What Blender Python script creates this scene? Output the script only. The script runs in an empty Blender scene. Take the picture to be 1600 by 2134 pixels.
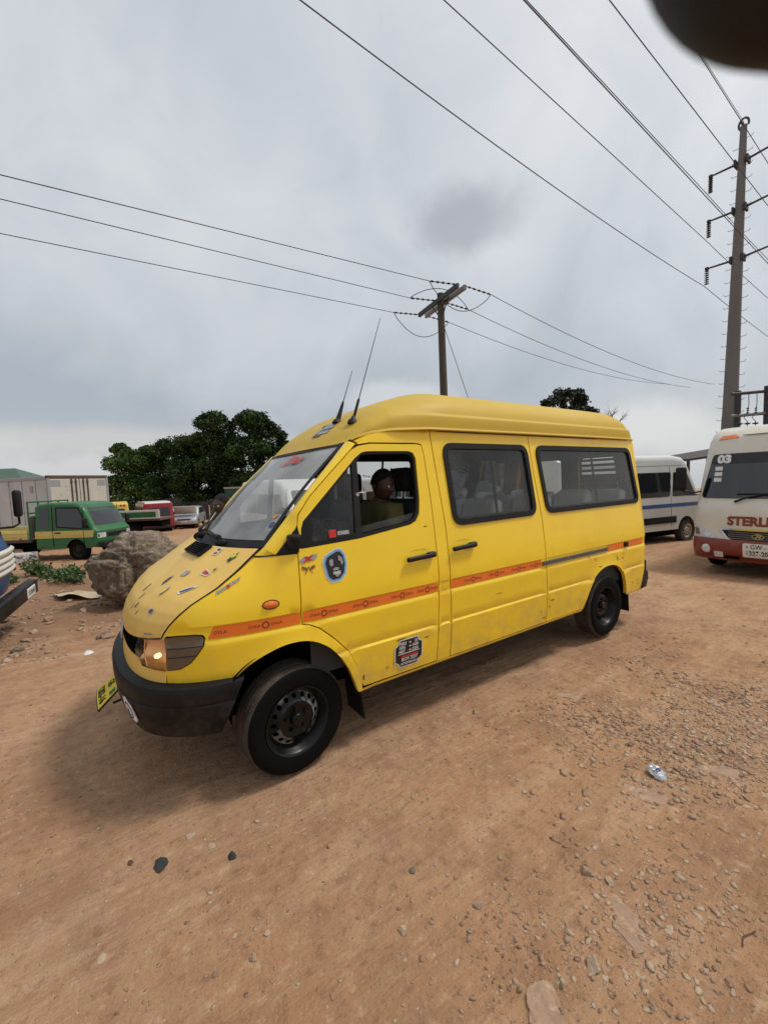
import bpy, bmesh, math, random
import numpy as np
from mathutils import Vector, Matrix, noise
from mathutils.geometry import delaunay_2d_cdt

random.seed(7)
rng = np.random.default_rng(11)
scene = bpy.context.scene
COL = scene.collection
R = math.radians

# ------------------------------------------------------------------ camera
CAM = Vector((-0.8644, -3.2671, 1.7710))
YAW, PITCH, ROLL = 0.588296, 0.0743, -0.036825
fwd = Vector((math.sin(YAW) * math.cos(PITCH), math.cos(YAW) * math.cos(PITCH), -math.sin(PITCH)))
rgt0 = Vector((math.cos(YAW), -math.sin(YAW), 0))
up0 = rgt0.cross(fwd)
rgt = rgt0 * math.cos(ROLL) + up0 * math.sin(ROLL)
upv = -rgt0 * math.sin(ROLL) + up0 * math.cos(ROLL)
cam_data = bpy.data.cameras.new('camera')
cam_data.sensor_fit = 'VERTICAL'
cam_data.sensor_height = 36.0
cam_data.lens = 858.54 / 2134 * 36.0
cam_data.clip_start = 0.005
cam_data.clip_end = 3000
cam_data.dof.use_dof = True
cam_data.dof.focus_distance = 4.2
cam_data.dof.aperture_fstop = cam_data.lens / 0.62      # phone lens: an opening of about 0.6 mm
cam = bpy.data.objects.new('camera', cam_data)
COL.objects.link(cam)
m = Matrix((( rgt.x, upv.x, -fwd.x, CAM.x), (rgt.y, upv.y, -fwd.y, CAM.y), (rgt.z, upv.z, -fwd.z, CAM.z), (0, 0, 0, 1)))
cam.matrix_world = m
scene.camera = cam

# ------------------------------------------------------------------ world, sun, exposure
SUN = Vector((0.85, -0.42, 1.55)).normalized()
world = bpy.data.worlds.new('World')
scene.world = world
world.use_nodes = True
wt = world.node_tree
for n in list(wt.nodes):
    wt.nodes.remove(n)
def WN(t, **kw):
    n = wt.nodes.new(t)
    for k, v in kw.items():
        setattr(n, k, v)
    return n
def wlink(a, b):
    wt.links.new(a, b)
def wmath(op, a, b=None, c=None, clamp=False):
    n = WN('ShaderNodeMath', operation=op)
    n.use_clamp = clamp
    for i, x in enumerate((a, b, c)):
        if x is None: continue
        if isinstance(x, (int, float)): n.inputs[i].default_value = x
        else: wlink(x, n.inputs[i])
    return n.outputs[0]
def wmix(f, a, b):
    n = WN('ShaderNodeMix', data_type='RGBA')
    for s, x in ((n.inputs[0], f), (n.inputs[6], a), (n.inputs[7], b)):
        if isinstance(x, (int, float)): s.default_value = x
        elif isinstance(x, tuple): s.default_value = (*x, 1)
        else: wlink(x, s)
    return n.outputs[2]
w_out = WN('ShaderNodeOutputWorld'); w_bg = WN('ShaderNodeBackground')
w_bg.inputs[1].default_value = 0.1
wlink(w_bg.outputs[0], w_out.inputs[0])
sky_n = WN('ShaderNodeTexSky', sky_type='NISHITA')
sky_n.sun_disc = False
sky_n.sun_elevation = math.asin(SUN.z)
sky_n.sun_rotation = math.atan2(SUN.x, SUN.y)
sky_n.air_density = 1.5; sky_n.dust_density = 3.0
tc = WN('ShaderNodeTexCoord')
nrm = WN('ShaderNodeVectorMath', operation='NORMALIZE'); wlink(tc.outputs['Generated'], nrm.inputs[0])
sep = WN('ShaderNodeSeparateXYZ'); wlink(nrm.outputs[0], sep.inputs[0])
zc = wmath('ADD', wmath('MAXIMUM', sep.outputs[2], 0.0), 0.16)
comb = WN('ShaderNodeCombineXYZ')
wlink(wmath('DIVIDE', sep.outputs[0], zc), comb.inputs[0]); wlink(wmath('DIVIDE', sep.outputs[1], zc), comb.inputs[1])
def wnoise(scale, detail, rough, off, vec=None, dist=0.0):
    mp = WN('ShaderNodeMapping'); wlink(vec or comb.outputs[0], mp.inputs[0]); mp.inputs['Location'].default_value = off
    n = WN('ShaderNodeTexNoise'); n.inputs['Scale'].default_value = scale; n.inputs['Detail'].default_value = detail
    n.inputs['Roughness'].default_value = rough; n.inputs['Distortion'].default_value = dist
    wlink(mp.outputs[0], n.inputs['Vector']); return n.outputs['Fac']
def wrange(x, a, b, c=0.0, d=1.0):
    n = WN('ShaderNodeMapRange', interpolation_type='SMOOTHSTEP')
    wlink(x, n.inputs[0]); n.inputs[1].default_value = a; n.inputs[2].default_value = b
    n.inputs[3].default_value = c; n.inputs[4].default_value = d; return n.outputs[0]
big = wnoise(1.5, 3, 0.5, (3.1, 1.7, 0.4), nrm.outputs[0], 0.5)
fine = wnoise(3.4, 6, 0.55, (0.3, 5.2, 1.1), nrm.outputs[0], 0.8)
def wdot(v):
    n = WN('ShaderNodeVectorMath', operation='DOT_PRODUCT'); wlink(nrm.outputs[0], n.inputs[0]); n.inputs[1].default_value = v; return n.outputs['Value']
glow = wrange(wdot(tuple(SUN)), 0.40, 1.0)
cov = wmath('ADD', wmath('MULTIPLY', wrange(big, 0.34, 0.66), 0.40), wmath('MULTIPLY', wrange(fine, 0.30, 0.70), 0.27))
cov = wmath('ADD', cov, wrange(sep.outputs[2], 0.10, 0.65, -0.20, 0.16)); cov = wmath('ADD', cov, wmath('MULTIPLY', glow, 0.72), clamp=True)
deck = wmix(cov, (2.95, 3.25, 3.68), (5.7, 5.82, 5.90))
hz = wrange(sep.outputs[2], 0.0, 0.20, 1.0, 0.0)                      # paler, warmer air low over the ground
deck = wmix(wmath('MULTIPLY', hz, 0.30), deck, (4.5, 4.45, 4.4))
low = wnoise(2.6, 6, 0.55, (1.3, 0.4, 2.0), nrm.outputs[0])
# low cumulus heads standing over the horizon, and one small dark scrap of cloud
def blob(dirv, cosr0, cosr1, amp=0.02, sc=9.0, squash=None):
    d = wdot(tuple(Vector(dirv).normalized()))
    nz = wnoise(sc, 6, 0.6, (4.0, 2.0, 1.0), nrm.outputs[0])
    return wrange(wmath('ADD', d, wmath('MULTIPLY', wmath('SUBTRACT', nz, 0.5), amp)), cosr0, cosr1)
def oval(dirv, ra, rb, soft, amp, sc):
    """soft-edged flat cloud round a sky direction: ra, rb = half width and half height in radians"""
    d = Vector(dirv).normalized(); h_ = d.cross(Vector((0, 0, 1))).normalized(); v_ = h_.cross(d)
    x_ = wmath('DIVIDE', wdot(tuple(h_)), ra); y_ = wmath('DIVIDE', wdot(tuple(v_)), rb)
    r_ = wmath('SQRT', wmath('ADD', wmath('MULTIPLY', x_, x_), wmath('MULTIPLY', y_, y_)))
    nz = wnoise(sc, 6, 0.6, (4.0, 2.0, 1.0), nrm.outputs[0]); r_ = wmath('ADD', r_, wmath('MULTIPLY', wmath('SUBTRACT', nz, 0.5), amp))
    front = wrange(wdot(tuple(d)), 0.2, 0.5); return wmath('MULTIPLY', wrange(r_, 1.0 + soft, 1.0 - soft), front)
def pxdir(x, y):
    return (fwd + rgt * ((x - 800) / 858.54) - upv * ((y - 1067) / 858.54)).normalized()
cum = wmath('MULTIPLY', wrange(wmath('ADD', low, wmath('MULTIPLY', hz, 0.20)), 0.60, 0.74), wrange(sep.outputs[2], 0.20, 0.12))
deck = wmix(wmath('MULTIPLY', cum, 0.75), deck, (5.0, 5.05, 5.15))
CLOUDS = [((0.908, 0.407, 0.088), .10, .055, .45, 1.3, 8.0, (5.2, 5.25, 5.35), .85), ((0.955, 0.29, 0.055), .09, .035, .45, 1.3, 9.0, (4.9, 5.0, 5.15), .8),
          ((0.57, 0.795, 0.188), .13, .038, .5, 1.4, 8.0, (4.8, 4.9, 5.1), .8), ((-.03, .99, .10), .30, .030, .6, 1.2, 6.0, (4.8, 4.7, 4.6), .6),
          ((0.609, 0.613, 0.504), .105, .055, .55, 1.5, 7.0, (2.35, 2.4, 2.65), .62)]
for dv, ra, rb, soft, amp, sc, colr, k in CLOUDS:
    deck = wmix(wmath('MULTIPLY', oval(dv, ra, rb, soft, amp, sc), k), deck, colr)
sky_col = wmix(0.90, sky_n.outputs[0], deck)
wlink(sky_col, w_bg.inputs[0])

sun_data = bpy.data.lights.new('sun', 'SUN')
sun_data.energy = 1.5
sun_data.angle = R(11)
sun_data.color = (1.0, 0.965, 0.91)
sun = bpy.data.objects.new('sun', sun_data)
COL.objects.link(sun)
sun.rotation_euler = (-SUN).to_track_quat('-Z', 'Y').to_euler()
sun.location = (0, 0, 60)

scene.view_settings.view_transform = 'Standard'
scene.view_settings.look = 'None'
scene.view_settings.exposure = 0.5
scene.view_settings.gamma = 1.0
scene.view_settings.use_curve_mapping = False
scene.cycles.max_bounces = 8
scene.cycles.transparent_max_bounces = 12
scene.cycles.use_denoising = True

# ------------------------------------------------------------------ materials
MATS = {}
def mat(name, col, rough=0.6, metal=0.0, var=0.0, vscale=6.0, bump=0.0, bscale=40.0, col2=None, c2lo=0.5, c2hi=0.65, c2scale=4.0, spec=0.5, coat=0.0, emit=None, estr=0.0, trans=0.0, rvar=0.0, detail=5, stretch=None, col3=None, c3scale=14.0, c3lo=.6, c3hi=.72, bdist=0.02):
    """procedural surface: base colour with noise variation, an optional second and third colour in noise patches, and fine relief"""
    if name in MATS: return MATS[name]
    M = bpy.data.materials.new(name); M.use_nodes = True
    nt = M.node_tree; b = nt.nodes['Principled BSDF']
    def N(t): return nt.nodes.new(t)
    b.inputs['Roughness'].default_value = rough; b.inputs['Metallic'].default_value = metal
    b.inputs['Specular IOR Level'].default_value = spec; b.inputs['Coat Weight'].default_value = coat
    b.inputs['Coat Roughness'].default_value = 0.09
    if trans: b.inputs['Transmission Weight'].default_value = trans
    t = N('ShaderNodeTexCoord'); vec = t.outputs['Object']
    if stretch:
        mp = N('ShaderNodeMapping'); mp.inputs['Scale'].default_value = stretch; nt.links.new(vec, mp.inputs[0]); vec = mp.outputs[0]
    def nz(sc, det=detail, rg=0.6):
        n = N('ShaderNodeTexNoise'); n.inputs['Scale'].default_value = sc; n.inputs['Detail'].default_value = det; n.inputs['Roughness'].default_value = rg
        nt.links.new(vec, n.inputs['Vector']); return n.outputs['Fac']
    def rr(x, a, bb, c, d):
        n = N('ShaderNodeMapRange'); nt.links.new(x, n.inputs[0])
        for i, v in enumerate((a, bb, c, d)): n.inputs[i + 1].default_value = v
        return n.outputs[0]
    cs = None
    def mix(f, a, c2):
        n = N('ShaderNodeMix'); n.data_type = 'RGBA'; nt.links.new(f, n.inputs[0])
        if isinstance(a, tuple): n.inputs[6].default_value = (*a, 1)
        else: nt.links.new(a, n.inputs[6])
        n.inputs[7].default_value = (*c2, 1); return n.outputs[2]
    cur = tuple(col)
    if col2: cur = mix(rr(nz(c2scale), c2lo, c2hi, 0, 1), cur, tuple(col2))
    if col3: cur = mix(rr(nz(c3scale, 6, .65), c3lo, c3hi, 0, 1), cur, tuple(col3))
    if var:
        n = N('ShaderNodeHueSaturation')
        if isinstance(cur, tuple): n.inputs['Color'].default_value = (*cur, 1)
        else: nt.links.new(cur, n.inputs['Color'])
        nt.links.new(rr(nz(vscale), .25, .75, 1 - var, 1 + var), n.inputs['Value']); cur = n.outputs[0]
    if isinstance(cur, tuple): b.inputs['Base Color'].default_value = (*cur, 1)
    else: nt.links.new(cur, b.inputs['Base Color'])
    if rvar: nt.links.new(rr(nz(vscale * 1.7), .3, .7, max(0, rough - rvar), min(1, rough + rvar)), b.inputs['Roughness'])
    if bump:
        n = N('ShaderNodeBump'); n.inputs['Strength'].default_value = bump; n.inputs['Distance'].default_value = bdist
        nt.links.new(nz(bscale, 6, .6), n.inputs['Height']); nt.links.new(n.outputs[0], b.inputs['Normal'])
    if emit:
        b.inputs['Emission Color'].default_value = (*emit, 1); b.inputs['Emission Strength'].default_value = estr
    MATS[name] = M; return M
def glass(name, tint=(0.8, 0.83, 0.82), rough=0.02, ior=1.5, dirt=0.05, dcol=(0.45, 0.43, 0.40), dscale=3.0):
    if name in MATS: return MATS[name]
    M = bpy.data.materials.new(name); M.use_nodes = True; nt = M.node_tree
    for n in list(nt.nodes): nt.nodes.remove(n)
    N = nt.nodes.new; L = nt.links.new
    o = N('ShaderNodeOutputMaterial'); tr = N('ShaderNodeBsdfTransparent'); tr.inputs[0].default_value = (*tint, 1)
    gl = N('ShaderNodeBsdfGlossy'); gl.inputs['Roughness'].default_value = rough
    fr = N('ShaderNodeFresnel'); fr.inputs[0].default_value = ior
    mx = N('ShaderNodeMixShader'); L(fr.outputs[0], mx.inputs[0]); L(tr.outputs[0], mx.inputs[1]); L(gl.outputs[0], mx.inputs[2])
    df = N('ShaderNodeBsdfDiffuse'); df.inputs[0].default_value = (*dcol, 1)
    t = N('ShaderNodeTexCoord'); nz = N('ShaderNodeTexNoise'); nz.inputs['Scale'].default_value = dscale; nz.inputs['Detail'].default_value = 6
    L(t.outputs['Object'], nz.inputs['Vector'])
    mr = N('ShaderNodeMapRange'); L(nz.outputs['Fac'], mr.inputs[0]); mr.inputs[1].default_value = .3; mr.inputs[2].default_value = .75; mr.inputs[3].default_value = dirt * .3; mr.inputs[4].default_value = dirt * 1.6
    m2 = N('ShaderNodeMixShader'); L(mr.outputs[0], m2.inputs[0]); L(mx.outputs[0], m2.inputs[1]); L(df.outputs[0], m2.inputs[2])
    L(m2.outputs[0], o.inputs[0]); MATS[name] = M; return M

mat('yellow', (0.88, 0.60, 0.018), .38, spec=.4, var=.05, vscale=1.6, coat=.35, col2=(0.80, 0.51, 0.02), c2lo=.56, c2hi=.72, c2scale=1.5, col3=(0.40, 0.26, 0.07), c3scale=5.0, c3lo=.68, c3hi=.80, rvar=.10, bump=.05, bscale=2.2)
mat('yellow_hood', (0.76, 0.49, 0.105), .5, var=.06, vscale=2.0, coat=.10, col2=(0.68, 0.43, 0.09), c2lo=.5, c2hi=.7, c2scale=2.2, col3=(0.30, 0.21, 0.07), c3scale=7, c3lo=.68, c3hi=.82, rvar=.12, bump=.05, bscale=5)
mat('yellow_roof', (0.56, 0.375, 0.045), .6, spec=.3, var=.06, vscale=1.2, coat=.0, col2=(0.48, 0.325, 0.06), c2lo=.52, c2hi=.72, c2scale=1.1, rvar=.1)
mat('orange', (0.80, 0.17, 0.015), .45, var=.08, vscale=5, col3=(0.45, 0.14, 0.03), c3scale=9, c3lo=.64, c3hi=.76)
mat('black_plastic', (0.007, 0.007, 0.008), .55, spec=.3, var=.25, vscale=5, bump=.03, bscale=120, col3=(0.018, 0.016, 0.014), c3scale=5, c3lo=.55, c3hi=.8)
mat('bumper_plastic', (0.006, 0.006, 0.0065), .5, spec=.2, var=.2, vscale=4, bump=.04, bscale=220, col3=(0.022, 0.019, 0.016), c3scale=4, c3lo=.56, c3hi=.8)
mat('rubber', (0.006, 0.006, 0.0065), .6, spec=.3, var=.2)
mat('tyre', (0.0045, 0.0045, 0.0045), .75, spec=.10, var=.2, vscale=8, bump=.15, bscale=60)
mat('tread', (0.040, 0.030, 0.023), .9, var=.3, vscale=12, bump=.5, bscale=55, col2=(0.085, 0.062, 0.046), c2lo=.45, c2hi=.7, c2scale=9)
mat('rim_black', (0.006, 0.006, 0.0065), .36, metal=.2, spec=.35, var=.3, vscale=10, rvar=.15, col3=(.03, .028, .026), c3scale=16, c3lo=.62, c3hi=.8)
mat('rim_worn', (0.012, 0.012, 0.013), .45, metal=.5, var=.3, vscale=9, col2=(0.38, 0.38, 0.39), c2lo=.47, c2hi=.60, c2scale=5)
mat('dark', (0.004, 0.004, 0.004), .95, spec=.1)
mat('lining', (0.030, 0.031, 0.032), .85, var=.2, vscale=3)
mat('headliner', (0.10, 0.10, 0.10), .9, var=.1)
mat('dash', (0.035, 0.036, 0.038), .7, var=.15, bump=.05, bscale=150)
mat('seat_grey', (0.74, 0.74, 0.75), .38, var=.15, vscale=7, bump=.35, bscale=7, coat=.3)
mat('seat_dark', (0.02, 0.02, 0.022), .8, var=.2, bump=.2, bscale=20)
mat('metal', (0.45, 0.45, 0.46), .35, metal=.9, var=.15)
mat('rail', (0.20, 0.19, 0.18), .42, metal=.7, var=.25, vscale=14)
mat('lamp_amber', (0.75, 0.16, 0.01), .2, coat=.6, var=.15, vscale=30)
mat('lamp_red', (0.30, 0.012, 0.012), .2, coat=.6)
mat('smoke_lens', (0.085, 0.062, 0.04), .14, coat=1.0, var=.2, vscale=9)
mat('reflector', (1.0, 0.66, 0.38), .35, metal=.6, var=.12, vscale=16)  # orange base puts the headlamp's warm glow into the colour
mat('bulb', (1, .75, .45), .3, emit=(1.0, .62, .28), estr=2.5)
mat('white_print', (0.66, 0.66, 0.64), .5, var=.12, vscale=20)
mat('grey_print', (0.30, 0.30, 0.31), .45, var=.35, vscale=60)
mat('black_print', (0.012, 0.012, 0.012), .45)
mat('brown_print', (0.10, 0.035, 0.015), .5)
mat('red_print', (0.50, 0.025, 0.02), .45)
mat('blue_print', (0.16, 0.36, 0.60), .4, var=.2, vscale=50)
mat('navy_print', (0.03, 0.05, 0.20), .4)
mat('green_print', (0.03, 0.16, 0.04), .45)
mat('purple_print', (0.10, 0.05, 0.10), .4, var=.5, vscale=90)
mat('plate_yellow', (0.72, 0.55, 0.04), .45, var=.08)
mat('plate_white', (0.70, 0.70, 0.67), .45, var=.06)
glass('windscreen', (0.82, 0.86, 0.84), dirt=.38, dcol=(0.62, 0.63, 0.62), dscale=1.6)  # pale dirt film also imitates the sky's reflection on the glass
glass('side_glass', (0.80, 0.83, 0.82), dirt=.05)
glass('lens_glass', (0.98, 0.88, 0.74), dirt=.06, dcol=(.6, .45, .3))
mat('black_glass', (0.006, 0.007, 0.008), .06, spec=.6, coat=.6, var=.3, vscale=2)

def dust(name, zlo, zhi, col, k=.7):
    """road dust caught on the lower body, in noisy patches"""
    nt = MATS[name].node_tree; b = nt.nodes['Principled BSDF']; src = b.inputs['Base Color'].links[0].from_socket; N = nt.nodes.new; L = nt.links.new
    t = N('ShaderNodeTexCoord'); sp_ = N('ShaderNodeSeparateXYZ'); L(t.outputs['Object'], sp_.inputs[0]); n = N('ShaderNodeTexNoise'); n.inputs['Scale'].default_value = 7; n.inputs['Detail'].default_value = 8; n.inputs['Roughness'].default_value = .7; L(t.outputs['Object'], n.inputs['Vector'])
    m1 = N('ShaderNodeMapRange'); L(sp_.outputs[2], m1.inputs[0]); m1.inputs[1].default_value = zhi; m1.inputs[2].default_value = zlo; m1.inputs[3].default_value = 0; m1.inputs[4].default_value = 1
    m2 = N('ShaderNodeMapRange'); L(n.outputs['Fac'], m2.inputs[0]); m2.inputs[1].default_value = .40; m2.inputs[2].default_value = .68
    mu = N('ShaderNodeMath'); mu.operation = 'MULTIPLY'; L(m1.outputs[0], mu.inputs[0]); L(m2.outputs[0], mu.inputs[1]); mk = N('ShaderNodeMath'); mk.operation = 'MULTIPLY'; L(mu.outputs[0], mk.inputs[0]); mk.inputs[1].default_value = k
    mx = N('ShaderNodeMix'); mx.data_type = 'RGBA'; L(mk.outputs[0], mx.inputs[0]); L(src, mx.inputs[6]); mx.inputs[7].default_value = (*col, 1); L(mx.outputs[2], b.inputs['Base Color'])
dust('yellow', .38, .95, (0.46, 0.30, 0.13), .62); dust('bumper_plastic', .40, .75, (0.10, 0.075, 0.055), .5)
# ------------------------------------------------------------------ mesh helpers
def obj(name, me, material, parent=None):
    o = bpy.data.objects.new(name, me); COL.objects.link(o)
    if material is not None and not me.materials:
        for x in (material if isinstance(material, (list, tuple)) else [material]):
            me.materials.append(MATS[x] if isinstance(x, str) else x)
    if parent is not None: o.parent = parent
    return o
def empty(name, loc=(0, 0, 0), rotz=0.0, parent=None):
    o = bpy.data.objects.new(name, None); COL.objects.link(o); o.location = loc; o.rotation_euler = (0, 0, rotz)
    o.empty_display_size = .1
    if parent is not None: o.parent = parent
    return o
def tag(o, label, cat, group=None, kind=None):
    o['label'] = label; o['category'] = cat
    if group: o['group'] = group
    if kind: o['kind'] = kind
    return o
class B:
    def __init__(s): s.v, s.f, s.mi = [], [], []
    def add(s, vs, fs, mi=0):
        k = len(s.v); s.v += [tuple(map(float, p)) for p in vs]; s.f += [[i + k for i in f] for f in fs]; s.mi += [mi] * len(fs); return s
    def box(s, lo, hi, mi=0):
        x0, y0, z0 = lo; x1, y1, z1 = hi
        return s.add([(x0, y0, z0), (x1, y0, z0), (x1, y1, z0), (x0, y1, z0), (x0, y0, z1), (x1, y0, z1), (x1, y1, z1), (x0, y1, z1)],
                     [(0, 3, 2, 1), (4, 5, 6, 7), (0, 1, 5, 4), (1, 2, 6, 5), (2, 3, 7, 6), (3, 0, 4, 7)], mi)
    def rbox(s, lo, hi, r=.02, seg=2, M=None, mi=0, fn=None):
        bm = bmesh.new(); bmesh.ops.create_cube(bm, size=1.0)
        for v in bm.verts:
            v.co = Vector([(lo[i] + hi[i]) / 2 + v.co[i] * (hi[i] - lo[i]) for i in range(3)])
        r = min(r, .49 * min(hi[i] - lo[i] for i in range(3)))
        bmesh.ops.bevel(bm, geom=list(bm.edges), offset=r, segments=seg, profile=.5, affect='EDGES')
        bm.verts.index_update()
        vs = [v.co.copy() for v in bm.verts]
        if fn: vs = [fn(v) for v in vs]
        if M is not None: vs = [M @ Vector(v) for v in vs]
        s.add(vs, [[v.index for v in f.verts] for f in bm.faces], mi); bm.free(); return s
    def tube(s, pts, r, n=8, cap=True, mi=0):
        pts = [Vector(p) for p in pts]; k = len(pts); rs = r if isinstance(r, (list, tuple)) else [r] * k
        rings = []; prev = None
        for i, p in enumerate(pts):
            t = (pts[min(i + 1, k - 1)] - pts[max(i - 1, 0)])
            if t.length < 1e-9: t = Vector((0, 0, 1))
            t.normalize()
            if prev is None:
                a = Vector((0, 0, 1)) if abs(t.z) < .9 else Vector((1, 0, 0))
                a = (a - t * a.dot(t)).normalized()
            else:
                a = prev - t * prev.dot(t)
                a = a.normalized() if a.length > 1e-6 else t.orthogonal().normalized()
            prev = a; b = t.cross(a)
            rings.append([p + (a * math.cos(2 * math.pi * j / n) + b * math.sin(2 * math.pi * j / n)) * rs[i] for j in range(n)])
        vs = [q for rg in rings for q in rg]; fs = []
        for i in range(k - 1):
            for j in range(n):
                fs.append((i * n + j, i * n + (j + 1) % n, (i + 1) * n + (j + 1) % n, (i + 1) * n + j))
        if cap: fs += [tuple(reversed(range(n))), tuple(range((k - 1) * n, k * n))]
        return s.add(vs, fs, mi)
    def lathe(s, prof, origin=(0, 0, 0), axis=(0, 1, 0), n=32, mi=0, closed=False):
        ax = Vector(axis).normalized(); o = Vector(origin)
        a = ax.orthogonal().normalized(); b = ax.cross(a); k = len(prof)
        vs = [o + ax * h + (a * math.cos(2 * math.pi * j / n) + b * math.sin(2 * math.pi * j / n)) * r for r, h in prof for j in range(n)]
        fs = []
        for i in range(k if closed else k - 1):
            i2 = (i + 1) % k
            for j in range(n):
                fs.append((i * n + j, i * n + (j + 1) % n, i2 * n + (j + 1) % n, i2 * n + j))
        return s.add(vs, fs, mi)
    def grid(s, fn, nu, nv, mi=0, flip=False, closeu=False):
        vs = [fn(i / (nu if closeu else nu - 1), j / (nv - 1)) for i in range(nu) for j in range(nv)]
        fs = []
        for i in range(nu if closeu else nu - 1):
            i2 = (i + 1) % nu
            for j in range(nv - 1):
                q = (i * nv + j, i2 * nv + j, i2 * nv + j + 1, i * nv + j + 1)
                fs.append(q[::-1] if flip else q)
        return s.add(vs, fs, mi)
    def prism(s, poly, fn, d0, d1, mi=0):
        """poly: 2D outline, fn(a, b, d) -> point; caps at d0 and d1"""
        n = len(poly); vs = [fn(a, b, d0) for a, b in poly] + [fn(a, b, d1) for a, b in poly]
        fs = [tuple(reversed(range(n))), tuple(range(n, 2 * n))] + [(i, (i + 1) % n, n + (i + 1) % n, n + i) for i in range(n)]
        return s.add(vs, fs, mi)
    def mesh(s, name, smooth=32):
        me = bpy.data.meshes.new(name); me.from_pydata(s.v, [], s.f); me.validate()
        if any(s.mi): me.polygons.foreach_set('material_index', s.mi[:len(me.polygons)])
        bm = bmesh.new(); bm.from_mesh(me); bmesh.ops.recalc_face_normals(bm, faces=bm.faces); bm.to_mesh(me); bm.free()
        if smooth is not None:
            me.polygons.foreach_set('use_smooth', [True] * len(me.polygons)); me.set_sharp_from_angle(angle=R(smooth))
        return me
    def build(s, name, material, parent=None, smooth=32): return obj(name, s.mesh(name, smooth), material, parent)
def mirror_y(o, name=None):
    """the same part on the other side of its vehicle (own mesh, mirrored in y)"""
    me = o.data.copy()
    co = np.empty(len(me.vertices) * 3, np.float32); me.vertices.foreach_get('co', co); co = co.reshape(-1, 3); co[:, 1] *= -1
    me.vertices.foreach_set('co', co.ravel()); me.flip_normals(); me.update()
    c = bpy.data.objects.new(name or o.name.split('.')[0], me); COL.objects.link(c); c.parent = o.parent
    for ch in list(o.children):
        g = mirror_y(ch); g.parent = c
    return c
def interp(xs, ys): return lambda x: float(np.interp(x, xs, ys))
def resample(poly, step, closed=True):
    out = []; n = len(poly)
    for i in range(n if closed else n - 1):
        a = np.array(poly[i], float); b = np.array(poly[(i + 1) % n], float); k = max(1, int(math.ceil(np.linalg.norm(b - a) / step)))
        for j in range(k): out.append(tuple(a + (b - a) * j / k))
    if not closed: out.append(tuple(poly[-1]))
    return out
def inpoly(P, poly):
    x, z = P[:, 0], P[:, 1]; c = np.zeros(len(P), bool); n = len(poly); j = n - 1
    for i in range(n):
        xi, zi = poly[i]; xj, zj = poly[j]
        if zi != zj:
            c ^= ((zi > z) != (zj > z)) & (x < (xj - xi) * (z - zi) / (zj - zi) + xi)
        j = i
    return c
def area(poly): return .5 * sum(poly[i - 1][0] * poly[i][1] - poly[i][0] * poly[i - 1][1] for i in range(len(poly)))
def inset(poly, d):
    """move a closed outline inwards by d"""
    n = len(poly); s = 1 if area(poly) > 0 else -1; out = []
    for i in range(n):
        a, b, c = (np.array(poly[k % n], float) for k in (i - 1, i, i + 1))
        e1 = b - a; e2 = c - b; e1 /= max(np.linalg.norm(e1), 1e-9); e2 /= max(np.linalg.norm(e2), 1e-9)
        n1 = np.array([-e1[1], e1[0]]) * s; n2 = np.array([-e2[1], e2[0]]) * s; nn = n1 + n2; l = np.linalg.norm(nn)
        nn = nn / l if l > 1e-6 else n1
        out.append(tuple(b + nn * d / max(.5, float(nn @ n1))))
    return out
def rounded(poly, r, seg=6):
    n = len(poly); out = []; rs = r if isinstance(r, (list, tuple)) else [r] * n
    for i in range(n):
        a, b, c = (np.array(poly[k % n], float) for k in (i - 1, i, i + 1)); rr = rs[i]
        if rr <= 0: out.append(tuple(b)); continue
        u = a - b; v = c - b; lu, lv = np.linalg.norm(u), np.linalg.norm(v); u /= lu; v /= lv
        rr = min(rr, .48 * lu, .48 * lv); p, q = b + u * rr, b + v * rr
        for k in range(seg + 1):
            t = k / seg; out.append(tuple((1 - t) ** 2 * p + 2 * t * (1 - t) * b + t * t * q))
    return out
def patch(outline, holes=(), step=.06, zs=None, xs=None):
    """triangulated flat piece with holes; returns 2D points and triangles"""
    V = []; E = []
    for lp in [outline] + list(holes):
        q = resample(lp, step); k = len(V); V += q; E += [(k + i, k + (i + 1) % len(q)) for i in range(len(q))]
    o = np.array(outline); lo, hi = o.min(0), o.max(0)
    gx = xs if xs is not None else np.arange(lo[0], hi[0], step) + step * .37
    gz = zs if zs is not None else np.arange(lo[1], hi[1], step) + step * .41
    G = np.array([(x, z) for x in gx for z in gz if lo[0] < x < hi[0] and lo[1] < z < hi[1]])
    if len(G):
        ok = inpoly(G, outline)
        for h in holes: ok &= ~inpoly(G, h)
        V += [tuple(p) for p in G[ok]]
    vs, es, fs, *_ = delaunay_2d_cdt([Vector(p) for p in V], E, [], 0, 1e-6)
    vs = np.array([tuple(v) for v in vs]); fs = np.array([tuple(f) for f in fs])
    c = vs[fs].mean(1); ok = inpoly(c, outline)
    for h in holes: ok &= ~inpoly(c, h)
    return vs, fs[ok]
def panel(outline, fn, holes=(), step=.06, zs=None, xs=None, lip=None, mi=0, b=None):
    """patch mapped to 3D by fn(a, b); lip = vector by which its rim turns inwards"""
    vs, fs = patch(outline, holes, step, zs, xs); b = b or B()
    P = [fn(a, z) for a, z in vs]; b.add(P, [tuple(map(int, f)) for f in fs], mi)
    if lip is not None:
        cnt = {}
        for f in fs:
            for i in range(3):
                e = (int(f[i]), int(f[(i + 1) % 3])); key = tuple(sorted(e)); cnt.setdefault(key, []).append(e)
        rim = [v[0] for v in cnt.values() if len(v) == 1]; ids = sorted({i for e in rim for i in e}); mp = {i: k for k, i in enumerate(ids)}; L = Vector(lip)
        vv = [P[i] for i in ids] + [Vector(P[i]) + L for i in ids]; n = len(ids)
        b.add(vv, [(mp[i], mp[i] + n, mp[j] + n, mp[j]) for i, j in rim], mi)
    return b
_txt = {}
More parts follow.
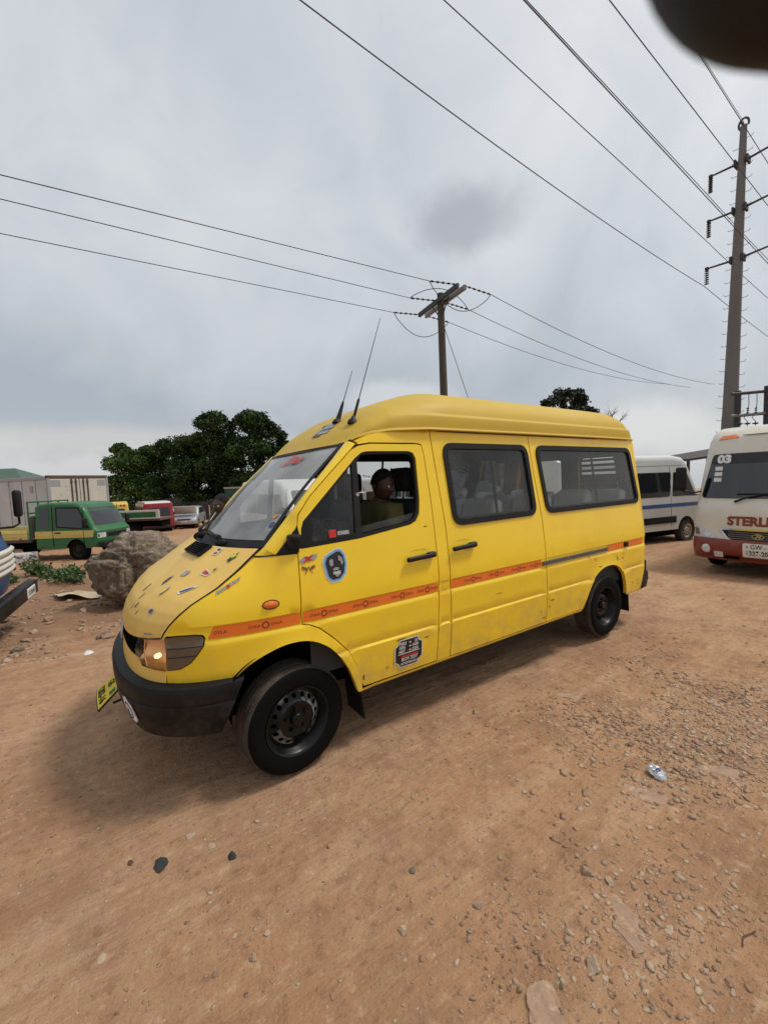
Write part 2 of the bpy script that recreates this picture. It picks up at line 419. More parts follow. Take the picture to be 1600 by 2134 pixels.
def text2d(s, size, shear=0.0, bold=0.0, align='CENTER', spacing=1.0):
    """letters as flat 2D triangles in the built-in font"""
    key = (s, size, shear, bold, align, spacing)
    if key in _txt: return _txt[key]
    cu = bpy.data.curves.new('lettering', 'FONT'); cu.body = s; cu.size = size; cu.align_x = align; cu.align_y = 'CENTER'; cu.shear = shear; cu.offset = bold; cu.resolution_u = 3; cu.space_character = spacing
    o = bpy.data.objects.new('lettering', cu); COL.objects.link(o); bpy.context.view_layer.update()
    me = o.evaluated_get(bpy.context.evaluated_depsgraph_get()).to_mesh()
    vs = [(v.co.x, v.co.y) for v in me.vertices]; fs = [tuple(p.vertices) for p in me.polygons]
    o.to_mesh_clear() if hasattr(o, 'to_mesh_clear') else None
    COL.objects.unlink(o); bpy.data.objects.remove(o); bpy.data.curves.remove(cu)
    _txt[key] = (vs, fs); return vs, fs
def lettering(name, s, size, fn, material, parent, **kw):
    vs, fs = text2d(s, size, **kw); b = B(); b.add([fn(a, c) for a, c in vs], fs); return b.build(name, material, parent, smooth=None)
def ell(cx, cz, rx, rz, n=24): return [(cx + rx * math.cos(2 * math.pi * i / n), cz + rz * math.sin(2 * math.pi * i / n)) for i in range(n)]
def rect(x0, z0, x1, z1): return [(x0, z0), (x1, z0), (x1, z1), (x0, z1)]

# ------------------------------------------------------------------ terrain
def depth_of(x, y): return (x + .8644) * .5549 + (y + 3.2671) * .8319
def slope(x, y):
    v = (depth_of(x, y) - 6.0) / 2.0
    return -.043 * (v * 2.0 if v > 25 else 2.0 * math.log1p(math.exp(max(-30, v))))
def relief(x, y):
    h = .012 * noise.noise((x * .7, y * .7, 1.3)) + .008 * noise.noise((x * 1.9, y * 2.3, 4.0))
    d = depth_of(x, y)
    # the lane the minibus stands on is worn smooth; long wheel ruts run with it
    h += .16 * math.exp(-((x + 2.2) / 1.6) ** 2 - ((y - 8.2) / 1.8) ** 2) + .07 * math.exp(-((x + 1.6) / .8) ** 2 - ((y - 6.6) / .9) ** 2)
    rut = math.exp(-((y + 1.9 + .15 * math.sin(x * .5)) / .16) ** 2) + math.exp(-((y + 2.75 + .12 * math.sin(x * .6 + 1)) / .2) ** 2)
    h -= .012 * rut
    rough = 1 / (1 + math.exp(-min(50, (y - 3.6) * 2.2))) + (1 / (1 + math.exp(-(x - 2.2 + .35 * (y + 2.2)) * 3))) * math.exp(-((y + 2.2) / .7) ** 2) * .5
    h += rough * (.05 * noise.noise((x * 1.1, y * 1.1, 7.0)) + .03 * noise.noise((x * 3.1, y * 3.1, 2.0)) + .015 * noise.noise((x * 7, y * 7, 9.0)))
    h += .011 * noise.noise((x * 4.1, y * 6.1, 3.0)) + .0045 * noise.noise((x * 11, y * 15, 5.0)) + .003 * noise.noise((x * 25, y * 25, 8.0))
    h -= .14 * math.exp(-((x - 9.9) / 2.8) ** 2 - ((y + .9) / 2.2) ** 2)
    # keep the patches under the near wheels level
    for wx in (0.0, 3.55):
        k = math.exp(-(((x - wx) / .35) ** 2 + ((abs(y) - .85) / .25) ** 2)); h = h * (1 - k)
    return h
def gz(x, y): return slope(x, y) + relief(x, y)
# ------------------------------------------------------------------ the yellow minibus (front axle at x = 0, nose towards -x, its left side at -y)
van = empty('yellow_minibus')
tag(van, 'yellow high-roof minibus with orange side stripe and black front bumper', 'minibus')
_wz = [.2, .38, .50, .62, .676, .690, .700, .708, .80, .90, .912, .930, .936, 1.004, 1.010, 1.06, 1.15, 1.30, 1.5, 2.1, 2.2, 2.5]
_wy = [.925, .945, .958, .967, .9715, .9605, .962, .966, .9675, .9705, .970, .959, .9605, .9605, .9665, .9665, .957, .938, .913, .825, .81, .77]
Wz = interp(_wz, _wy)
# plan outline of the nose, centre front -> left side
_cp = np.array([(-.845, 0.0), (-.842, -.15), (-.832, -.30), (-.812, -.43), (-.780, -.55), (-.735, -.655), (-.672, -.742), (-.585, -.815), (-.46, -.878), (-.30, -.922), (-.10, -.950), (.10, -.962), (.30, -.966)])
def _cat(P, k=10):
    out = []
    for i in range(len(P) - 1):
        p0 = P[max(i - 1, 0)] if i else np.array([P[1][0], -P[1][1]]); p1 = P[i]; p2 = P[i + 1]; p3 = P[min(i + 2, len(P) - 1)]
        for j in range(k):
            t = j / k; out.append(.5 * ((2 * p1) + (-p0 + p2) * t + (2 * p0 - 5 * p1 + 4 * p2 - p3) * t * t + (-p0 + 3 * p1 - 3 * p2 + p3) * t ** 3))
    out.append(P[-1]); return np.array(out)
_cc = _cat(_cp); _cs = np.concatenate([[0], np.cumsum(np.linalg.norm(np.diff(_cc, axis=0), axis=1))])
_ct = np.gradient(_cc, _cs, axis=0); _ct /= np.linalg.norm(_ct, axis=1)[:, None]
def nose(s):
    """point and outward normal on the plan outline at arc length s (sign = side)"""
    sg = -1 if s < 0 else 1; a = abs(s)
    x = np.interp(a, _cs, _cc[:, 0]); y = np.interp(a, _cs, _cc[:, 1]); tx = np.interp(a, _cs, _ct[:, 0]); ty = np.interp(a, _cs, _ct[:, 1])
    if a > _cs[-1]: x += a - _cs[-1]
    return x, y * sg, ty, -tx * sg      # normal = (ty, -tx): at the front (-1, 0)
s_of_x = lambda x: float(np.interp(x, _cc[6:, 0], _cs[6:])) if x < .3 else float(_cs[-1] + x - .3)
s_of_y = lambda y: float(np.interp(abs(y), -_cc[:, 1], _cs))
_tap = interp(_cc[8:, 0], -_cc[8:, 1] / .966)
taper = lambda x: _tap(x) if x < .3 else 1.0
_sx = [-.668, -.635, -.525, -.39, -.28, -.18, -.135, 0.1]; _sz = [.955, 1.02, 1.125, 1.20, 1.275, 1.348, 1.40, 1.6]
seam_z = interp(_sx, _sz)
ARCH_F = [(-.345, .690), (-.27, .752), (-.17, .80), (-.05, .832), (.08, .824), (.19, .768), (.27, .69), (.33, .60), (.365, .53), (.42, .385)]
ARCH_R = [(3.06, .385), (3.10, .48), (3.15, .575), (3.21, .66), (3.30, .735), (3.44, .782), (3.60, .782), (3.73, .742), (3.82, .67), (3.87, .58), (3.91, .48), (3.94, .385)]
def smooth_line(P):
    q = _cat(np.array([(2 * P[0][0] - P[1][0], 2 * P[0][1] - P[1][1])] + list(P)), 4)[4:]; return [tuple(map(float, p)) for p in q]
ARCH_F = smooth_line(ARCH_F); ARCH_R = smooth_line(ARCH_R)
def flare(x, z):
    f = 0.0
    for cx, cz, r in ((.02, .42, .41), (3.50, .38, .41)):
        d = math.hypot(x - cx, z - cz) - r
        if d < .09 and z > .36: f = max(f, .016 * (1 - max(d, 0) / .09) ** 1.5)
    if x < 1 and x > np.interp(z, [.39, .44, .57, .69, .79, .88, .914, .926, .95], [.455, .452, .415, .352, .262, .165, .105, .055, .05]) - .002: return 0.0
    return f
def side_y(x, z):
    y = Wz(z) * taper(x)
    if x < .10 and z > .9:
        d = max(0.0, seam_z(x) - z); k = float(np.interp(x, [-.67, -.4, -.15, .10], [.015, .05, .085, .0])); y -= k * math.exp(-d / .085)
    if x > 4.30:
        r = .14; t = min(1.0, (x - 4.30) / (.155)); y -= r * (1 - math.sqrt(max(0.0, 1 - t * t)))
    return y + flare(x, z)
def side(x, z, off=0.0): return Vector((x, -(side_y(x, z) + off), z))
ZS = [.40, .46, .52, .58, .64, .676, .690, .700, .708, .76, .82, .87, .90, .912, .930, .936, .97, 1.004, 1.010, 1.06, 1.10, 1.15, 1.2, 1.25, 1.3, 1.36, 1.42, 1.5, 1.58, 1.66, 1.75, 1.84, 1.93, 2.02, 2.1]
GAP = .0042
LIP = (0, .035, 0)
# --- fender
DOOR_SEAM = [(.455, .388), (.452, .44), (.415, .57), (.352, .69), (.262, .79), (.165, .880), (.105, .914), (.055, .926)]
fender_pl = [(-.665, .690), (-.52, .688), (-.352, .688)] + ARCH_F[1:] + DOOR_SEAM + [(.050, 1.0), (.058, 1.2), (.062, 1.355), (-.06, 1.358), (-.172, 1.350), (-.28, 1.275), (-.39, 1.2), (-.46, 1.162), (-.525, 1.125), (-.585, 1.075), (-.635, 1.02), (-.660, .975), (-.668, .958),
    (-.60, .966), (-.52, .968), (-.485, .962), (-.474, .945), (-.485, .905), (-.515, .86), (-.55, .815), (-.60, .782), (-.668, .772)]
fx = np.arange(-.66, .5, .045)
fender = panel(inset(fender_pl, GAP * .6), side, step=.04, zs=ZS, xs=fx, lip=LIP).build('fender', 'yellow', van, 40)
fender_r = mirror_y(fender)
# --- front door with its window
door_pl = [(.075, 1.52), (.088, 1.585), (.17, 1.69), (.34, 1.845), (.505, 1.99), (.57, 2.022), (.66, 2.037), (1.07, 2.042), (1.115, 2.032), (1.128, 1.97), (1.143, 1.6), (1.145, 1.13), (1.135, .9), (1.118, .55), (1.113, .402), (.468, .405)] + DOOR_SEAM[1:] + [(.050, 1.0), (.058, 1.2), (.062, 1.355)]
door_hole = [(.085, 1.378), (.098, 1.50), (.115, 1.545), (.53, 1.935), (.585, 1.972), (.63, 1.982), (.985, 1.986), (1.03, 1.972), (1.048, 1.93), (1.038, 1.64), (1.02, 1.53), (.985, 1.475), (.93, 1.452), (.5, 1.398)]
door = panel(inset(door_pl, GAP), side, [door_hole], step=.045, zs=ZS, xs=np.arange(.05, 1.13, .06), lip=LIP).build('front_door', 'yellow', van, 40)
q_gl = rounded([(.165, 1.412), (.182, 1.565), (.505, 1.895), (.475, 1.43)], [.03, .03, .02, .02], 4)
m_gl = [(.548, 1.915), (.58, 1.952), (.62, 1.962), (.975, 1.967), (1.012, 1.955), (1.028, 1.92), (1.018, 1.65), (1.0, 1.55), (.968, 1.497), (.92, 1.474), (.522, 1.424)]
panel(inset(door_hole, .002), lambda x, z: side(x, z, -.010), [q_gl, m_gl], step=.05, zs=ZS, lip=(0, .03, 0)).build('window_frame', 'black_plastic', door)
panel(q_gl, lambda x, z: side(x, z, -.02), step=.1).build('quarter_glass', 'side_glass', door)
panel([(.525, 1.43), (.92, 1.48), (.965, 1.503), (.985, 1.535), (.53, 1.475)], lambda x, z: side(x, z, -.026), step=.1).build('lowered_glass', 'side_glass', door)
def make_handle(x0, x1, z0, parent):
    b = B()
    b.rbox((x0, -.016, z0 - .017), (x1, .016, z0 + .017), .012, 3, fn=lambda v: Vector((v.x, side(v.x, z0).y - .030 + v.y, v.z + (v.x - x0) * .04)))
    b.rbox((x1 - .075, -.02, z0 - .020), (x1 + .004, .02, z0 + .024), .014, 3, fn=lambda v: Vector((v.x, side(v.x, z0).y - .022 + v.y, v.z + (v.x - x0) * .04)))
    o = b.build('door_handle', 'black_plastic', parent, 50)
    c = B(); panel(rounded([(x0 + .05, z0 - .052), (x1 - .055, z0 - .048), (x1 - .06, z0 + .066), (x0 + .065, z0 + .062)], .03, 5), lambda x, z: side(x, z, .003 - .012 * max(0, 1 - ((z - z0 - .005) / .05) ** 2)), step=.02, b=c)
    c.build('handle_recess', 'yellow', parent, 50); return o
make_handle(.845, 1.105, 1.212, door)
door_r = mirror_y(door)
# --- pillar panel behind the door, side rail above it
pillar_pl = [(.545, 2.052), (.66, 2.098), (.80, 2.128), (1.207, 2.146), (1.222, 1.88), (1.255, 1.39), (1.252, 1.11), (1.252, .72), (1.245, .40), (1.116, .40), (1.121, .55), (1.138, .9), (1.148, 1.13), (1.146, 1.6), (1.131, 1.97), (1.118, 2.037), (1.07, 2.047), (.66, 2.042), (.57, 2.027)]
pillar = panel(inset(pillar_pl, GAP * .3), side, step=.06, zs=ZS, lip=LIP).build('pillar_panel', 'yellow', van, 40)
mirror_y(pillar)
# --- sliding door panel
slide_pl = [(1.211, 2.147), (2.386, 2.147), (2.402, 1.78), (2.440, 1.38), (2.440, 1.01), (2.455, .73), (2.458, .40), (1.249, .40), (1.256, .72), (1.256, 1.11), (1.259, 1.39), (1.226, 1.88)]
W1 = rounded([(1.325, 2.045), (2.335, 2.045), (2.358, 1.425), (1.350, 1.415)], .095, 7)
slide = panel(inset(slide_pl, GAP), side, [W1], step=.06, zs=ZS, xs=np.arange(1.28, 2.45, .12), lip=LIP).build('sliding_door', 'yellow', van, 40)
def side_window(outl, parent, bar, glass_m='side_glass'):
    inner = inset(outl, .036)
    def f(x, z):
        return side(x, z, .012)
    b = panel(inset(outl, -.010), f, [inner], step=.05, lip=(0, .03, 0)); ob = b.build('window_rubber', 'rubber', parent, 50)
    panel(inner, lambda x, z: side(x, z, -.006), step=.2).build('window_pane', glass_m, parent)
    if bar:
        xb = bar; zb = [min(p[1] for p in inner), max(p[1] for p in inner)]
        panel(rect(xb, zb[0], xb + .022, zb[1]), lambda x, z: side(x, z, -.012), step=.1, lip=(0, .012, 0)).build('pane_bar', 'rubber', parent)  # thin dark upright bar across the pane
side_window(W1, slide, 1.86)
make_handle(1.285, 1.535, 1.236, slide)
slide_r = mirror_y(slide)
# --- rear quarter with the second window
quarter_pl = [(2.391, 2.147), (4.285, 2.147), (4.297, 1.44), (4.325, 1.19), (4.338, .71), (4.31, .40)] + [(3.945, .40)] + ARCH_R[::-1][1:-1] + [(3.055, .40), (2.463, .40), (2.460, .73), (2.445, 1.01), (2.445, 1.38), (2.407, 1.78)]
W2 = rounded([(2.475, 2.045), (4.205, 2.045), (4.262, 1.425), (2.525, 1.425)], .095, 7)
quarter = panel(inset(quarter_pl, GAP * .5), side, [W2], step=.06, zs=ZS, xs=np.arange(2.5, 4.35, .11), lip=LIP).build('rear_quarter_panel', 'yellow', van, 40)
side_window(W2, quarter, 3.42)
quarter_r = mirror_y(quarter)
corner_pl = [(4.290, 2.147), (4.36, 2.147), (4.385, 1.78), (4.418, 1.3), (4.440, .9), (4.448, .72), (4.345, .70), (4.330, 1.19), (4.302, 1.44)]
corner = panel(inset(corner_pl, .002), side, step=.03, zs=ZS, lip=LIP).build('rear_corner_panel', 'yellow', van, 40)
mirror_y(corner)
# --- sill, underbody, wheel houses
b = B()
for x0, x1 in ((.44, 3.055), (3.945, 4.33)):
    b.grid(lambda u, v: Vector((x0 + (x1 - x0) * u, -(Wz(.39) + flare(x0 + (x1 - x0) * u, .39) - .002 - .05 * v * v), .398 - .035 * math.sin(v * 1.57))), 24, 5)
sill = b.build('sill', 'yellow', van); mirror_y(sill)
b = B(); b.box((-.55, -.62, .36), (4.28, .62, .46)); b.box((-.30, -.5, .26), (.6, .5, .40)); b.box((.6, -.45, .28), (4.2, .45, .40)); b.box((.5, -.9, .36), (3.0, .9, .46)); b.box((3.95, -.88, .37), (4.35, .88, .45))
b.tube([(.3, .3, .27), (3.4, .35, .30), (4.45, .55, .30)], .03, 8); b.lathe([(.0, -.75), (.05, -.75), (.05, .75), (0, .75)], (3.55, 0, .325), (0, 1, 0), 10); b.lathe([(.001, -.13), (.15, -.1), (.15, .1), (.001, .13)], (3.55, 0, .33), (0, 1, 0), 14)
b.build('underbody', 'dark', van)
for cx, pts in ((0.02, ARCH_F), (3.50, ARCH_R)):
    b = B(); pp = [(cx - .40, .44)] + [(x + (.012 if x > cx else -.012), z + .012) for x, z in resample(pts, .06, False)] + [(cx + .45, .36)]
    b.grid(lambda u, v: Vector((pp[int(round(u * (len(pp) - 1)))][0], -.945 + .40 * v, pp[int(round(u * (len(pp) - 1)))][1])), len(pp), 2)
    b.add([(x, -.55, z) for x, z in pp], [tuple(range(len(pp)))])
    o = b.build('wheel_house', 'dark', van); mirror_y(o)
# --- hood
hc = np.array([(-.838, 0, .885), (-.836, 0, .93), (-.815, 0, .995), (-.770, 0, 1.065), (-.685, 0, 1.145), (-.58, 0, 1.22), (-.455, 0, 1.312), (-.340, 0, 1.385)])
hs = np.array([(x, -(side_y(x, z) - .006), z) for x, z in ((-.672, .952), (-.662, .975), (-.633, 1.024), (-.585, 1.078), (-.525, 1.127), (-.39, 1.203), (-.275, 1.285), (-.136, 1.398))])
_tv = np.linspace(0, 1, 8)
def hood_pt(u, v, off=0.0):
    c = [np.interp(v, _tv, hc[:, k]) for k in range(3)]; s = [np.interp(v, _tv, hs[:, k]) for k in range(3)]; a = abs(u)
    kx = 1 - a ** 2.3; kz = 1 - a ** 2.6
    x = s[0] + (c[0] - s[0]) * kx; z = s[2] + (c[2] - s[2]) * kz; y = s[1] * a * (1 if u > 0 else -1)
    # pressed edges running along the hood
    z += .010 * math.exp(-((a - .62) / .05) ** 2) * math.sin(math.pi * min(1, v * 1.1))
    z += .004 * noise.noise((x * 5, y * 5, 0)) * (1 - v)
    return Vector((x - off * .55, y, z + off * .83))
def hood_p(u, v, off=0.0): return hood_pt(u, v, off)
b = B(); NU, NV = 61, 41
us = [math.sin((i / (NU - 1) - .5) * math.pi) for i in range(NU)]
b.grid(lambda i, j: hood_p(us[int(round(i * (NU - 1)))] * .990, j), NU, NV)
edge = [hood_p(u_ * .990, 0) for u_ in us]; k = len(edge)
b.add(edge + [p + Vector((.03, 0, -.012)) for p in edge], [(i, i + 1, k + i + 1, k + i) for i in range(k - 1)])
for sg in (-1, 1):
    edge = [hood_p(sg * .990, j / 40) for j in range(41)]; k = 41
    b.add(edge + [p + Vector((0, -sg * .012, -.035)) for p in edge], [(i, i + 1, k + i + 1, k + i) for i in range(k - 1)])
hood = b.build('hood', 'yellow_hood', van, 50)
for sg in (-1, 1):
    b = B(); b.tube([hood_p(sg * .997, j / 40, -.004) for j in range(41)], .0062, 6); b.build('hood_shut_line', 'rubber', hood)  # black tube stands in for the shade of the hood's shut gap
b = B(); b.tube([hood_p(u_ * .99, 0, -.010) + Vector((.006, 0, 0)) for u_ in us], .006, 6); b.build('hood_shut_line', 'rubber', hood)  # same dark line drawn along the front edge gap
# hood vent, wipers, cowl
b = B()
def vent(uu, vv, h): return hood_p(.08 + .40 * uu, .885 + .105 * vv, h)
b.grid(lambda i, j: vent(i, j, .004), 10, 6)
for j in range(7):
    v0 = j / 6 * .96; b.grid(lambda i, q: vent(i, v0 + .04 * (q > .5) + .0, .006 + .016 * math.sin(q * math.pi)), 10, 5)
for i_ in (0.0, .955): b.grid(lambda i, q: vent(i_ + .045 * i, q, .006 + .016 * math.sin(i * math.pi)), 5, 8)
b.build('hood_vent', 'black_plastic', hood)
# --- windscreen
def ws(u, t, off=0.0):
    cx, cz_ = np.interp(t, [0, 1], [-.285, .42]), np.interp(t, [0, 1], [1.372, 2.035]); a = abs(u)
    sx, sy, sz = np.interp(t, [0, .5, 1], [-.112, .195, .52]), np.interp(t, [0, .5, 1], [.825, .785, .742]), np.interp(t, [0, .5, 1], [1.402, 1.728, 2.052])
    k = 1 - a ** 1.6; bow = .015 * math.sin(math.pi * t)
    return Vector((sx + (cx - sx) * k - off * .70 - bow * .7, sy * (1 if u > 0 else -1) * (a - .04 * a * (1 - a)) , sz + (cz_ - sz) * k + off * .72 + bow * .7))
b = B(); b.grid(lambda i, j: ws(-.97 + 1.94 * i, .06 + .905 * j, -.004), 40, 20); windscreen = b.build('windscreen', 'windscreen', van)
b = B()
fr_o = [(u, 0) for u in np.linspace(-1, 1, 40)] + [(1, t) for t in np.linspace(0, 1, 20)[1:]] + [(u, 1) for u in np.linspace(1, -1, 40)[1:]] + [(-1, t) for t in np.linspace(1, 0, 20)[1:-1]]
fr_i = [(u * .955, .05 + t * .912) for u, t in fr_o]; fr_i = [(u, .145 if (t < .06 and abs(u) > 2) else t) for u, t in fr_i]; k = len(fr_o)
b.add([ws(u, t, -.001) for u, t in fr_o] + [ws(u, t, .002) for u, t in fr_i], [(i, (i + 1) % k, k + (i + 1) % k, k + i) for i in range(k)])
b.build('windscreen_rubber', 'rubber', windscreen)
b = B(); b.grid(lambda i, j: ws(-.95 + 1.9 * i, .052 + .075 * j, -.012), 40, 4); b.build('screen_black_band', 'black_plastic', windscreen)
lettering('screen_lettering', '. Den', .135, lambda a, c: ws(-.30 + -a / .74, .865 + c * 1.12, .006), 'red_print', windscreen, shear=.35, bold=.004)
def wsr(u0, t0, w, h, nm, m_, o=-.010): b = B(); b.grid(lambda i, j: ws(u0 + w * i, t0 + h * j, o), 5, 5); return b.build(nm, m_, windscreen)
wsr(-.945, .14, .10, .15, 'roadworthy_paper', 'white_print'); wsr(-.93, .165, .045, .045, 'paper_seal', 'navy_print', .001); wsr(-.90, .245, .035, .03, 'paper_seal', 'orange', .001)
wsr(-.955, .68, .022, .07, 'round_sticker', 'white_print')
b = B()      # cowl below the glass
b.grid(lambda i, j: (ws(-1 + 2 * i, 0) * (1 - j) + (hood_p(1 - 2 * i, 1.0, -.03)) * j) + Vector((0, 0, -.02 * math.sin(j * math.pi))), 40, 4)
b.build('cowl', 'black_plastic', van)
def wiper(u0, u1, t1):
    b = B(); p0 = ws(u0, -.03, .012); p1 = ws((u0 + u1) / 2, t1 * .6, .045); p2 = ws(u1, t1, .028)
    b.tube([p0, p0 + Vector((-.01, 0, .05)), p1, p2], [.022, .016, .011, .007], 6); b.tube([ws(u1 - .36, t1 * .62, .016), ws(u1 - .18, t1 * .85, .02), ws(u1 + .06, t1 * 1.1, .016)], .009, 5)
    b.rbox(Vector(p0) - Vector((.035, .035, .02)), Vector(p0) + Vector((.035, .035, .03)), .015)
    b.build('wiper', 'rubber', van)
wiper(-.42, .02, .075); wiper(.42, .80, .085)
# --- A pillars
pe = [(-.112, -.828, 1.402), (.195, -.788, 1.728), (.36, -.766, 1.89), (.522, -.745, 2.054)]
pd = [(-.065, 1.362), (.0, 1.432), (.075, 1.517), (.084, 1.585), (.168, 1.692), (.338, 1.847), (.503, 1.992), (.545, 2.030)]
pdt = [0, .10, .22, .30, .45, .68, .92, 1.0]
def pil(t, w, off=0.0):
    e = [np.interp(t, [0, .5, .75, 1], [p[k] for p in pe]) for k in range(3)]; dx, dz = np.interp(t, pdt, [p[0] for p in pd]), np.interp(t, pdt, [p[1] for p in pd])
    d = side(dx, dz); e = Vector(e); q = e.lerp(d, w); q += Vector((-.6, -.75, .25)).normalized() * .022 * math.sin(math.pi * w)
    return q
b = B(); b.grid(lambda i, j: pil(i, j), 40, 9)
b.grid(lambda i, j: pil(i, 1.0) + Vector((0, .03 * j, 0)), 40, 2)
foot = [pil(0, j / 8) for j in range(9)]; fl = [side(np.interp(j / 8, [0, 1], [-.172, -.065]), np.interp(j / 8, [0, 1], [1.356, 1.362])) + Vector((0, .004, 0)) for j in range(9)]
b.add(foot + fl, [(i, i + 1, 9 + i + 1, 9 + i) for i in range(8)])
apil = b.build('windscreen_pillar', 'yellow', van, 50)
b = B(); b.tube([side(x_, 1.357, .0005) for x_ in np.linspace(-.172, .06, 14)], .0032, 5); b.build('pillar_joint', 'rubber', apil); mirror_y(apil)
sail = panel([(-.062, 1.362), (.076, 1.518), (.084, 1.46), (.070, 1.362)], lambda x, z: side(x, z, .004), step=.04, lip=(0, .03, 0)); sail.rbox((.0, -.955, 1.385), (.085, -.90, 1.475), .015); sail.rbox((.02, -.968, 1.43), (.075, -.91, 1.47), .012)
sl = sail.build('mirror_mount', 'black_plastic', van); mirror_y(sl)
# --- roof
Gx = [.522, .60, .70, .85, 1.2, 2.4, 3.6, 4.25, 4.36]; Gy = [.745, .775, .800, .812, .818, .820, .818, .812, .775]; Gzz = [2.054, 2.088, 2.115, 2.138, 2.158, 2.160, 2.160, 2.158, 2.156]
Cx = [.42, .53, .66, .84, 1.0, 1.2, 1.38, 1.5, 2.0, 4.0, 4.17, 4.27, 4.35, 4.395]; Cz = [2.035, 2.138, 2.232, 2.338, 2.408, 2.478, 2.532, 2.548, 2.552, 2.552, 2.545, 2.51, 2.42, 2.16]
_cl = np.concatenate([[0], np.cumsum(np.hypot(np.diff(Cx), np.diff(Cz)))]); _gl = np.concatenate([[0], np.cumsum(np.diff(Gx))])
_ka = [0, .10, .22, .40, .80, .92, 1.0]                      # shared stations along both curves
_kc = [0, .46 / 4.7 * 1.0, .25, .42, .78, .90, 1.0]
def roof_pt(a, ph, off=0.0):
    ga = np.interp(a, [0, .06, .12, .20, .45, .75, .94, 1.0], [.522, .60, .70, .90, 2.0, 3.4, 4.25, 4.36])
    ca = np.interp(a, [0, .06, .12, .20, .30, .45, .75, .86, .91, .95, .98, 1.0], [.42, .55, .72, .99, 1.40, 2.05, 3.4, 4.0, 4.15, 4.27, 4.35, 4.395])
    gy, gzv = np.interp(ga, Gx, Gy), np.interp(ga, Gx, Gzz); cz = np.interp(ca, Cx, Cz)
    n = np.interp(a, [0, .05, .2, .35, .9, 1.0], [2.2, 2.7, 3.0, 2.7, 2.7, 2.5]); s = -1 if ph < math.pi / 2 else 1; q = ph if ph < math.pi / 2 else math.pi - ph
    cy = max(0.0, math.cos(q)) ** (2 / n); sz = max(0.0, math.sin(q)) ** (2 / n)
    z = gzv + (cz - gzv) * sz; x = ga + (ca - ga) * (1 - cy ** 2.2 if a < .2 else sz)
    y = gy * cy
    # a pressed step running along the roof side
    if a > .17: 
        st = 1 / (1 + math.exp((z - (2.272)) / .004)); y += .018 * st * min(1, (a - .17) / .05) * (1 if cy > .3 else 0)
    return Vector((x, y * s, z))
b = B(); na = 90; ph = [0] + list(np.linspace(.004, .13, 6)) + list(np.linspace(.145, .235, 14)) + list(np.linspace(.26, math.pi / 2, 24)); PH = ph + [math.pi - p for p in ph[::-1][1:]]
b.grid(lambda i, j: roof_pt(i, PH[int(round(j * (len(PH) - 1)))]), na, len(PH))
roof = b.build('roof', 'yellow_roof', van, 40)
b = B(); gp = [roof_pt(t, 0) for t in np.linspace(.02, 1.0, 70)]
prof_g = [(.0, .012), (.016, .006), (.020, -.006), (.012, -.014), (-.004, -.012)]
b.grid(lambda i, j: gp[int(round(i * 69))] + Vector((0, -prof_g[int(round(j * 4))][0], prof_g[int(round(j * 4))][1])), 70, 5)
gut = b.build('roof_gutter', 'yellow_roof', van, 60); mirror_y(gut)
def roof_decal(a0, p0, da, dp, nm, m_, parent): 
    bb = B(); bb.grid(lambda i, j: roof_pt(a0 + da * i, p0 + dp * j) + Vector((-.003, -.001, .004)), 6, 6); bb.build(nm, m_, parent)
for i, (a0, p0, da, dp) in enumerate([(.062, 1.20, .014, .20), (.072, 1.25, .016, .22), (.084, 1.22, .012, .20), (.094, 1.28, .014, .18), (.050, 1.30, .012, .14), (.068, 1.42, .024, .06), (.106, 1.30, .010, .16), (.098, 1.42, .010, .10)]):
    roof_decal(a0, p0, da, dp, 'torn_roof_sticker', ['grey_print', 'black_print', 'grey_print'][i % 3], roof)
def antenna(a, p, tip, r, base_h):
    o = roof_pt(a, p); t = Vector(tip); d = (t - o).normalized(); b = B()
    b.lathe([(.0, -.01), (.040, -.01), (.036, .012), (.020, .03), (.012, base_h), (.0, base_h + .01)], o, (d + Vector((0, 0, .6))).normalized() if base_h < .08 else d, 14)
    b.build('antenna_base', 'black_plastic', van); c = B(); c.tube([o + d * .03, o + d * .18, o + d * .2, t], [.012, .011, .004, .0022], 6); c.build('antenna', 'rubber', van)
antenna(.100, .82, (.98, -.55, 3.03), .01, .05)
antenna(.110, 1.30, (.88, -.26, 2.69), .01, .16)
# --- rear doors and rear lights (out of sight from the front)
def back(y, z, off=0.0):
    x = np.interp(z, [.4, .72, .9, 1.3, 1.78, 2.15], [4.445, 4.452, 4.450, 4.435, 4.405, 4.385]) - .012 * (y / .8) ** 4; return Vector((x + off, y, z))
def bwin(s): return rounded([(s * .12, 1.42), (s * .70, 1.42), (s * .665, 2.0), (s * .12, 2.0)], .07, 5)
for s in (-1, 1):
    pl = [(s * .004, .62), (s * .83, .62), (s * .84, 1.0), (s * .79, 1.5), (s * .70, 2.15), (s * .004, 2.15)]
    d_ = panel(pl, back, [bwin(s)], step=.1, lip=(-.03, 0, 0)).build('rear_door', 'yellow', van)
    panel(inset(bwin(s), -.02), lambda y, z: back(y, z, .006), [inset(bwin(s), .03)], step=.08).build('window_rubber', 'rubber', d_)
    panel(inset(bwin(s), .03), lambda y, z: back(y, z, -.004), step=.2).build('window_pane', 'side_glass', d_)
    if s < 0:
        for k in range(7):
            z0 = 1.53 + .066 * k; c = B(); c.rbox((4.335, -.66, z0), (4.352, -.16, z0 + .034), .004, 1); c.build('window_slat', 'seat_dark', d_)
    t = B(); t.rbox((4.40, s * .80 - .035, .90), (4.475, s * .80 + .035, 1.20), .02, 2); t.rbox((4.40, s * .815 - .03, .905), (4.458, s * .815 + .045, 1.195), .02, 2); t.build('tail_lamp', 'lamp_red', van)
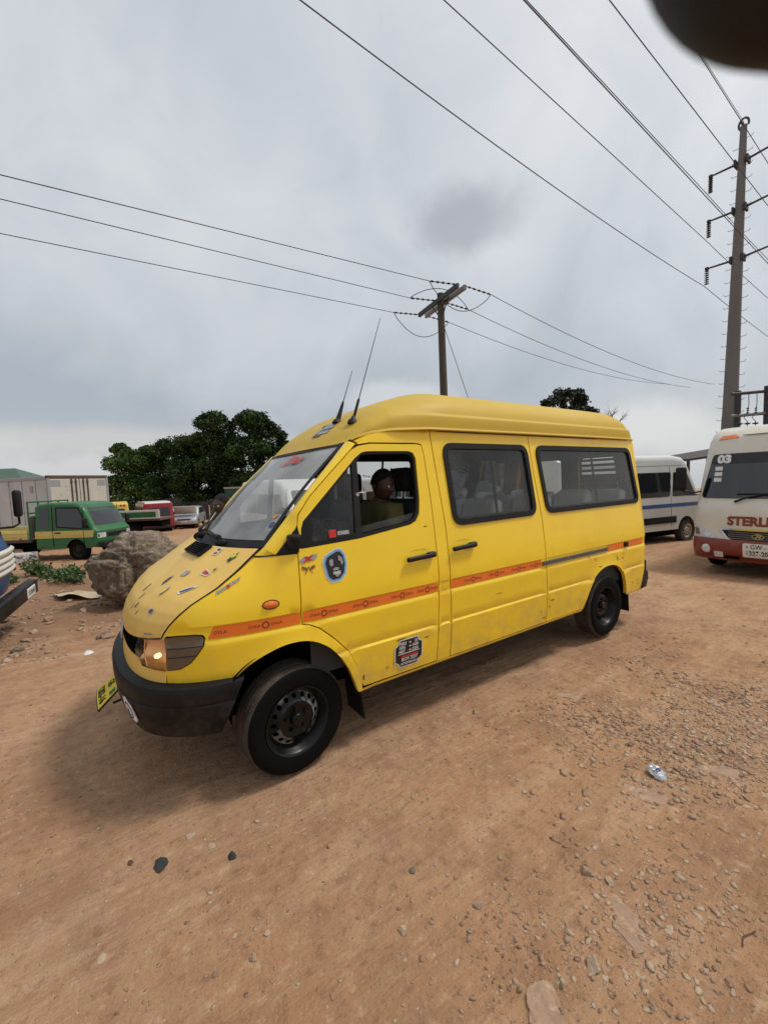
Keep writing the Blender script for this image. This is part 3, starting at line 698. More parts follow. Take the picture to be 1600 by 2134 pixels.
rb_s = [(-.93, 4.30), (-.955, 4.36), (-.95, 4.46), (-.90, 4.545), (-.80, 4.575), (-.4, 4.585), (0, 4.585)]; rb_s = rb_s + [(-y, x) for y, x in rb_s[::-1][1:]]
b = B(); zp = [(.0, .705), (.0, .60), (.028, .575), (.034, .50), (.012, .40), (-.05, .385)]
def rbump(i, j):
    y, x = rb_s[int(round(i * (len(rb_s) - 1)))]; o, z = zp[int(round(j * 5))]; cut = max(0, (.62 - z)) * .0
    return Vector((x - .045 + o * (1 if x > 4.4 else .3) - (.10 * max(0, (.50 - z)) if x < 4.5 else 0), y * (1 + o * .3), z))
b.grid(rbump, len(rb_s), 6); b.build('rear_bumper', 'bumper_plastic', van, 40)
# --- nose: valance, grille, headlamps, bumper
def nos(s, z, off=0.0):
    x, y, nx, ny = nose(s); o = off - .13 * (z - .75) * nx * nx; return Vector((x + nx * o, y + ny * o, z))
sc = s_of_x(-.667); sy5 = s_of_y(.515)
b = B()
b.grid(lambda i, j: nos(-sc + 2 * sc * i, .690 + (.078 + .035 * (abs(2 * i - 1) < .72)) * j, -.002), 60, 4)
b.grid(lambda i, j: nos(-sc + 2 * sc * i, .690 + .11 * j, -.03), 60, 3)
b.build('front_valance', 'yellow_hood', van)
b = B()
b.grid(lambda i, j: nos((-sy5 + 2 * sy5 * i) * .985, .795 + .10 * j, -.035), 40, 3)
b.build('grille_backing', 'dark', van)
for k in range(4):
    c = B(); z0 = .80 + k * .026; c.grid(lambda i, j: nos((-sy5 + 2 * sy5 * i) * .985, z0 + .013 * math.sin(j * 3.14), -.012 + .016 * math.sin(j * 3.14) - .01 * (j > .9)), 40, 6); c.build('grille_bar', 'black_plastic', van, 60)
b = B(); b.lathe([(.062, -.006), (.070, 0), (.062, .006), (.054, 0), (.062, -.006)], nos(0, .845, .012), (-1, 0, .13), 28)
for a in (90, 210, 330): b.tube([nos(0, .845, .012), nos(0, .845, .012) + Vector((0, math.cos(R(a)) * .058, math.sin(R(a)) * .058))], [.010, .003], 5)
b.build('grille_badge', 'metal', van, 50)
lw = interp([sy5, (sy5 + sc) / 2, sc], [.792, .778, .768]); lt = interp([sy5, (sy5 + sc) / 2, sc], [.918, .938, .952])
hl = B(); hl.grid(lambda i, j: nos(sy5 + (sc - sy5) * i, lw(sy5 + (sc - sy5) * i) + (lt(sy5 + (sc - sy5) * i) - lw(sy5 + (sc - sy5) * i)) * j, .004 + .012 * math.sin(math.pi * j)), 16, 10)
hlamp = hl.build('headlamp', 'lens_glass', van)
rf = B()
def refl(i, j):
    s = sy5 + (sc - sy5) * i; z = lw(s) + (lt(s) - lw(s)) * j; r2 = ((i - .5) * 2) ** 2 + ((j - .5) * 2) ** 2
    return nos(s, z, -.012 - .075 * max(0, 1 - r2 * .55))
rf.grid(refl, 18, 12); rf.build('reflector', 'reflector', hlamp, 60)
q = B(); q.lathe([(.0, -.02), (.012, -.015), (.015, 0), (.010, .016), (.0, .02)], nos((sy5 + sc) / 2 + .03, .83, -.035), (-.9, -.4, 0), 12); q.build('bulb', 'bulb', hlamp)
q = B(); q.tube([nos(sy5 + (sc - sy5) * .26, lt(sy5), -.006), nos(sy5 + (sc - sy5) * .33, .84, .002), nos(sy5 + (sc - sy5) * .42, lw(sc) + .01, -.004)], .0035, 5); q.build('lens_rib', 'reflector', hlamp)
mirror_y(hlamp)
ind_pl = [(-.664, .774), (-.664, .953), (-.60, .963), (-.52, .965), (-.488, .959), (-.478, .944), (-.489, .907), (-.518, .863), (-.552, .819), (-.602, .785)]
ind = panel(inset(ind_pl, .002), lambda x, z: side(x, z, .004), step=.03, lip=(0, .03, 0)); ind = ind.build('side_lamp', 'smoke_lens', van)
for zz_ in (.845, .895): 
    q = B(); q.grid(lambda i, j: side(-.655 + (.13 + (zz_ - .84) * .6) * i, zz_ + .004 * j + .01 * i, .006), 10, 2); q.build('lens_rib', 'black_plastic', ind)
mirror_y(ind)
BP = [(-.03, .706), (.034, .700), (.060, .690), (.072, .666), (.072, .604), (.063, .598), (.063, .588), (.070, .582), (.060, .49), (.052, .46), (.040, .415), (-.02, .405)]
s_top, s_bot = s_of_x(-.292), s_of_x(-.425)
def bump_pt(u, j):
    o, z = BP[j]; e = np.interp(z, [.405, .706], [s_bot, s_top]); s = -e + 2 * e * u; x, y, nx, ny = nose(s)
    o2 = o * np.interp(abs(s), [0, s_of_x(-.5), s_top], [1, .85, .38]); zz = z + .065 * max(0, 1 - abs(s) / s_of_y(.62)) * max(0, (.60 - z) / .2)
    return Vector((x + nx * o2, y + ny * o2, zz))
b = B(); b.grid(lambda i, j: bump_pt(i, int(round(j * (len(BP) - 1)))), 90, len(BP))
bumper = b.build('front_bumper', 'bumper_plastic', van, 38)
mirror_y
# emblem patch and number plate on the bumper
def bmp(s, z, off): 
    x, y, nx, ny = nose(s); o = np.interp(z, [.40, .47, .60], [.045, .056, .066]) * .93 + off; return Vector((x + nx * o, y + ny * o, z))
s0 = s_of_y(.52)
panel([(s0 - .085, .575), (s0 - .03, .588), (s0 + .045, .556), (s0 + .10, .487), (s0 + .075, .463), (s0 + .0, .478), (s0 - .055, .512)], lambda s, z: bmp(s, z, .006), step=.04).build('bumper_sticker', 'grey_print', bumper)
panel([(s0 - .082, .573), (s0 - .03, .585), (s0 + .043, .554), (s0 + .096, .488), (s0 + .073, .466), (s0 + .0, .481), (s0 - .053, .514)], lambda s, z: bmp(s, z, .008), step=.04).build('sticker_face', 'white_print', bumper)
ring = ell(s0 + .005, .522, .046, .028, 20)
panel(inset(ring, -.004), lambda s, z: bmp(s, z + (s0 - s) * .5, .0095), [inset(ring, .004)], step=.02).build('sticker_emblem', 'black_print', bumper)
panel([(s0 - .02, .515), (s0 + .0, .523), (s0 + .02, .505), (s0 + .03, .52), (s0 + .03, .51), (s0 + .02, .495), (s0 - .005, .51)], lambda s, z: bmp(s, z + (s0 - s) * .5, .0095), step=.02).build('sticker_emblem', 'black_print', bumper)
PF = [Vector((-.898, .14, .500)), Vector((-.894, -.165, .500)), Vector((-1.012, -.165, .388)), Vector((-1.022, .14, .408))]   # top far, top near, bottom near, bottom far
def plate_pt(a, c, off=0.0):
    p = PF[0].lerp(PF[1], a).lerp(PF[3].lerp(PF[2], a), 1 - c); n = (PF[1] - PF[0]).cross(PF[3] - PF[0]).normalized(); n = n if n.x < 0 else -n
    return p + n * (off + .010 * math.sin(a * 3.0) * (1 - c))
b = B(); b.grid(lambda i, j: plate_pt(i, j, 0), 8, 6); b.grid(lambda i, j: plate_pt(i, j, -.006), 8, 6, flip=True)
plate = b.build('number_plate', 'black_plastic', van)
b = B(); b.grid(lambda i, j: plate_pt(.03 + .94 * i, .05 + .90 * j, .003), 8, 6); b.build('plate_face', 'plate_yellow', plate)
lettering('plate_lettering', '1202-16', .40, lambda a, c: plate_pt(.5 + a * .56, .27 + c * 1.05, .006), 'black_print', plate, bold=.012)
lettering('plate_lettering', 'GS', .40, lambda a, c: plate_pt(.36 + a * .56, .72 + c * 1.05, .006), 'black_print', plate, bold=.012)
b = B(); b.grid(lambda i, j: plate_pt(.74 + .16 * i, .60 + .28 * j, .005), 3, 3); b.build('plate_flag', 'green_print', plate)
b = B(); b.tube([plate_pt(.3, 1.0, -.01), Vector((-.87, .05, .53))], .012, 6); b.tube([plate_pt(.8, 1.0, -.01), Vector((-.87, -.09, .53))], .012, 6); b.tube([(-.93, -.21, .44), (-.86, -.20, .45)], .008, 5); b.build('plate_bracket', 'black_plastic', plate)
# --- side stripe, rail, small lamps, stickers
def strip(x0, x1, z0, z1, nm, m_, off=.0025, par=van, cut=0.0):
    b = B(); n = max(3, int((x1 - x0) / .04)); b.grid(lambda i, j: side(x0 + (x1 - x0) * i + cut * (1 - i) * j, z0 + (z1 - z0) * j, off), n, 3); return b.build(nm, m_, par)
for x0, x1, par in ((-.462, .046, fender), (.062, 1.128, door), (1.263, 2.376, slide), (3.522, 4.29, quarter)):
    strip(x0, x1, .938, 1.003, 'orange_stripe', 'orange', .0025, par, .03 if x0 < -.4 else 0)
def stripe_mark(xc, par):
    ring = ell(xc, .970, .021, .021, 14); panel(ring, lambda x, z: side(x, z, .0045), [inset(ring, .006)], step=.05).build('stripe_emblem', 'brown_print', par)
    for dx in (-.062, .062): lettering('stripe_lettering', 'DVLA', .026, lambda a, c: side(xc + dx + a, .970 + c, .0045), 'brown_print', par)
for xc, par in ((-.16, fender), (.20, door), (.50, door), (.80, door), (1.03, door), (1.50, slide), (1.78, slide), (2.06, slide), (2.30, slide)): stripe_mark(xc, par)
lettering('stripe_lettering', 'DVLA', .026, lambda a, c: side(-.40 + a, .968 + c, .0045), 'brown_print', fender)
b = B(); pr = [(.0, .985), (.014, .985), (.014, .974), (.003, .972), (.003, .960), (.014, .958), (.014, .946), (.0, .946)]
b.grid(lambda i, j: side(2.392 + 1.125 * i, pr[int(round(j * 7))][1], pr[int(round(j * 7))][0]), 24, 8); b.build('door_rail', 'rail', quarter)
b = B(); b.rbox((3.86, -.985, .945), (3.93, -.955, 1.0), .01); b.build('rail_stop', 'black_plastic', quarter)
b = B(); b.lathe([(.0, .018), (.012, .017), (.024, .010), (.028, 0)], (0, 0, 0), (0, -1, 0), 18); me = b.mesh('l')
for v in me.vertices: v.co = Vector((v.co.x * 1.55, v.co.y, v.co.z * .82)) + side(-.125, 1.083, -.002)
obj('side_repeater', me, 'lamp_amber', fender)
rp = ell(-.125, 1.083, .050, .028, 24); panel(rp, lambda x, z: side(x, z, .003), [inset(rp, .007)], step=.05).build('repeater_rim', 'brown_print', fender)
# weight plate sticker low on the door
def wp(a, c, off=.004): return side(.84 + a, .552 + c * 1.0, off)
oc = [(-.105, .075)] ; sgn = []
def notch(w, h, r): 
    o = []
    for cx, cz_, a0 in ((w, h, 180), (-w, h, 270), (-w, -h, 0), (w, -h, 90)):
        for k in range(5): a = R(a0 + 90 - k * 22.5); o.append((cx + r * math.cos(a) * (1 if True else 0), cz_ + r * math.sin(a)))
    return o
nk = notch(.125, .105, .042)
panel(nk, lambda a, c: wp(a, c, .004), step=.05).build('weight_plate', 'white_print', door)
panel(inset(nk, .009), lambda a, c: wp(a, c, .0055), step=.05).build('weight_plate_face', 'black_print', door)
b = B(); b.grid(lambda i, j: wp(-.095 + .19 * i, -.004 + .006 * j, .0075), 6, 2); b.build('weight_plate_rule', 'white_print', door)
for s_, x_, z_, sz, m_ in (('PERS', -.055, .073, .030, 'white_print'), ('GRS', -.062, .045, .030, 'white_print'), ('NET', -.062, .016, .030, 'white_print'), ('23', .062, .073, .030, 'white_print'), ('3500', .055, .045, .028, 'white_print'), ('2500', .055, .016, .028, 'white_print'), ('BOX 2237', .005, -.045, .033, 'white_print'), ('A/TOWN-K-2', .005, -.077, .026, 'white_print')):
    lettering('weight_plate_lettering', s_, sz, lambda a, c: wp(x_ + a, z_ + c, .0075), m_, door, bold=.0008)
b = B(); b.grid(lambda i, j: wp(-.07 + .15 * i, -.028 + .014 * j, .0072), 6, 2); b.build('weight_plate_band', 'red_print', door)
for z_ in (.073, .045, .016): panel([(.012, z_), (.0, z_ + .007), (-.012, z_), (.0, z_ - .007)], lambda a, c: wp(a + .008, c, .0075), step=.05).build('weight_plate_mark', 'white_print', door)
# black badge with blue edge, small badge and flags near the mirror
bd = [(x + .022, z + .014) for x, z in ((.195, 1.262), (.215, 1.305), (.29, 1.338), (.325, 1.335), (.350, 1.30), (.358, 1.24), (.345, 1.18), (.305, 1.142), (.245, 1.138), (.212, 1.17))]
panel(inset(bd, -.006), lambda x, z: side(x, z, .003), step=.05).build('round_badge_edge', 'white_print', door)
panel(bd, lambda x, z: side(x, z, .004), step=.05).build('round_badge_edge', 'blue_print', door)
panel(inset(bd, .014), lambda x, z: side(x, z, .0055), step=.05).build('round_badge', 'black_print', door)
for pl in ([(.235, 1.27), (.25, 1.285), (.262, 1.275), (.262, 1.245), (.25, 1.235), (.238, 1.245)], [(.30, 1.30), (.325, 1.285), (.333, 1.25), (.32, 1.235), (.315, 1.26), (.30, 1.27)], [(.255, 1.218), (.275, 1.228), (.30, 1.222), (.295, 1.21), (.26, 1.208)], [(.262, 1.20), (.31, 1.205), (.30, 1.175), (.285, 1.165), (.27, 1.175)]):
    panel(pl, lambda x, z: side(x + .022, z + .014, .0075), step=.05).build('badge_print', 'grey_print', door)
lettering('badge_lettering', 'PAPA', .022, lambda a, c: side(.304 + a, 1.206 + c, .009), 'white_print', door, bold=.001)
lettering('door_badge', '4X4', .062, lambda a, c: side(.118 + a, 1.315 + c * .62 + a * .12, .004), 'grey_print', door, bold=.006, shear=.3)
lettering('door_badge', 'X', .060, lambda a, c: side(.118 + a, 1.315 + c * .62 + a * .12, .006), 'red_print', door, bold=.005, shear=.2)
for s, c1 in ((-1, 'green_print'), (1, 'green_print')):
    panel([(.12 + s * .008, 1.262), (.12 + s * .04, 1.278), (.12 + s * .042, 1.268), (.12 + s * .010, 1.254)], lambda x, z: side(x, z, .004), step=.05).build('flag_sticker', c1, door)
    panel([(.12 + s * .010, 1.254), (.12 + s * .042, 1.268), (.12 + s * .042, 1.258), (.12 + s * .012, 1.246)], lambda x, z: side(x, z, .004), step=.05).build('flag_sticker', 'red_print', door)
    panel([(.12 + s * .002, 1.27), (.12 + s * .006, 1.27), (.12 - s * .022, 1.225), (.12 - s * .026, 1.227)], lambda x, z: side(x, z, .0042), step=.05).build('flag_staff', 'brown_print', door)
lettering('fender_badge', 'MAXSPORT', .026, lambda a, c: side(-.335 + a * .98, 1.212 + c * .85 + a * .50, .004), 'grey_print', fender, bold=.0015, shear=.2)
panel([(-.343, 1.215), (-.333, 1.222), (-.325, 1.214), (-.330, 1.202), (-.340, 1.203)], lambda x, z: side(x, z, .005), step=.05).build('fender_badge', 'red_print', fender)
# hood stickers: (u, v, half width, half height, kind)
def hs_patch(pl, u0, v0, off, nm, m_): panel(pl, lambda a, c: hood_p(u0 + a, v0 + c, off), step=.03).build(nm, m_, hood)
def star(n, r0, r1, sx=1, sz=1, ph=0): return [((r0 if k % 2 == 0 else r1) * math.cos(math.pi * k / n + ph) * sx, (r0 if k % 2 == 0 else r1) * math.sin(math.pi * k / n + ph) * sz) for k in range(2 * n)]
def stk(u, v, *layers):
    for i, (pl, m_) in enumerate(layers): hs_patch(pl, u, v, .004 + .002 * i, 'hood_sticker', m_)
def shift(pl, dx, dz): return [(x + dx, z + dz) for x, z in pl]
stk(.63, .955, (rect(-.030, -.030, .030, .030), 'white_print'), (rect(-.018, -.024, .018, -.004), 'red_print'), (rect(-.02, .008, .02, .022), 'black_print'))
stk(.855, .93, (star(5, .042, .026, .8, 1.0), 'green_print'), (shift(star(4, .028, .014, .8, 1.0), 0, .01), 'plate_yellow'), (shift(star(4, .018, .007), 0, -.02), 'black_print'))
stk(.775, .80, ([(-.045, -.022), (.04, -.026), (.048, .0), (-.035, .024)], 'white_print'), ([(-.036, -.014), (.032, -.018), (.038, -.002), (-.03, .014)], 'red_print'), (shift(star(4, .018, .008), .05, .03), 'green_print'))
stk(.56, .755, ([(-.04, -.025), (.035, -.022), (.052, .014), (.014, .026), (-.03, .014)], 'grey_print'))
stk(.43, .67, (ell(0, 0, .022, .048), 'grey_print'), (ell(0, 0, .014, .036), 'black_print'))
stk(.60, .59, (ell(0, 0, .026, .044), 'grey_print'), (ell(0, 0, .018, .032), 'plate_yellow'))
stk(.80, .665, ([(-.055, -.045), (-.02, -.055), (.02, -.012), (.048, .025), (.038, .042), (.0, .016), (-.035, .0)], 'white_print'), ([(-.045, -.036), (-.02, -.042), (.018, -.008), (.038, .026), (.0, .006)], 'navy_print'))
stk(.69, .40, (star(6, .042, .030), 'white_print'), (star(6, .034, .022), 'purple_print'))
hs_patch(rect(-.060, -.022, .060, .022), .82, .085, .004, 'hood_badge', 'white_print'); lettering('hood_badge_lettering', 'SUZUKI', .034, lambda a, c: hood_p(.82 + a * .95, .085 + c * 1.1, .006), 'navy_print', hood, bold=.002)
for u0, v0, a, l in ((.30, .48, .5, .07), (.36, .40, .4, .08), (.22, .55, .45, .09), (.46, .34, .3, .06), (.28, .36, .4, .06)):
    hs_patch([(-l * .2, -l * .5), (l * .05, -l * .3), (l * .25, l * .5), (l * .1, l * .45), (-l * .05, 0)], u0, v0, .003, 'paint_chip', 'black_print')
# scrapes and dents along the lower body
for x, z, l, w, m_, par in ((.72, .66, .10, .010, 'brown_print', door), (.98, .62, .05, .010, 'brown_print', door), (3.70, .84, .02, .05, 'brown_print', quarter), (3.80, .83, .05, .012, 'brown_print', quarter), (2.50, .60, .07, .012, 'brown_print', quarter), (3.32, .80, .06, .012, 'brown_print', quarter), (1.75, .80, .10, .006, 'brown_print', slide), (2.40, .45, .05, .014, 'brown_print', slide), (1.04, 1.43, .04, .008, 'brown_print', door), (.46, .47, .012, .05, 'brown_print', door)):
    panel([(x, z), (x + l * .4, z + w * .5), (x + l, z + w * .2), (x + l * .8, z - w * .4), (x + l * .3, z - w * .3)], lambda a, c: side(a, c, .002), step=.06).build('paint_scrape', m_, par)
mat('paint_smudge', (0.50, 0.32, 0.035), .6, var=.3, vscale=30); mat('rust_spot', (0.20, 0.085, 0.03), .85, var=.4, vscale=40)
rs_ = random.Random(5)
def blot(x, z, r, par, m_, sx=1.0, sz=1.0):
    n = 11; ph_ = rs_.random() * 50; pl = [(x + sx * r * (1 + .55 * noise.noise((math.cos(6.283 * k / n) * 1.5 + ph_, math.sin(6.283 * k / n) * 1.5, ph_))) * math.cos(6.283 * k / n), z + sz * r * (1 + .55 * noise.noise((math.cos(6.283 * k / n) * 1.5, math.sin(6.283 * k / n) * 1.5 + ph_, ph_))) * math.sin(6.283 * k / n)) for k in range(n)]
    panel(pl, lambda a, c: side(a, c, .0012), step=.05).build('paint_blemish', m_, par)
for par, x0, x1, z0, z1, n in ((quarter, 3.12, 3.30, .80, .92, 6), (quarter, 3.66, 3.90, .80, .88, 6), (quarter, 2.48, 2.54, .42, .62, 3), (slide, 2.36, 2.44, .42, .55, 3), (door, .50, 1.08, .43, .50, 4), (quarter, 4.0, 4.28, .44, .55, 3)):
    for k in range(n):
        big_ = rs_.random() < .55; blot(x0 + (x1 - x0) * rs_.random(), z0 + (z1 - z0) * rs_.random(), (.006 + .009 * rs_.random()) if big_ else (.0025 + .0035 * rs_.random()), par, 'paint_smudge' if big_ else 'rust_spot', .5 + 1.2 * rs_.random(), .5 + .8 * rs_.random())
# --- wheels
def tyre_profile(r, w):
    h = w / 2; g = []
    g += [(r * .625, -h * .80), (r * .66, -h * .96), (r * .78, -h * 1.04), (r * .90, -h * 1.0), (r * .955, -h * .90), (r * .985, -h * .78)]
    for k in range(4):
        y0 = -h * .70 + k * h * .39
        g += [(r, y0), (r, y0 + h * .26), (r * .975, y0 + h * .29), (r * .975, y0 + h * .36)]
    g += [(r, h * .74), (r * .985, h * .80), (r * .955, h * .90), (r * .90, h * 1.0), (r * .78, h * 1.04), (r * .66, h * .96), (r * .625, h * .80)]
    return g
def make_wheel(parent, x, y, steer=0.0, worn=True, r=.332, w=.207, side_sign=-1, deep=.0):
    wl = empty('wheel', (x, y, r - .003), 0, parent); wl.rotation_euler = (0, 0, steer if side_sign < 0 else steer + math.pi)
    b = B(); b.lathe(tyre_profile(r, w), (0, 0, 0), (0, 1, 0), 56)
    tp = b.mesh('tyre', 28)
    tp.materials.append(MATS['tyre']); tp.materials.append(MATS['tread'])
    for p in tp.polygons:
        rr = math.hypot(p.center.x, p.center.z); p.material_index = 1 if rr > r * .945 else 0
    obj('tyre', tp, None, wl)
    rm = B(); f = -w / 2
    rm.lathe([(.200, f + .012), (.212, f + .004), (.214, f + .010), (.203, f + .020), (.196, f + .035), (.185, f + .052 + deep), (.176, f + .070 + deep)], (0, 0, 0), (0, 1, 0), 48)
    rim = rm.build('rim', 'rim_black', wl, 40)
    ds = B(); out = ell(0, 0, .177, .177, 48); hl_ = [ell(.142 * math.cos(2 * math.pi * k / 16), .142 * math.sin(2 * math.pi * k / 16), .0145, .0145, 10) for k in range(16)]
    zf = interp([0, .06, .085, .108, .120, .142, .160, .178], [.045, .045, .040, .030, .040, .060, .068, .070])
    panel(out, lambda a, c: Vector((a, f + zf(math.hypot(a, c)) + deep, c)), hl_, step=.018, b=ds, lip=(0, .012, 0)); ds.build('wheel_disc', 'rim_black', rim, 40)
    if worn:
        rg_ = B(); panel(ell(0, 0, .162, .162, 40), lambda a, c: Vector((a, f + zf(math.hypot(a, c)) + deep - .0012, c)), hl_ + [ell(0, 0, .112, .112, 32)], step=.018, b=rg_); rg_.build('worn_ring', 'rim_worn', rim, 40)
    hb = B(); hb.lathe([(.0, f + .012 + deep), (.034, f + .014 + deep), (.040, f + .022 + deep), (.042, f + .046 + deep)], (0, 0, 0), (0, 1, 0), 20); hb.build('hub_cap', 'rim_black', rim)
    for k in range(5):
        a = 2 * math.pi * k / 5 + .4; nb_ = B(); nb_.lathe([(.0, -.022), (.009, -.022), (.011, -.016), (.012, .0)], (.066 * math.cos(a), f + .045 + deep, .066 * math.sin(a)), (0, 1, 0), 6); nb_.build('wheel_nut', 'rim_black', rim)
    bk = B(); bk.lathe([(.0, f + .10 + deep), (.19, f + .10 + deep)], (0, 0, 0), (0, 1, 0), 24); bk.build('brake_drum', 'dark', rim)
    return wl
YW = .842
make_wheel(van, 0, -YW, R(5), True); make_wheel(van, 3.55, -YW, 0, False, deep=.02)
make_wheel(van, 0, YW, R(5), True, side_sign=1); make_wheel(van, 3.55, YW, 0, False, side_sign=1, deep=.02)
for x, y0, y1, z0, z1 in ((.43, -.93, -.70, .16, .58), (3.985, -.94, -.72, .17, .60)):
    b = B(); b.rbox((x, y0, z0), (x + .014, y1, z1), .006, 1, fn=lambda v: Vector((v.x + .04 * ((z1 - v.z) / .4) ** 2, v.y, v.z))); o = b.build('mud_flap', 'rubber', van); mirror_y(o)
# --- interior
b = B(); b.box((-.25, -.53, .50), (.50, .53, .56)); b.box((.50, -.86, .50), (3.02, .86, .56)); b.box((3.02, -.53, .50), (3.98, .53, .56)); b.box((3.98, -.86, .50), (4.33, .86, .56)); b.box((3.02, -.86, .80), (3.98, .86, .83)); b.build('cabin_floor', 'dark', van)
lin_pl = [(.12, .56), (4.33, .56), (4.30, 2.14), (.66, 2.06), (.12, 1.60)]
def inner(x, z): return Vector((x, -(Wz(z) - .062), z))
lin = panel(lin_pl, inner, [inset(door_hole, .0), inset(W1, .045), inset(W2, .045)], step=.12, zs=ZS[::2]).build('side_lining', 'lining', van); mirror_y(lin)
b = B(); b.grid(lambda i, j: roof_pt(.05 + .93 * i, .02 + (math.pi - .04) * j) * .98 + Vector((.03, 0, -.0)), 40, 30); b.build('headlining', 'headliner', van)
rl = B(); panel(rect(-.84, .5, .84, 2.16), lambda y, z: back(y * (1 if z < 1.2 else 1 - .13 * (z - 1.2)), z, -.06), [inset(bwin(-1), .0), inset(bwin(1), .0)], step=.15, b=rl); rl.build('rear_lining', 'lining', van)
b = B(); b.rbox((-.20, -.80, .88), (.30, .80, 1.33), .08, 4, fn=lambda v: Vector((v.x, v.y * (1 - .06 * (v.z < 1)), v.z))); b.rbox((.08, -.66, 1.20), (.36, -.20, 1.40), .05, 3); b.box((-.20, -.53, .56), (.12, .53, .9)); b.build('dashboard', 'dash', van)
b = B(); M = Matrix.Translation((.42, -.43, 1.33)) @ Matrix.Rotation(R(-52), 4, 'Y')
b.tube([M @ Vector((.205 * math.cos(2 * math.pi * k / 32), .205 * math.sin(2 * math.pi * k / 32), 0)) for k in range(33)], .016, 8); b.tube([M @ Vector((-.2, 0, 0)), M @ Vector((.2, 0, 0))], .014, 6); b.tube([M @ Vector((0, 0, 0)), M @ Vector((.0, .19, 0))], .014, 6)
b.lathe([(0, .02), (.05, .02), (.06, -.02), (.03, -.05), (.03, -.35)], M @ Vector((0, 0, 0)), M.to_3x3() @ Vector((0, 0, 1)), 14); b.build('steering_wheel', 'rubber', van, 60)
def seat(x, y, w, mcov, z0=.58, hh=.78, head=True):
    s = empty('seat', (x, y, z0), 0, van)
    b = B(); b.rbox((-.02, -w / 2, .20), (.46, w / 2, .40), .06, 3); b.build('seat_cushion', mcov, s, 60)
    b = B(); b.rbox((.40, -w / 2, .30), (.54, w / 2, .30 + hh), .06, 4, fn=lambda v: Vector((v.x + .16 * (v.z - .3), v.y * (1 - .12 * max(0, (v.z - .75))), v.z))); b.build('seat_back', mcov, s, 60)
    if head:
        b = B(); b.rbox((.53, -.13, .36 + hh), (.63, .13, .56 + hh), .045, 4); b.tube([(.55, -.05, .25 + hh), (.57, -.05, .40 + hh)], .008, 6); b.tube([(.55, .05, .25 + hh), (.57, .05, .40 + hh)], .008, 6); b.build('headrest', 'seat_dark', s, 60)
    b = B(); b.box((.05, -w / 2 + .04, -.02), (.42, w / 2 - .04, .22)); b.build('seat_base', 'dark', s)
seat(.62, -.45, .50, 'seat_dark', .62, .70); seat(.62, .38, .85, 'seat_dark', .62, .68)
for xr in (1.42, 2.14, 2.86, 3.58):
    for yr, wr in ((-.62, .42), (-.19, .42), (.56, .44)): seat(xr, yr, wr, 'seat_grey', .60, .68, head=False)
for y, z in ((-.80, 1.52), (-.80, 1.75)): pass
b = B(); b.tube([(1.18, -.70, .56), (1.18, -.72, 2.1)], .016, 8); b.tube([(1.18, -.70, 1.25), (1.18, .70, 1.25)], .016, 8); b.tube([(1.18, .70, .56), (1.18, .72, 2.1)], .016, 8); b.build('grab_rail', 'seat_grey', van)
b = B(); b.rbox((.42, -.14, 1.84), (.45, .14, 1.91), .012); b.tube([(.435, 0, 1.90), (.46, 0, 2.0)], .008, 6); b.build('inside_mirror', 'rubber', van)
b = B(); b.tube([(.515, -.868, 1.69), (.53, -.85, 1.70), (.60, -.842, 1.698)], .005, 6); b.lathe([(0, 0), (.013, .0), (.013, .012), (0, .012)], (.522, -.868, 1.69), (0, -1, 0), 10); b.build('window_catch', 'metal', door)
b = B(); b.grid(lambda i, j: side(.285 + .05 * i, 1.425 + .05 * j, -.013), 4, 4); b.build('glass_sticker', 'red_print', door)
b = B(); b.grid(lambda i, j: side(.345 + .085 * i, 1.437 + .025 * j, -.013), 4, 3); b.build('glass_sticker', 'grey_print', door)
# ------------------------------------------------------------------ setting: ground
mat('pebble', (0.30, 0.185, 0.115), .9, var=.3, vscale=9, bump=.3, bscale=60, col2=(0.22, 0.135, 0.085), c2lo=.5, c2hi=.6, c2scale=1.7, col3=(.38, .27, .18), c3scale=2.3, c3lo=.58, c3hi=.64)
mat('stone', (0.33, 0.22, 0.145), .9, var=.25, vscale=14, bump=.5, bscale=40, col2=(0.26, 0.165, 0.105), c2lo=.5, c2hi=.7, c2scale=12)
mat('pale_stone', (0.40, 0.295, 0.20), .9, var=.2, vscale=14, bump=.5, bscale=40)
mat('boulder_rock', (0.215, 0.165, 0.115), .95, var=.45, vscale=5, bump=1.0, bscale=18, bdist=.05, col2=(0.10, 0.075, 0.055), c2lo=.5, c2hi=.64, c2scale=4, col3=(0.36, 0.32, 0.26), c3scale=11, c3lo=.56, c3hi=.70)
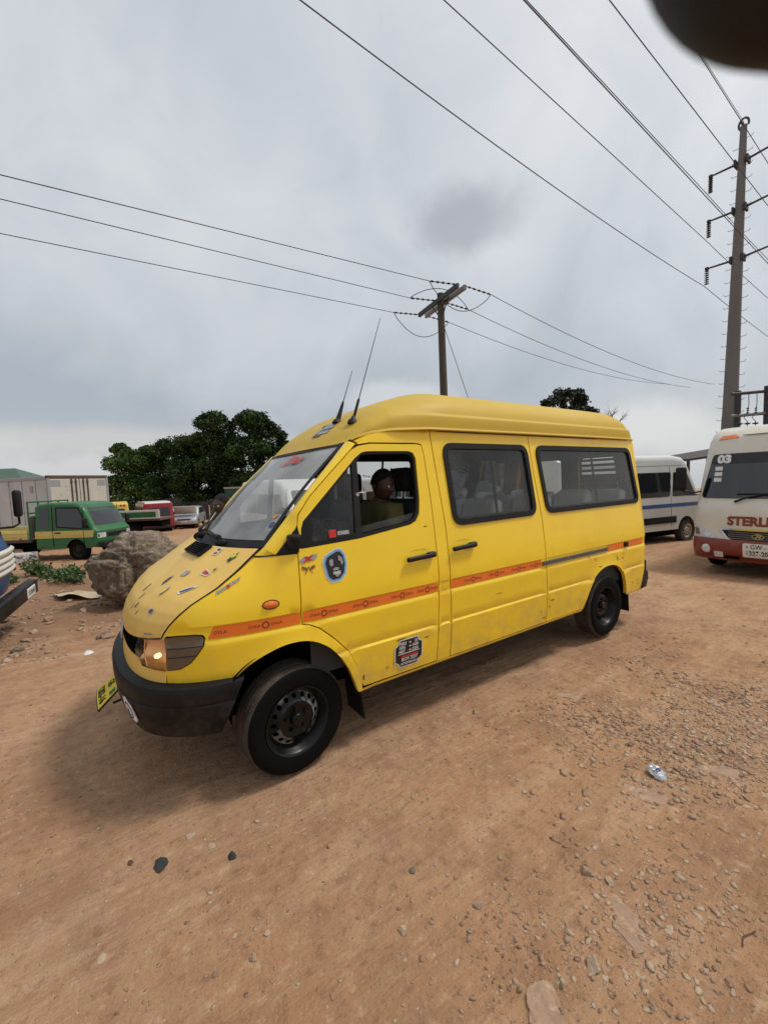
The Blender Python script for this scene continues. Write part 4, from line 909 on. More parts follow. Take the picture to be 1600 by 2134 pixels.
def ground_material():
    M = bpy.data.materials.new('laterite'); M.use_nodes = True; nt = M.node_tree; L = nt.links.new; N = nt.nodes.new; bs = nt.nodes['Principled BSDF']
    bs.inputs['Roughness'].default_value = .95; bs.inputs['Specular IOR Level'].default_value = .15
    t = N('ShaderNodeTexCoord')
    def vec(scale=(1, 1, 1), rot=0.0):
        mp = N('ShaderNodeMapping'); mp.inputs['Scale'].default_value = scale; mp.inputs['Rotation'].default_value = (0, 0, rot); L(t.outputs['Object'], mp.inputs[0]); return mp.outputs[0]
    def nz(sc, det, v, rg=.6):
        n = N('ShaderNodeTexNoise'); n.inputs['Scale'].default_value = sc; n.inputs['Detail'].default_value = det; n.inputs['Roughness'].default_value = rg; L(v, n.inputs['Vector']); return n.outputs['Fac']
    def rr(x, a, b, c=0., d=1.):
        n = N('ShaderNodeMapRange'); L(x, n.inputs[0])
        for i, q in enumerate((a, b, c, d)): n.inputs[i + 1].default_value = q
        return n.outputs[0]
    def mix(f, a, b):
        n = N('ShaderNodeMix'); n.data_type = 'RGBA'
        for s, x in ((n.inputs[0], f), (n.inputs[6], a), (n.inputs[7], b)):
            if isinstance(x, tuple): s.default_value = (*x, 1)
            elif isinstance(x, float): s.default_value = x
            else: L(x, s)
        return n.outputs[2]
    v1 = vec(); vs = vec((.30, 1.6, 1), .12)
    big = nz(.55, 5, v1); mid = nz(2.4, 6, v1); fine_ = nz(17, 6, v1, .65); grit = nz(85, 4, v1, .7); streak = nz(3.0, 6, vs, .65)
    c = mix(rr(big, .35, .65), (0.412, 0.225, 0.121), (0.486, 0.293, 0.172))
    c = mix(rr(mid, .46, .66, 0, .75), c, (0.322, 0.180, 0.102))
    c = mix(rr(streak, .52, .70, 0, .65), c, (0.565, 0.371, 0.228))
    c = mix(rr(fine_, .54, .70, 0, .75), c, (0.249, 0.141, 0.079))
    c = mix(rr(fine_, .44, .30, 0, .65), c, (0.599, 0.402, 0.251))
    vo = N('ShaderNodeTexVoronoi'); vo.inputs['Scale'].default_value = 34; L(v1, vo.inputs['Vector'])
    spec_ = mix(rr(vo.outputs['Color'], .80, .86), (0.0, 0.0, 0.0), (1.0, 1.0, 1.0))
    # pale chips embedded in the surface
    pk = N('ShaderNodeMath'); pk.operation = 'MULTIPLY'; L(rr(vo.outputs['Distance'], .34, .20), pk.inputs[0]); L(spec_, pk.inputs[1])
    fs_ = nz(2.2, 7, vec((.9, 9.0, 1), .10), .7); c = mix(rr(fs_, .58, .72, 0, .55), c, (0.588, 0.402, 0.256)); c = mix(rr(fs_, .42, .30, 0, .5), c, (0.282, 0.157, 0.088))
    c = mix(rr(grit, .56, .80, 0, .45), c, (0.215, 0.120, 0.070)); c = mix(rr(grit, .42, .28, 0, .35), c, (0.565, 0.387, 0.242))
    # darker, stony ground beyond the lane (left, towards the boulder)
    sp = N('ShaderNodeSeparateXYZ'); L(t.outputs['Object'], sp.inputs[0])
    ad = N('ShaderNodeMath'); ad.operation = 'ADD'; L(sp.outputs[1], ad.inputs[0]); L(rr(mid, 0, 1, -1.2, 1.2), ad.inputs[1])
    far = rr(ad.outputs[0], 2.6, 4.2, 0, .75); fo = rr(ad.outputs[0], 8.5, 11.5, 1.0, .15); mm = N('ShaderNodeMath'); mm.operation = 'MULTIPLY'; L(far, mm.inputs[0]); L(fo, mm.inputs[1])
    c = mix(mm.outputs[0], c, mix(rr(fine_, .35, .65), (0.169, 0.094, 0.056), (0.305, 0.178, 0.107)))
    L(c, bs.inputs['Base Color'])
    def mth(op, a, b):
        n = N('ShaderNodeMath'); n.operation = op
        for s, x in ((n.inputs[0], a), (n.inputs[1], b)):
            if isinstance(x, float): s.default_value = x
            else: L(x, s)
        return n.outputs[0]
    h = mth('ADD', mth('MULTIPLY', fine_, .6), mth('MULTIPLY', grit, .35)); h = mth('ADD', h, mth('MULTIPLY', streak, .8)); h = mth('ADD', h, mth('MULTIPLY', fs_, .7))
    bu = N('ShaderNodeBump'); bu.inputs['Strength'].default_value = .8; bu.inputs['Distance'].default_value = .045; L(h, bu.inputs['Height']); L(bu.outputs[0], bs.inputs['Normal'])
    return M
MATS['laterite'] = ground_material()
def graded(c0, lo_f, hi_f, step, lo, hi, k=1.13):
    a = list(np.arange(lo_f, hi_f, step)); s = step; x = hi_f
    while x < hi: a.append(x); s *= k; x += s
    a.append(hi); s = step; x = lo_f; L = []
    while x > lo: s *= k; x -= s; L.append(max(x, lo))
    return np.array(sorted(set(L + a)))
gx = graded(0, -2.6, 4.5, .026, -500, 900, 1.10); gy = graded(0, -3.2, 1.6, .026, -300, 900, 1.05)
NX, NY = len(gx), len(gy)
vv = np.empty((NX * NY, 3), np.float32); k = 0
for x in gx:
    for y in gy:
        vv[k] = (x, y, slope(x, y) + (relief(x, y) if abs(x) < 60 and abs(y) < 60 else 0)); k += 1
ii = (np.arange(NX - 1)[:, None] * NY + np.arange(NY - 1)[None, :]).ravel()
quads = np.stack([ii, ii + NY, ii + NY + 1, ii + 1], 1).astype(np.int32)
me = bpy.data.meshes.new('ground'); me.vertices.add(len(vv)); me.vertices.foreach_set('co', vv.ravel()); me.loops.add(quads.size); me.loops.foreach_set('vertex_index', quads.ravel())
me.polygons.add(len(quads)); me.polygons.foreach_set('loop_start', np.arange(len(quads), dtype=np.int32) * 4); me.polygons.foreach_set('loop_total', np.full(len(quads), 4, np.int32)); me.polygons.foreach_set('use_smooth', np.ones(len(quads), bool)); me.update(); me.validate()
ground = obj('ground', me, 'laterite'); ground['kind'] = 'structure'; ground['label'] = 'bare reddish laterite dirt of the vehicle yard'
# ------------------------------------------------------------------ stones
def rock(r, sub, seed, rough=.35, squash=(1, 1, .7), facets=0):
    bm = bmesh.new(); bmesh.ops.create_icosphere(bm, subdivisions=sub, radius=1.0); rd = random.Random(seed)
    pl = [(Vector((rd.gauss(0, 1), rd.gauss(0, 1), rd.gauss(0, 1))).normalized(), rd.uniform(.55, .9)) for _ in range(facets)]
    for v in bm.verts:
        d = v.co.normalized(); q = d * 1.3 + Vector((seed * 1.7, seed * .9, 0)); l = 1 + rough * noise.noise(q) + rough * .5 * noise.noise(q * 2.3) + rough * .25 * noise.noise(q * 5)
        p = d * l
        for n_, dd in pl:
            e = p.dot(n_) - dd
            if e > 0: p -= n_ * e
        v.co = Vector((p.x * squash[0], p.y * squash[1], p.z * squash[2])) * r
    me = bpy.data.meshes.new('stone'); bm.to_mesh(me); bm.free(); return me
FLAT = [1.0]
mat('slab', (0.37, 0.245, 0.16), .95, var=.3, vscale=16, bump=.8, bscale=30, col2=(0.27, 0.16, 0.10), c2lo=.45, c2hi=.65, c2scale=9, col3=(.46, .34, .23), c3scale=20, c3lo=.56, c3hi=.7)
def gravel(name, spots, mats_, label, cat):
    """many little stones joined (too small to pick apart)"""
    protos = []
    for sd in range(10):
        m_ = rock(1.0, 1, 40 + sd, .5, (1, .8, .55), 5); protos.append((np.array([v.co[:] for v in m_.vertices]), np.array([p.vertices[:] for p in m_.polygons]))); bpy.data.meshes.remove(m_)
    V, F, MI = [], [], []; k = 0
    for x, y, s in spots:
        pv, pf = protos[random.randrange(10)]; a = random.random() * 6.28; c, sn = math.cos(a), math.sin(a); sx, sy, sz_ = s * random.uniform(.7, 1.3), s * random.uniform(.7, 1.2), s * random.uniform(.6, 1.1) * FLAT[0]
        q = pv * (sx, sy, sz_); V.append(np.stack([q[:, 0] * c - q[:, 1] * sn + x, q[:, 0] * sn + q[:, 1] * c + y, q[:, 2] + gz(x, y) + s * random.uniform(-.15, .2) * FLAT[0]], 1)); F.append(pf + k); k += len(pv); MI.append(np.full(len(pf), random.choices(range(len(mats_)), weights=[5, 3, 2][:len(mats_)])[0]))
    V = np.concatenate(V).astype(np.float32); F = np.concatenate(F).astype(np.int32); MI = np.concatenate(MI).astype(np.int32)
    me = bpy.data.meshes.new(name); me.vertices.add(len(V)); me.vertices.foreach_set('co', V.ravel()); me.loops.add(F.size); me.loops.foreach_set('vertex_index', F.ravel()); me.polygons.add(len(F)); me.polygons.foreach_set('loop_start', np.arange(len(F), dtype=np.int32) * 3); me.polygons.foreach_set('loop_total', np.full(len(F), 3, np.int32)); me.polygons.foreach_set('material_index', MI); me.update()
    return tag(obj(name, me, list(mats_)), label, cat, kind='stuff')
sp = []
def scatter(n, fx_, fy_, s0, s1, ok=None, pw=3.0):
    c = 0
    while c < n:
        x, y = fx_(), fy_()
        if (ok and not ok(x, y)): continue
        sp.append((x, y, s0 + (s1 - s0) * random.random() ** pw)); c += 1
U = random.uniform; Gs = random.gauss
clus = lambda x, y: noise.noise((x * 1.3, y * 1.3, 21.0)) + .5 * noise.noise((x * 3.1, y * 3.1, 5.0)) > U(-.25, .55)
scatter(9000, lambda: U(-2.2, 3.6), lambda: U(-3.05, 1.2), .0015, .0085, clus, 2.2)
scatter(2600, lambda: U(-2.6, 7.5), lambda: U(-3.1, 3.4), .003, .016, clus)
scatter(2200, lambda: Gs(2.15, .60), lambda: Gs(-2.05, .30), .003, .020, clus, 2.4)
scatter(1200, lambda: Gs(3.3, .8), lambda: Gs(-2.0, .35), .004, .022, clus, 2.4)
scatter(260, lambda: Gs(.35, .12), lambda: Gs(-2.35, .10), .003, .012, None, 2.5)
scatter(260, lambda: Gs(-.05, .12), lambda: Gs(-2.42, .08), .003, .012, None, 2.5)
scatter(300, lambda: Gs(.85, .25), lambda: Gs(-2.72, .10), .003, .013, None, 2.5)
scatter(5200, lambda: U(-4.5, 1.6), lambda: U(2.4, 9.5), .008, .055, clus, 3.2)
scatter(700, lambda: U(4, 14), lambda: U(-2.5, 6), .006, .03, clus, 3)
sp2 = sp; sp = []
scatter(6500, lambda: U(-2.4, 3.4), lambda: U(-3.05, 1.0), .003, .013, None, 2.6)
scatter(1500, lambda: Gs(2.3, .6), lambda: Gs(-2.1, .35), .006, .026, None, 2.2)
scatter(500, lambda: Gs(.75, .25), lambda: Gs(-2.55, .12), .004, .02, None, 2.2)
scatter(1800, lambda: Gs(2.75, .5), lambda: Gs(-2.32, .24), .006, .026, None, 2.0)
FLAT[0] = .32; gravel('stone_chips', sp, ('pale_stone', 'pebble', 'slab'), 'flat angular stone chips trodden into the dirt', 'stone chips'); FLAT[0] = 1.0; sp = sp2
gravel('gravel', sp, ('pebble', 'stone', 'pale_stone'), 'loose gravel and small stones strewn over the dirt', 'gravel')
SID = [0]
def stone(x, y, r, label, m_='stone', sq=(1, .8, .6), group=None, fac=6, rot=None, cat='stone', lift=.25):
    SID[0] += 1; o = obj('stone', rock(r, 3, SID[0] * 3 + 1, .35, sq, fac), m_); o.location = (x, y, gz(x, y) + r * sq[2] * lift); o.rotation_euler = (0, 0, rot if rot is not None else random.random() * 6.28)
    for p in o.data.polygons: p.use_smooth = False
    return tag(o, label, cat, group)
# biggest loose stones, singled out by look and neighbours
stone(.47, -2.52, .030, 'largest pale angular stone lying alone on the near dirt', 'pale_stone', (1.0, .85, .8), fac=8, rot=.6)
stone(.79, -2.31, .026, 'dull brown wedge-shaped stone beside a small pale pebble', 'stone', (1.2, .8, .7), rot=2.0)
stone(.83, -2.24, .011, 'small pale pebble just behind the brown wedge-shaped stone', 'pale_stone', (1, .9, .8))
stone(.83, -2.39, .020, 'flat tan stone at the tip of a buried slab', 'pale_stone', (1.3, .8, .5))
stone(.32, -2.495, .014, 'narrow tan stone standing up near the largest pale stone', 'pale_stone', (.7, .7, 1.2))
stone(.20, -2.41, .013, 'greyish upright pebble left of the narrow tan stone', 'stone', (.8, .8, 1.1))
stone(.17, -1.84, .017, 'dark rounded lump of stone left of the pebble row', 'boulder_rock', (1, .9, .8))
stone(-.01, -2.01, .016, 'lone beige pebble on bare dirt at lower centre', 'pale_stone', (1, .9, .6))
stone(.30, -2.13, .022, 'half buried brown stone with gravel below it', 'stone', (1.3, .8, .5))
stone(.83, -2.62, .020, 'flat leaf-shaped pale stone pressed into the dirt', 'pale_stone', (1.3, .7, .2), rot=.2)
stone(-.53, -1.76, .014, 'rusty round pebble alone below the black scrap', 'stone', (1, .9, .8))
stone(-.64, -1.03, .024, 'flat pinkish stone flake behind the black scrap', 'pale_stone', (1.2, .8, .2))
stone(-.56, -1.16, .020, 'pale yellowish flake of stone by the dark crumbs', 'pale_stone', (1.1, .8, .3))
for x, y, r, lab, sq in ((.22, -2.50, .085, 'broad buried slab showing at the bottom edge of the picture', (1.2, .8, .07)), (.76, -2.46, .10, 'long buried slab behind the leaf-shaped stone', (1.5, .55, .10)), (.68, -2.54, .06, 'cracked buried slab next to the leaf-shaped stone', (1.4, .6, .18)), (2.04, -2.41, .13, 'wide flat slab among gravel right of the water sachet', (1.4, .7, .08)), (1.5, -2.25, .12, 'ridged slab with dry grass left of the water sachet', (1.2, .7, .14)), (2.13, -1.41, .09, 'pale rock outcrop flush with the lane near the rear wheel', (1.2, .7, .16))):
    o = stone(x, y, r, lab, 'slab', sq, fac=9, rot=.5 + x, cat='stone slab', lift=-.25)
for i in range(26):
    x, y = U(-1.3, 3.0), U(-2.6, -1.0)
    stone(x, y, U(.008, .016), 'small tan stone lying loose on the lane', random.choice(['stone', 'pale_stone']), (1.1, .8, .6), 'small loose stones on the lane')
for i in range(30):
    x, y = U(-3.2, -.9), U(2.8, 7.0)
    stone(x, y, U(.04, .09), 'rough stone in the rubble left of the boulder', random.choice(['stone', 'boulder_rock', 'pale_stone']), (1.1, .8, .6), 'rubble stones beside the boulder')
# boulder
def boulder():
    bm = bmesh.new(); bmesh.ops.create_icosphere(bm, subdivisions=6, radius=1.0)
    for v in bm.verts:
        d = v.co.normalized(); q = d * 1.1 + Vector((3.3, 1.2, .4))
        p = Vector((math.copysign(abs(d.x) ** .72, d.x), math.copysign(abs(d.y) ** .72, d.y), math.copysign(abs(d.z) ** .68, d.z))); p.normalize(); s = max(abs(d.x), abs(d.y), abs(d.z)); p = p * (1 + .16 * (1 / s - 1) * -1)
        l = 1 + .22 * noise.noise(q) + .14 * noise.noise(q * 2.2) + .085 * noise.noise(q * 4.6) + .050 * noise.noise(q * 10) + .030 * noise.noise(q * 22) + .016 * noise.noise(q * 44)
        rd_ = abs(noise.noise(q * 3.0)); l -= .06 * max(0, .12 - rd_) / .12
        v.co = Vector((p.x * .66, p.y * .70, p.z * .60)) * l
    me = bpy.data.meshes.new('boulder'); bm.to_mesh(me); bm.free()
    for p in me.polygons: p.use_smooth = True
    o = obj('boulder', me, 'boulder_rock'); o.location = (-.47, 4.62, .44); o.rotation_euler = (0, 0, 2.2)
    tag(o, 'large rough brown boulder beside the hood of the minibus', 'boulder')
boulder()
# sack cloth sheet
mat('sackcloth', (0.47, 0.38, 0.26), .9, var=.12, vscale=7, bump=.3, bscale=90, col2=(0.36, 0.27, 0.18), c2lo=.52, c2hi=.7)
b = B()
def sackpt(i, j):
    x, y = -1.78 + .95 * i + .10 * j, 5.75 - .72 * i * .75 - .55 * (j - .5) + .2 * i
    h = .03 + .05 * noise.noise((i * 3, j * 3, 1)) + .09 * math.exp(-((i - .25) / .25) ** 2) * j + .03 * math.sin(i * 7 + j * 2) * (.3 + j * .5)
    return Vector((x, y, gz(x, y) + max(.012, h)))
b.grid(sackpt, 28, 20); b.grid(lambda i, j: sackpt(i, j) - Vector((0, 0, .008)), 28, 20, flip=True)
tag(b.build('sacking', 'sackcloth'), 'tan piece of sackcloth lying on rubble beside the boulder', 'sackcloth')
# weeds
mat('weed_leaf', (0.075, 0.125, 0.030), .7, var=.35, vscale=9, col2=(0.045, 0.085, 0.02), c2lo=.45, c2hi=.6, c2scale=6)
def leaf_cloud(b, pts, s0, s1, fold=.25):
    for p in pts:
        d = Vector((Gs(0, 1), Gs(0, 1), Gs(.4, .8))).normalized(); a = d.orthogonal().normalized(); a = Matrix.Rotation(U(0, 6.28), 3, d) @ a; c = d.cross(a); s = U(s0, s1); w = s * U(.35, .6)
        p = Vector(p); b.add([p, p + a * s * .5 + c * w + d * s * fold * .5, p + a * s, p + a * s * .5 - c * w + d * s * fold * .5], [(0, 1, 2, 3)])
def weed(x, y, r, h, n, label):
    z0 = gz(x, y); w = empty('weed', (x, y, z0)); tag(w, label, 'weed', 'weeds growing in the rubble')
    b = B(); pts = []; st = B()
    for k in range(14):
        a, rr_ = U(0, 6.28), r * math.sqrt(random.random()); tip = Vector((rr_ * math.cos(a), rr_ * math.sin(a), h * U(.4, 1.0) * (1 - .5 * rr_ / r))); st.tube([(tip.x * .2, tip.y * .2, 0), tip * .6, tip], [.006, .004, .002], 4)
        for q in range(n // 14): t = U(.25, 1.05); pts.append(tip * t + Vector((Gs(0, .05), Gs(0, .05), Gs(0, .035))))
    leaf_cloud(b, pts, .03, .075); b.build('foliage', 'weed_leaf', w, None); st.build('stem', 'weed_leaf', w)
weed(-1.55, 6.9, .42, .42, 1100, 'wide green weed clump behind the sackcloth'); weed(-2.3, 8.3, .35, .40, 700, 'smaller green weed clump farther left in the rubble'); weed(-1.95, 7.6, .22, .25, 350, 'tiny weed tuft between the two larger clumps'); weed(-2.7, 7.5, .3, .25, 350, 'low weed tuft nearest the blue truck')
# litter
mat('clear_plastic', (0.45, 0.47, 0.49), .22, var=.15, vscale=20, coat=.8, bump=.4, bscale=25)
b = B()
def sachet(i, j, s):
    a, c = (i - .5) * 2, (j - .5) * 2; e = (1 - a ** 4) * (1 - c ** 4); rr_ = 1 - .30 * (abs(a) * abs(c)) ** 1.5
    return Vector((1.70 + .042 * a * rr_ + .012 * c, -2.21 + .052 * c * rr_ - .01 * a, gz(1.7, -2.21) + .006 + s * .022 * e + .018 * noise.noise((a * 3.1, c * 3.3, 3)) * (1 - .3 * e) + .012 + .01 * c))
b.grid(lambda i, j: sachet(i, j, 1), 18, 18); b.grid(lambda i, j: sachet(i, j, -.5), 18, 18, flip=True)
sa = b.build('water_sachet', 'clear_plastic'); tag(sa, 'crumpled clear plastic water sachet on gravel', 'plastic bag')
lettering('sachet_print', 'DOUI', .03, lambda a, c: sachet(.5 + a * 9, .40 + c * 9, 1) + Vector((0, 0, .003)), 'navy_print', sa, bold=.001)
mat('scrap', (0.03, 0.032, 0.034), .8, var=.4, vscale=40, bump=.8, bscale=40)
def scrap(x, y, r, label, m_, h=.012):
    b = B(); n = 22; zz0 = gz(x, y); vs = [(x, y, zz0 + h)]
    for ring in (.5, 1.0):
        for k in range(n):
            a = 6.283 * k / n; q = r * ring * (1 + .35 * noise.noise((math.cos(a) * 2, math.sin(a) * 2, x * 9 + ring))); vs.append((x + q * math.cos(a) * .8, y + q * math.sin(a) * 1.1, zz0 + h * (1.1 if ring < 1 else .1) * (1 + .5 * noise.noise((k * .9, x, ring)))))
    fs = [(0, 1 + k, 1 + (k + 1) % n) for k in range(n)] + [(1 + k, 1 + n + k, 1 + n + (k + 1) % n, 1 + (k + 1) % n) for k in range(n)]
    b.add(vs, fs); tag(b.build('scrap', m_), label, 'scrap')
scrap(-.78, -1.11, .040, 'flattened black scrap on the dirt in front of the bumper', 'scrap')
scrap(-.49, -1.28, .022, 'small dark brown crumbs right of the black scrap', 'scrap', .016)
scrap(-.90, -1.02, .016, 'thin rusty shred left of the black scrap', 'brown_print', .006)
scrap(-1.01, -1.42, .018, 'chalky white smear of litter near the lower left', 'pale_stone', .004)
scrap(-1.17, 2.38, .055, 'pale sliver of litter on dirt ahead of the bumper', 'white_print', .02)
b = B(); b.tube([(.99, -2.80, gz(.99, -2.8) + .004), (1.03, -2.79, gz(1.03, -2.79) + .008), (1.10, -2.81, gz(1.1, -2.81) + .004)], .0022, 5); tag(b.build('twig', 'brown_print'), 'thin dry twig on the dirt at the right edge', 'twig')
mat('whitewash', (0.55, 0.54, 0.51), .9, var=.2, bump=.5, bscale=12, col3=(.12, .10, .09), c3scale=7, c3lo=.52, c3hi=.6)
b = B(); b.rbox((-3.30, 12.95, -.38), (-2.75, 13.25, .02), .04, 2, fn=lambda v: v + Vector((0, 0, .05 * noise.noise(v * 4)))); tag(b.build('concrete_block', 'whitewash'), 'chipped white concrete block under the green truck bed', 'block')

# ------------------------------------------------------------------ shells for the parked vehicles
class Shell:
    """vehicle body: side profile (x, z) from front foot over the roof to rear foot, rounded across its width; front faces -x"""
    def __init__(s, prof, hw, r=.12, bow=.10, tumble=.05, zt=1.0, ny=25, arches=(), ra=.36, zb=None, bowr=.05):
        s.prof = np.array(resample(prof, .08, False)); s.hw = hw; s.r = r; s.bow = bow; s.tum = tumble; s.zt = zt; s.zb = zb if zb is not None else prof[0][1]; s.bowr = bowr; s.L = max(p[0] for p in prof)
        p = s.prof; t = np.gradient(p, axis=0); t /= np.linalg.norm(t, axis=1)[:, None]; s.n = np.stack([-t[:, 1], t[:, 0]], 1); s.n = s.n  # outward for front->roof->rear order
        k = int(np.argmax(p[:, 1])); s.k = k
        b = B(); half = []
        q = np.linspace(0, 1, ny // 2 + 1)
        for u in q: half.append(u)
        ts = np.concatenate([np.linspace(0, 1 - r / hw, ny // 3), 1 - r / hw + (r / hw) * np.sin(np.linspace(0, math.pi / 2, 7))[1:]]); s.ts = np.concatenate([-ts[::-1][:-1], ts])
        b.grid(lambda i, j: s.at(int(round(i * (len(p) - 1))), s.ts[int(round(j * (len(s.ts) - 1)))]), len(p), len(s.ts))
        pin = s.p_in(1.0); out = [tuple(x) for x in pin]
        zb_ = s.zb; bot = [(out[-1][0], zb_)]
        for ax in sorted(arches, reverse=True):
            h0 = max(0, zb_ - ra * .95); n_ = 14; a0 = math.asin(min(.9, max(0.0, (zb_ - (ra * .93)) / ra))) if zb_ > ra * .93 else 0
            bot += [(ax + ra * math.cos(a), ra * .93 + ra * math.sin(a)) for a in np.linspace(a0, math.pi - a0, n_)]
        bot += [(out[0][0], zb_)]
        s.outline = out + bot
        for sg in (-1, 1):
            vs, fs = patch(s.outline, (), .12); b.add([s.side(x, z, sg) for x, z in vs], [tuple(map(int, f)) for f in fs])
        s.b = b
    def p_in(s, t):
        e = s.r * (1 - math.sqrt(max(0, 1 - t * t))); return s.prof - s.n * e
    def yy(s, t, z): return s.hw * t * (1 - s.tum * max(0, z - s.zt))
    def at(s, i, t):
        a = abs(t); k0 = 1 - s.r / s.hw; tt = max(0, (a - k0) / (1 - k0)); x, z = s.prof[i] - s.n[i] * s.r * (1 - math.sqrt(max(0, 1 - tt * tt)))
        x += s.plan(x, a); return Vector((x, s.yy(t, z), z))
    def plan(s, x, a):
        f = max(0, 1 - x / (.35 * s.L)); g_ = max(0, 1 - (s.L - x) / (.2 * s.L)); return s.bow * a ** 2.5 * f - s.bowr * a ** 3 * g_
    def side(s, x, z, sg, off=0.0): return Vector((x + s.plan(x, 1.0), sg * (s.yy(1.0, z) + off), z))
    def front(s, y, z, off=0.0):
        i = int(np.argmin(np.abs(s.prof[:s.k + 1, 1] - z))); P = s.prof[:s.k + 1]; x = np.interp(z, P[:, 1], P[:, 0]); n_ = s.n[i]; t = min(1, abs(y) / s.yy(1, z)); k0 = 1 - s.r / s.hw; tt = max(0, (t - k0) / (1 - k0)); e = s.r * (1 - math.sqrt(max(0, 1 - tt * tt)))
        return Vector((x - n_[0] * e + s.plan(x, t) + n_[0] * off, y, z + n_[1] * off))
    def back(s, y, z, off=0.0):
        P = s.prof[s.k:][::-1]; x = np.interp(z, P[:, 1], P[:, 0]); t = min(1, abs(y) / s.yy(1, z)); k0 = 1 - s.r / s.hw; tt = max(0, (t - k0) / (1 - k0)); e = s.r * (1 - math.sqrt(max(0, 1 - tt * tt)))
        return Vector((x - e + s.plan(x, t) + off, y, z))
    def pf(s, name, pl, m_, par, off=.006, lip=.012, step=.12): return panel(pl, lambda y, z: s.front(y, z, off), step=step, lip=(lip, 0, 0)).build(name, m_, par)
    def pb(s, name, pl, m_, par, off=.006, lip=.012, step=.12): return panel(pl, lambda y, z: s.back(y, z, off), step=step, lip=(-lip, 0, 0)).build(name, m_, par)
    def ps(s, name, pl, m_, par, sg, off=.006, lip=.012, step=.15): return panel(pl, lambda x, z: s.side(x, z, sg, off), step=step, lip=(0, -sg * lip, 0)).build(name, m_, par)
def road_wheel(par, x, y, r, w, sg, rimm='metal', n=28, holes=True):
    wl = empty('wheel', (x, y, r), 0, par); b = B(); h = w / 2
    b.lathe([(r * .60, -h * .8), (r * .7, -h), (r * .9, -h), (r * .98, -h * .8), (r, -h * .5), (r, h * .5), (r * .98, h * .8), (r * .9, h), (r * .7, h), (r * .6, h * .8)], (0, 0, 0), (0, 1, 0), n); b.build('tyre', 'tread' if rimm == 'metal' else 'tyre', wl)
    c = B(); f = sg * h; c.lathe([(r * .62, f * .82), (r * .58, f * .75), (r * .48, f * .45), (r * .30, f * .55), (r * .26, f * .78), (r * .1, f * .85), (0, f * .85)], (0, 0, 0), (0, 1, 0), n); rm = c.build('rim', rimm, wl)
    if holes:
        for k in range(8):
            a = 6.283 * k / 8; d = B(); d.lathe([(0, f * .56), (r * .07, f * .56), (r * .07, f * .50)], (r * .40 * math.cos(a), 0, r * .40 * math.sin(a)), (0, 1, 0), 8); d.build('rim_hole', 'dark', rm)
    return wl
def under(par, x0, x1, hw, z0, z1): b = B(); b.box((x0, -hw, z0), (x1, hw, z1)); b.build('chassis', 'dark', par)
def put(o, x, y, head, zoff=0.0):
    """stand a vehicle at x, y with its nose along heading vector head"""
    o.location = (x, y, slope(x, y) + zoff); o.rotation_euler = (0, 0, math.atan2(-head[1], -head[0]))
def mirror_arm(par, y, x, z, h=.30):
    sg = 1 if y > 0 else -1; b = B(); b.rbox((x - .05, y - .09, z - h / 2), (x + .04, y + .09, z + h / 2), .035, 3); b.tube([(x, y - sg * .04, z - h / 2), (x + .04, y - sg * .16, z - h / 2 - .06), (x + .12, y - sg * .30, z - h / 2 - .04)], .014, 6); b.tube([(x, y, z - h / 2), (x + .03, y - sg * .1, z - h / 2 - .10), (x + .10, y - sg * .28, z - h / 2 - .10)], .010, 6); b.build('side_mirror', 'black_plastic', par)
mat('bus_cream', (0.62, 0.585, 0.49), .35, var=.06, vscale=2, coat=.3, col3=(.42, .35, .27), c3scale=4, c3lo=.62, c3hi=.85)
mat('bus_red', (0.19, 0.028, 0.018), .42, var=.12, vscale=4, coat=.2, col3=(.25, .13, .09), c3scale=5, c3lo=.55, c3hi=.8)
mat('white_paint', (0.62, 0.61, 0.585), .4, var=.07, vscale=2, coat=.2, col3=(.40, .34, .28), c3scale=4, c3lo=.6, c3hi=.85)
mat('cream_paint', (0.58, 0.545, 0.46), .45, var=.07, vscale=2, col3=(.38, .32, .25), c3scale=4, c3lo=.6, c3hi=.85)
mat('blue_stripe', (0.035, 0.085, 0.25), .4, var=.15)
mat('red_paint', (0.25, 0.010, 0.014), .38, var=.12, vscale=3, coat=.3)
mat('green_paint', (0.014, 0.125, 0.036), .5, var=.3, vscale=3, coat=.1, col3=(.07, .085, .045), c3scale=4, c3lo=.52, c3hi=.75)
mat('pale_yellow', (0.62, 0.50, 0.16), .5, var=.1, vscale=4, col3=(.25, .18, .09), c3scale=6, c3lo=.58, c3hi=.72)
mat('dull_yellow', (0.60, 0.40, 0.06), .45, var=.1, vscale=3)
mat('truck_blue', (0.030, 0.085, 0.21), .42, var=.25, vscale=4, coat=.2, col3=(.10, .16, .25), c3scale=5, c3lo=.55, c3hi=.75)
mat('box_white', (0.50, 0.50, 0.485), .6, var=.08, vscale=2, col3=(.27, .24, .20), c3scale=5, c3lo=.62, c3hi=.8, col2=(.42, .41, .39), c2lo=.5, c2hi=.7, c2scale=1.5)
mat('box_door', (0.52, 0.49, 0.42), .6, var=.1, vscale=3, col3=(.30, .25, .19), c3scale=5, c3lo=.58, c3hi=.75)
mat('rust', (0.11, 0.065, 0.045), .85, var=.35, vscale=9)
mat('silver', (0.42, 0.43, 0.43), .35, metal=.5, var=.05)
mat('headlamp_glass', (0.55, 0.56, 0.56), .12, coat=1, var=.25, vscale=14)
mat('chrome', (.55, .55, .56), .18, metal=1.0)
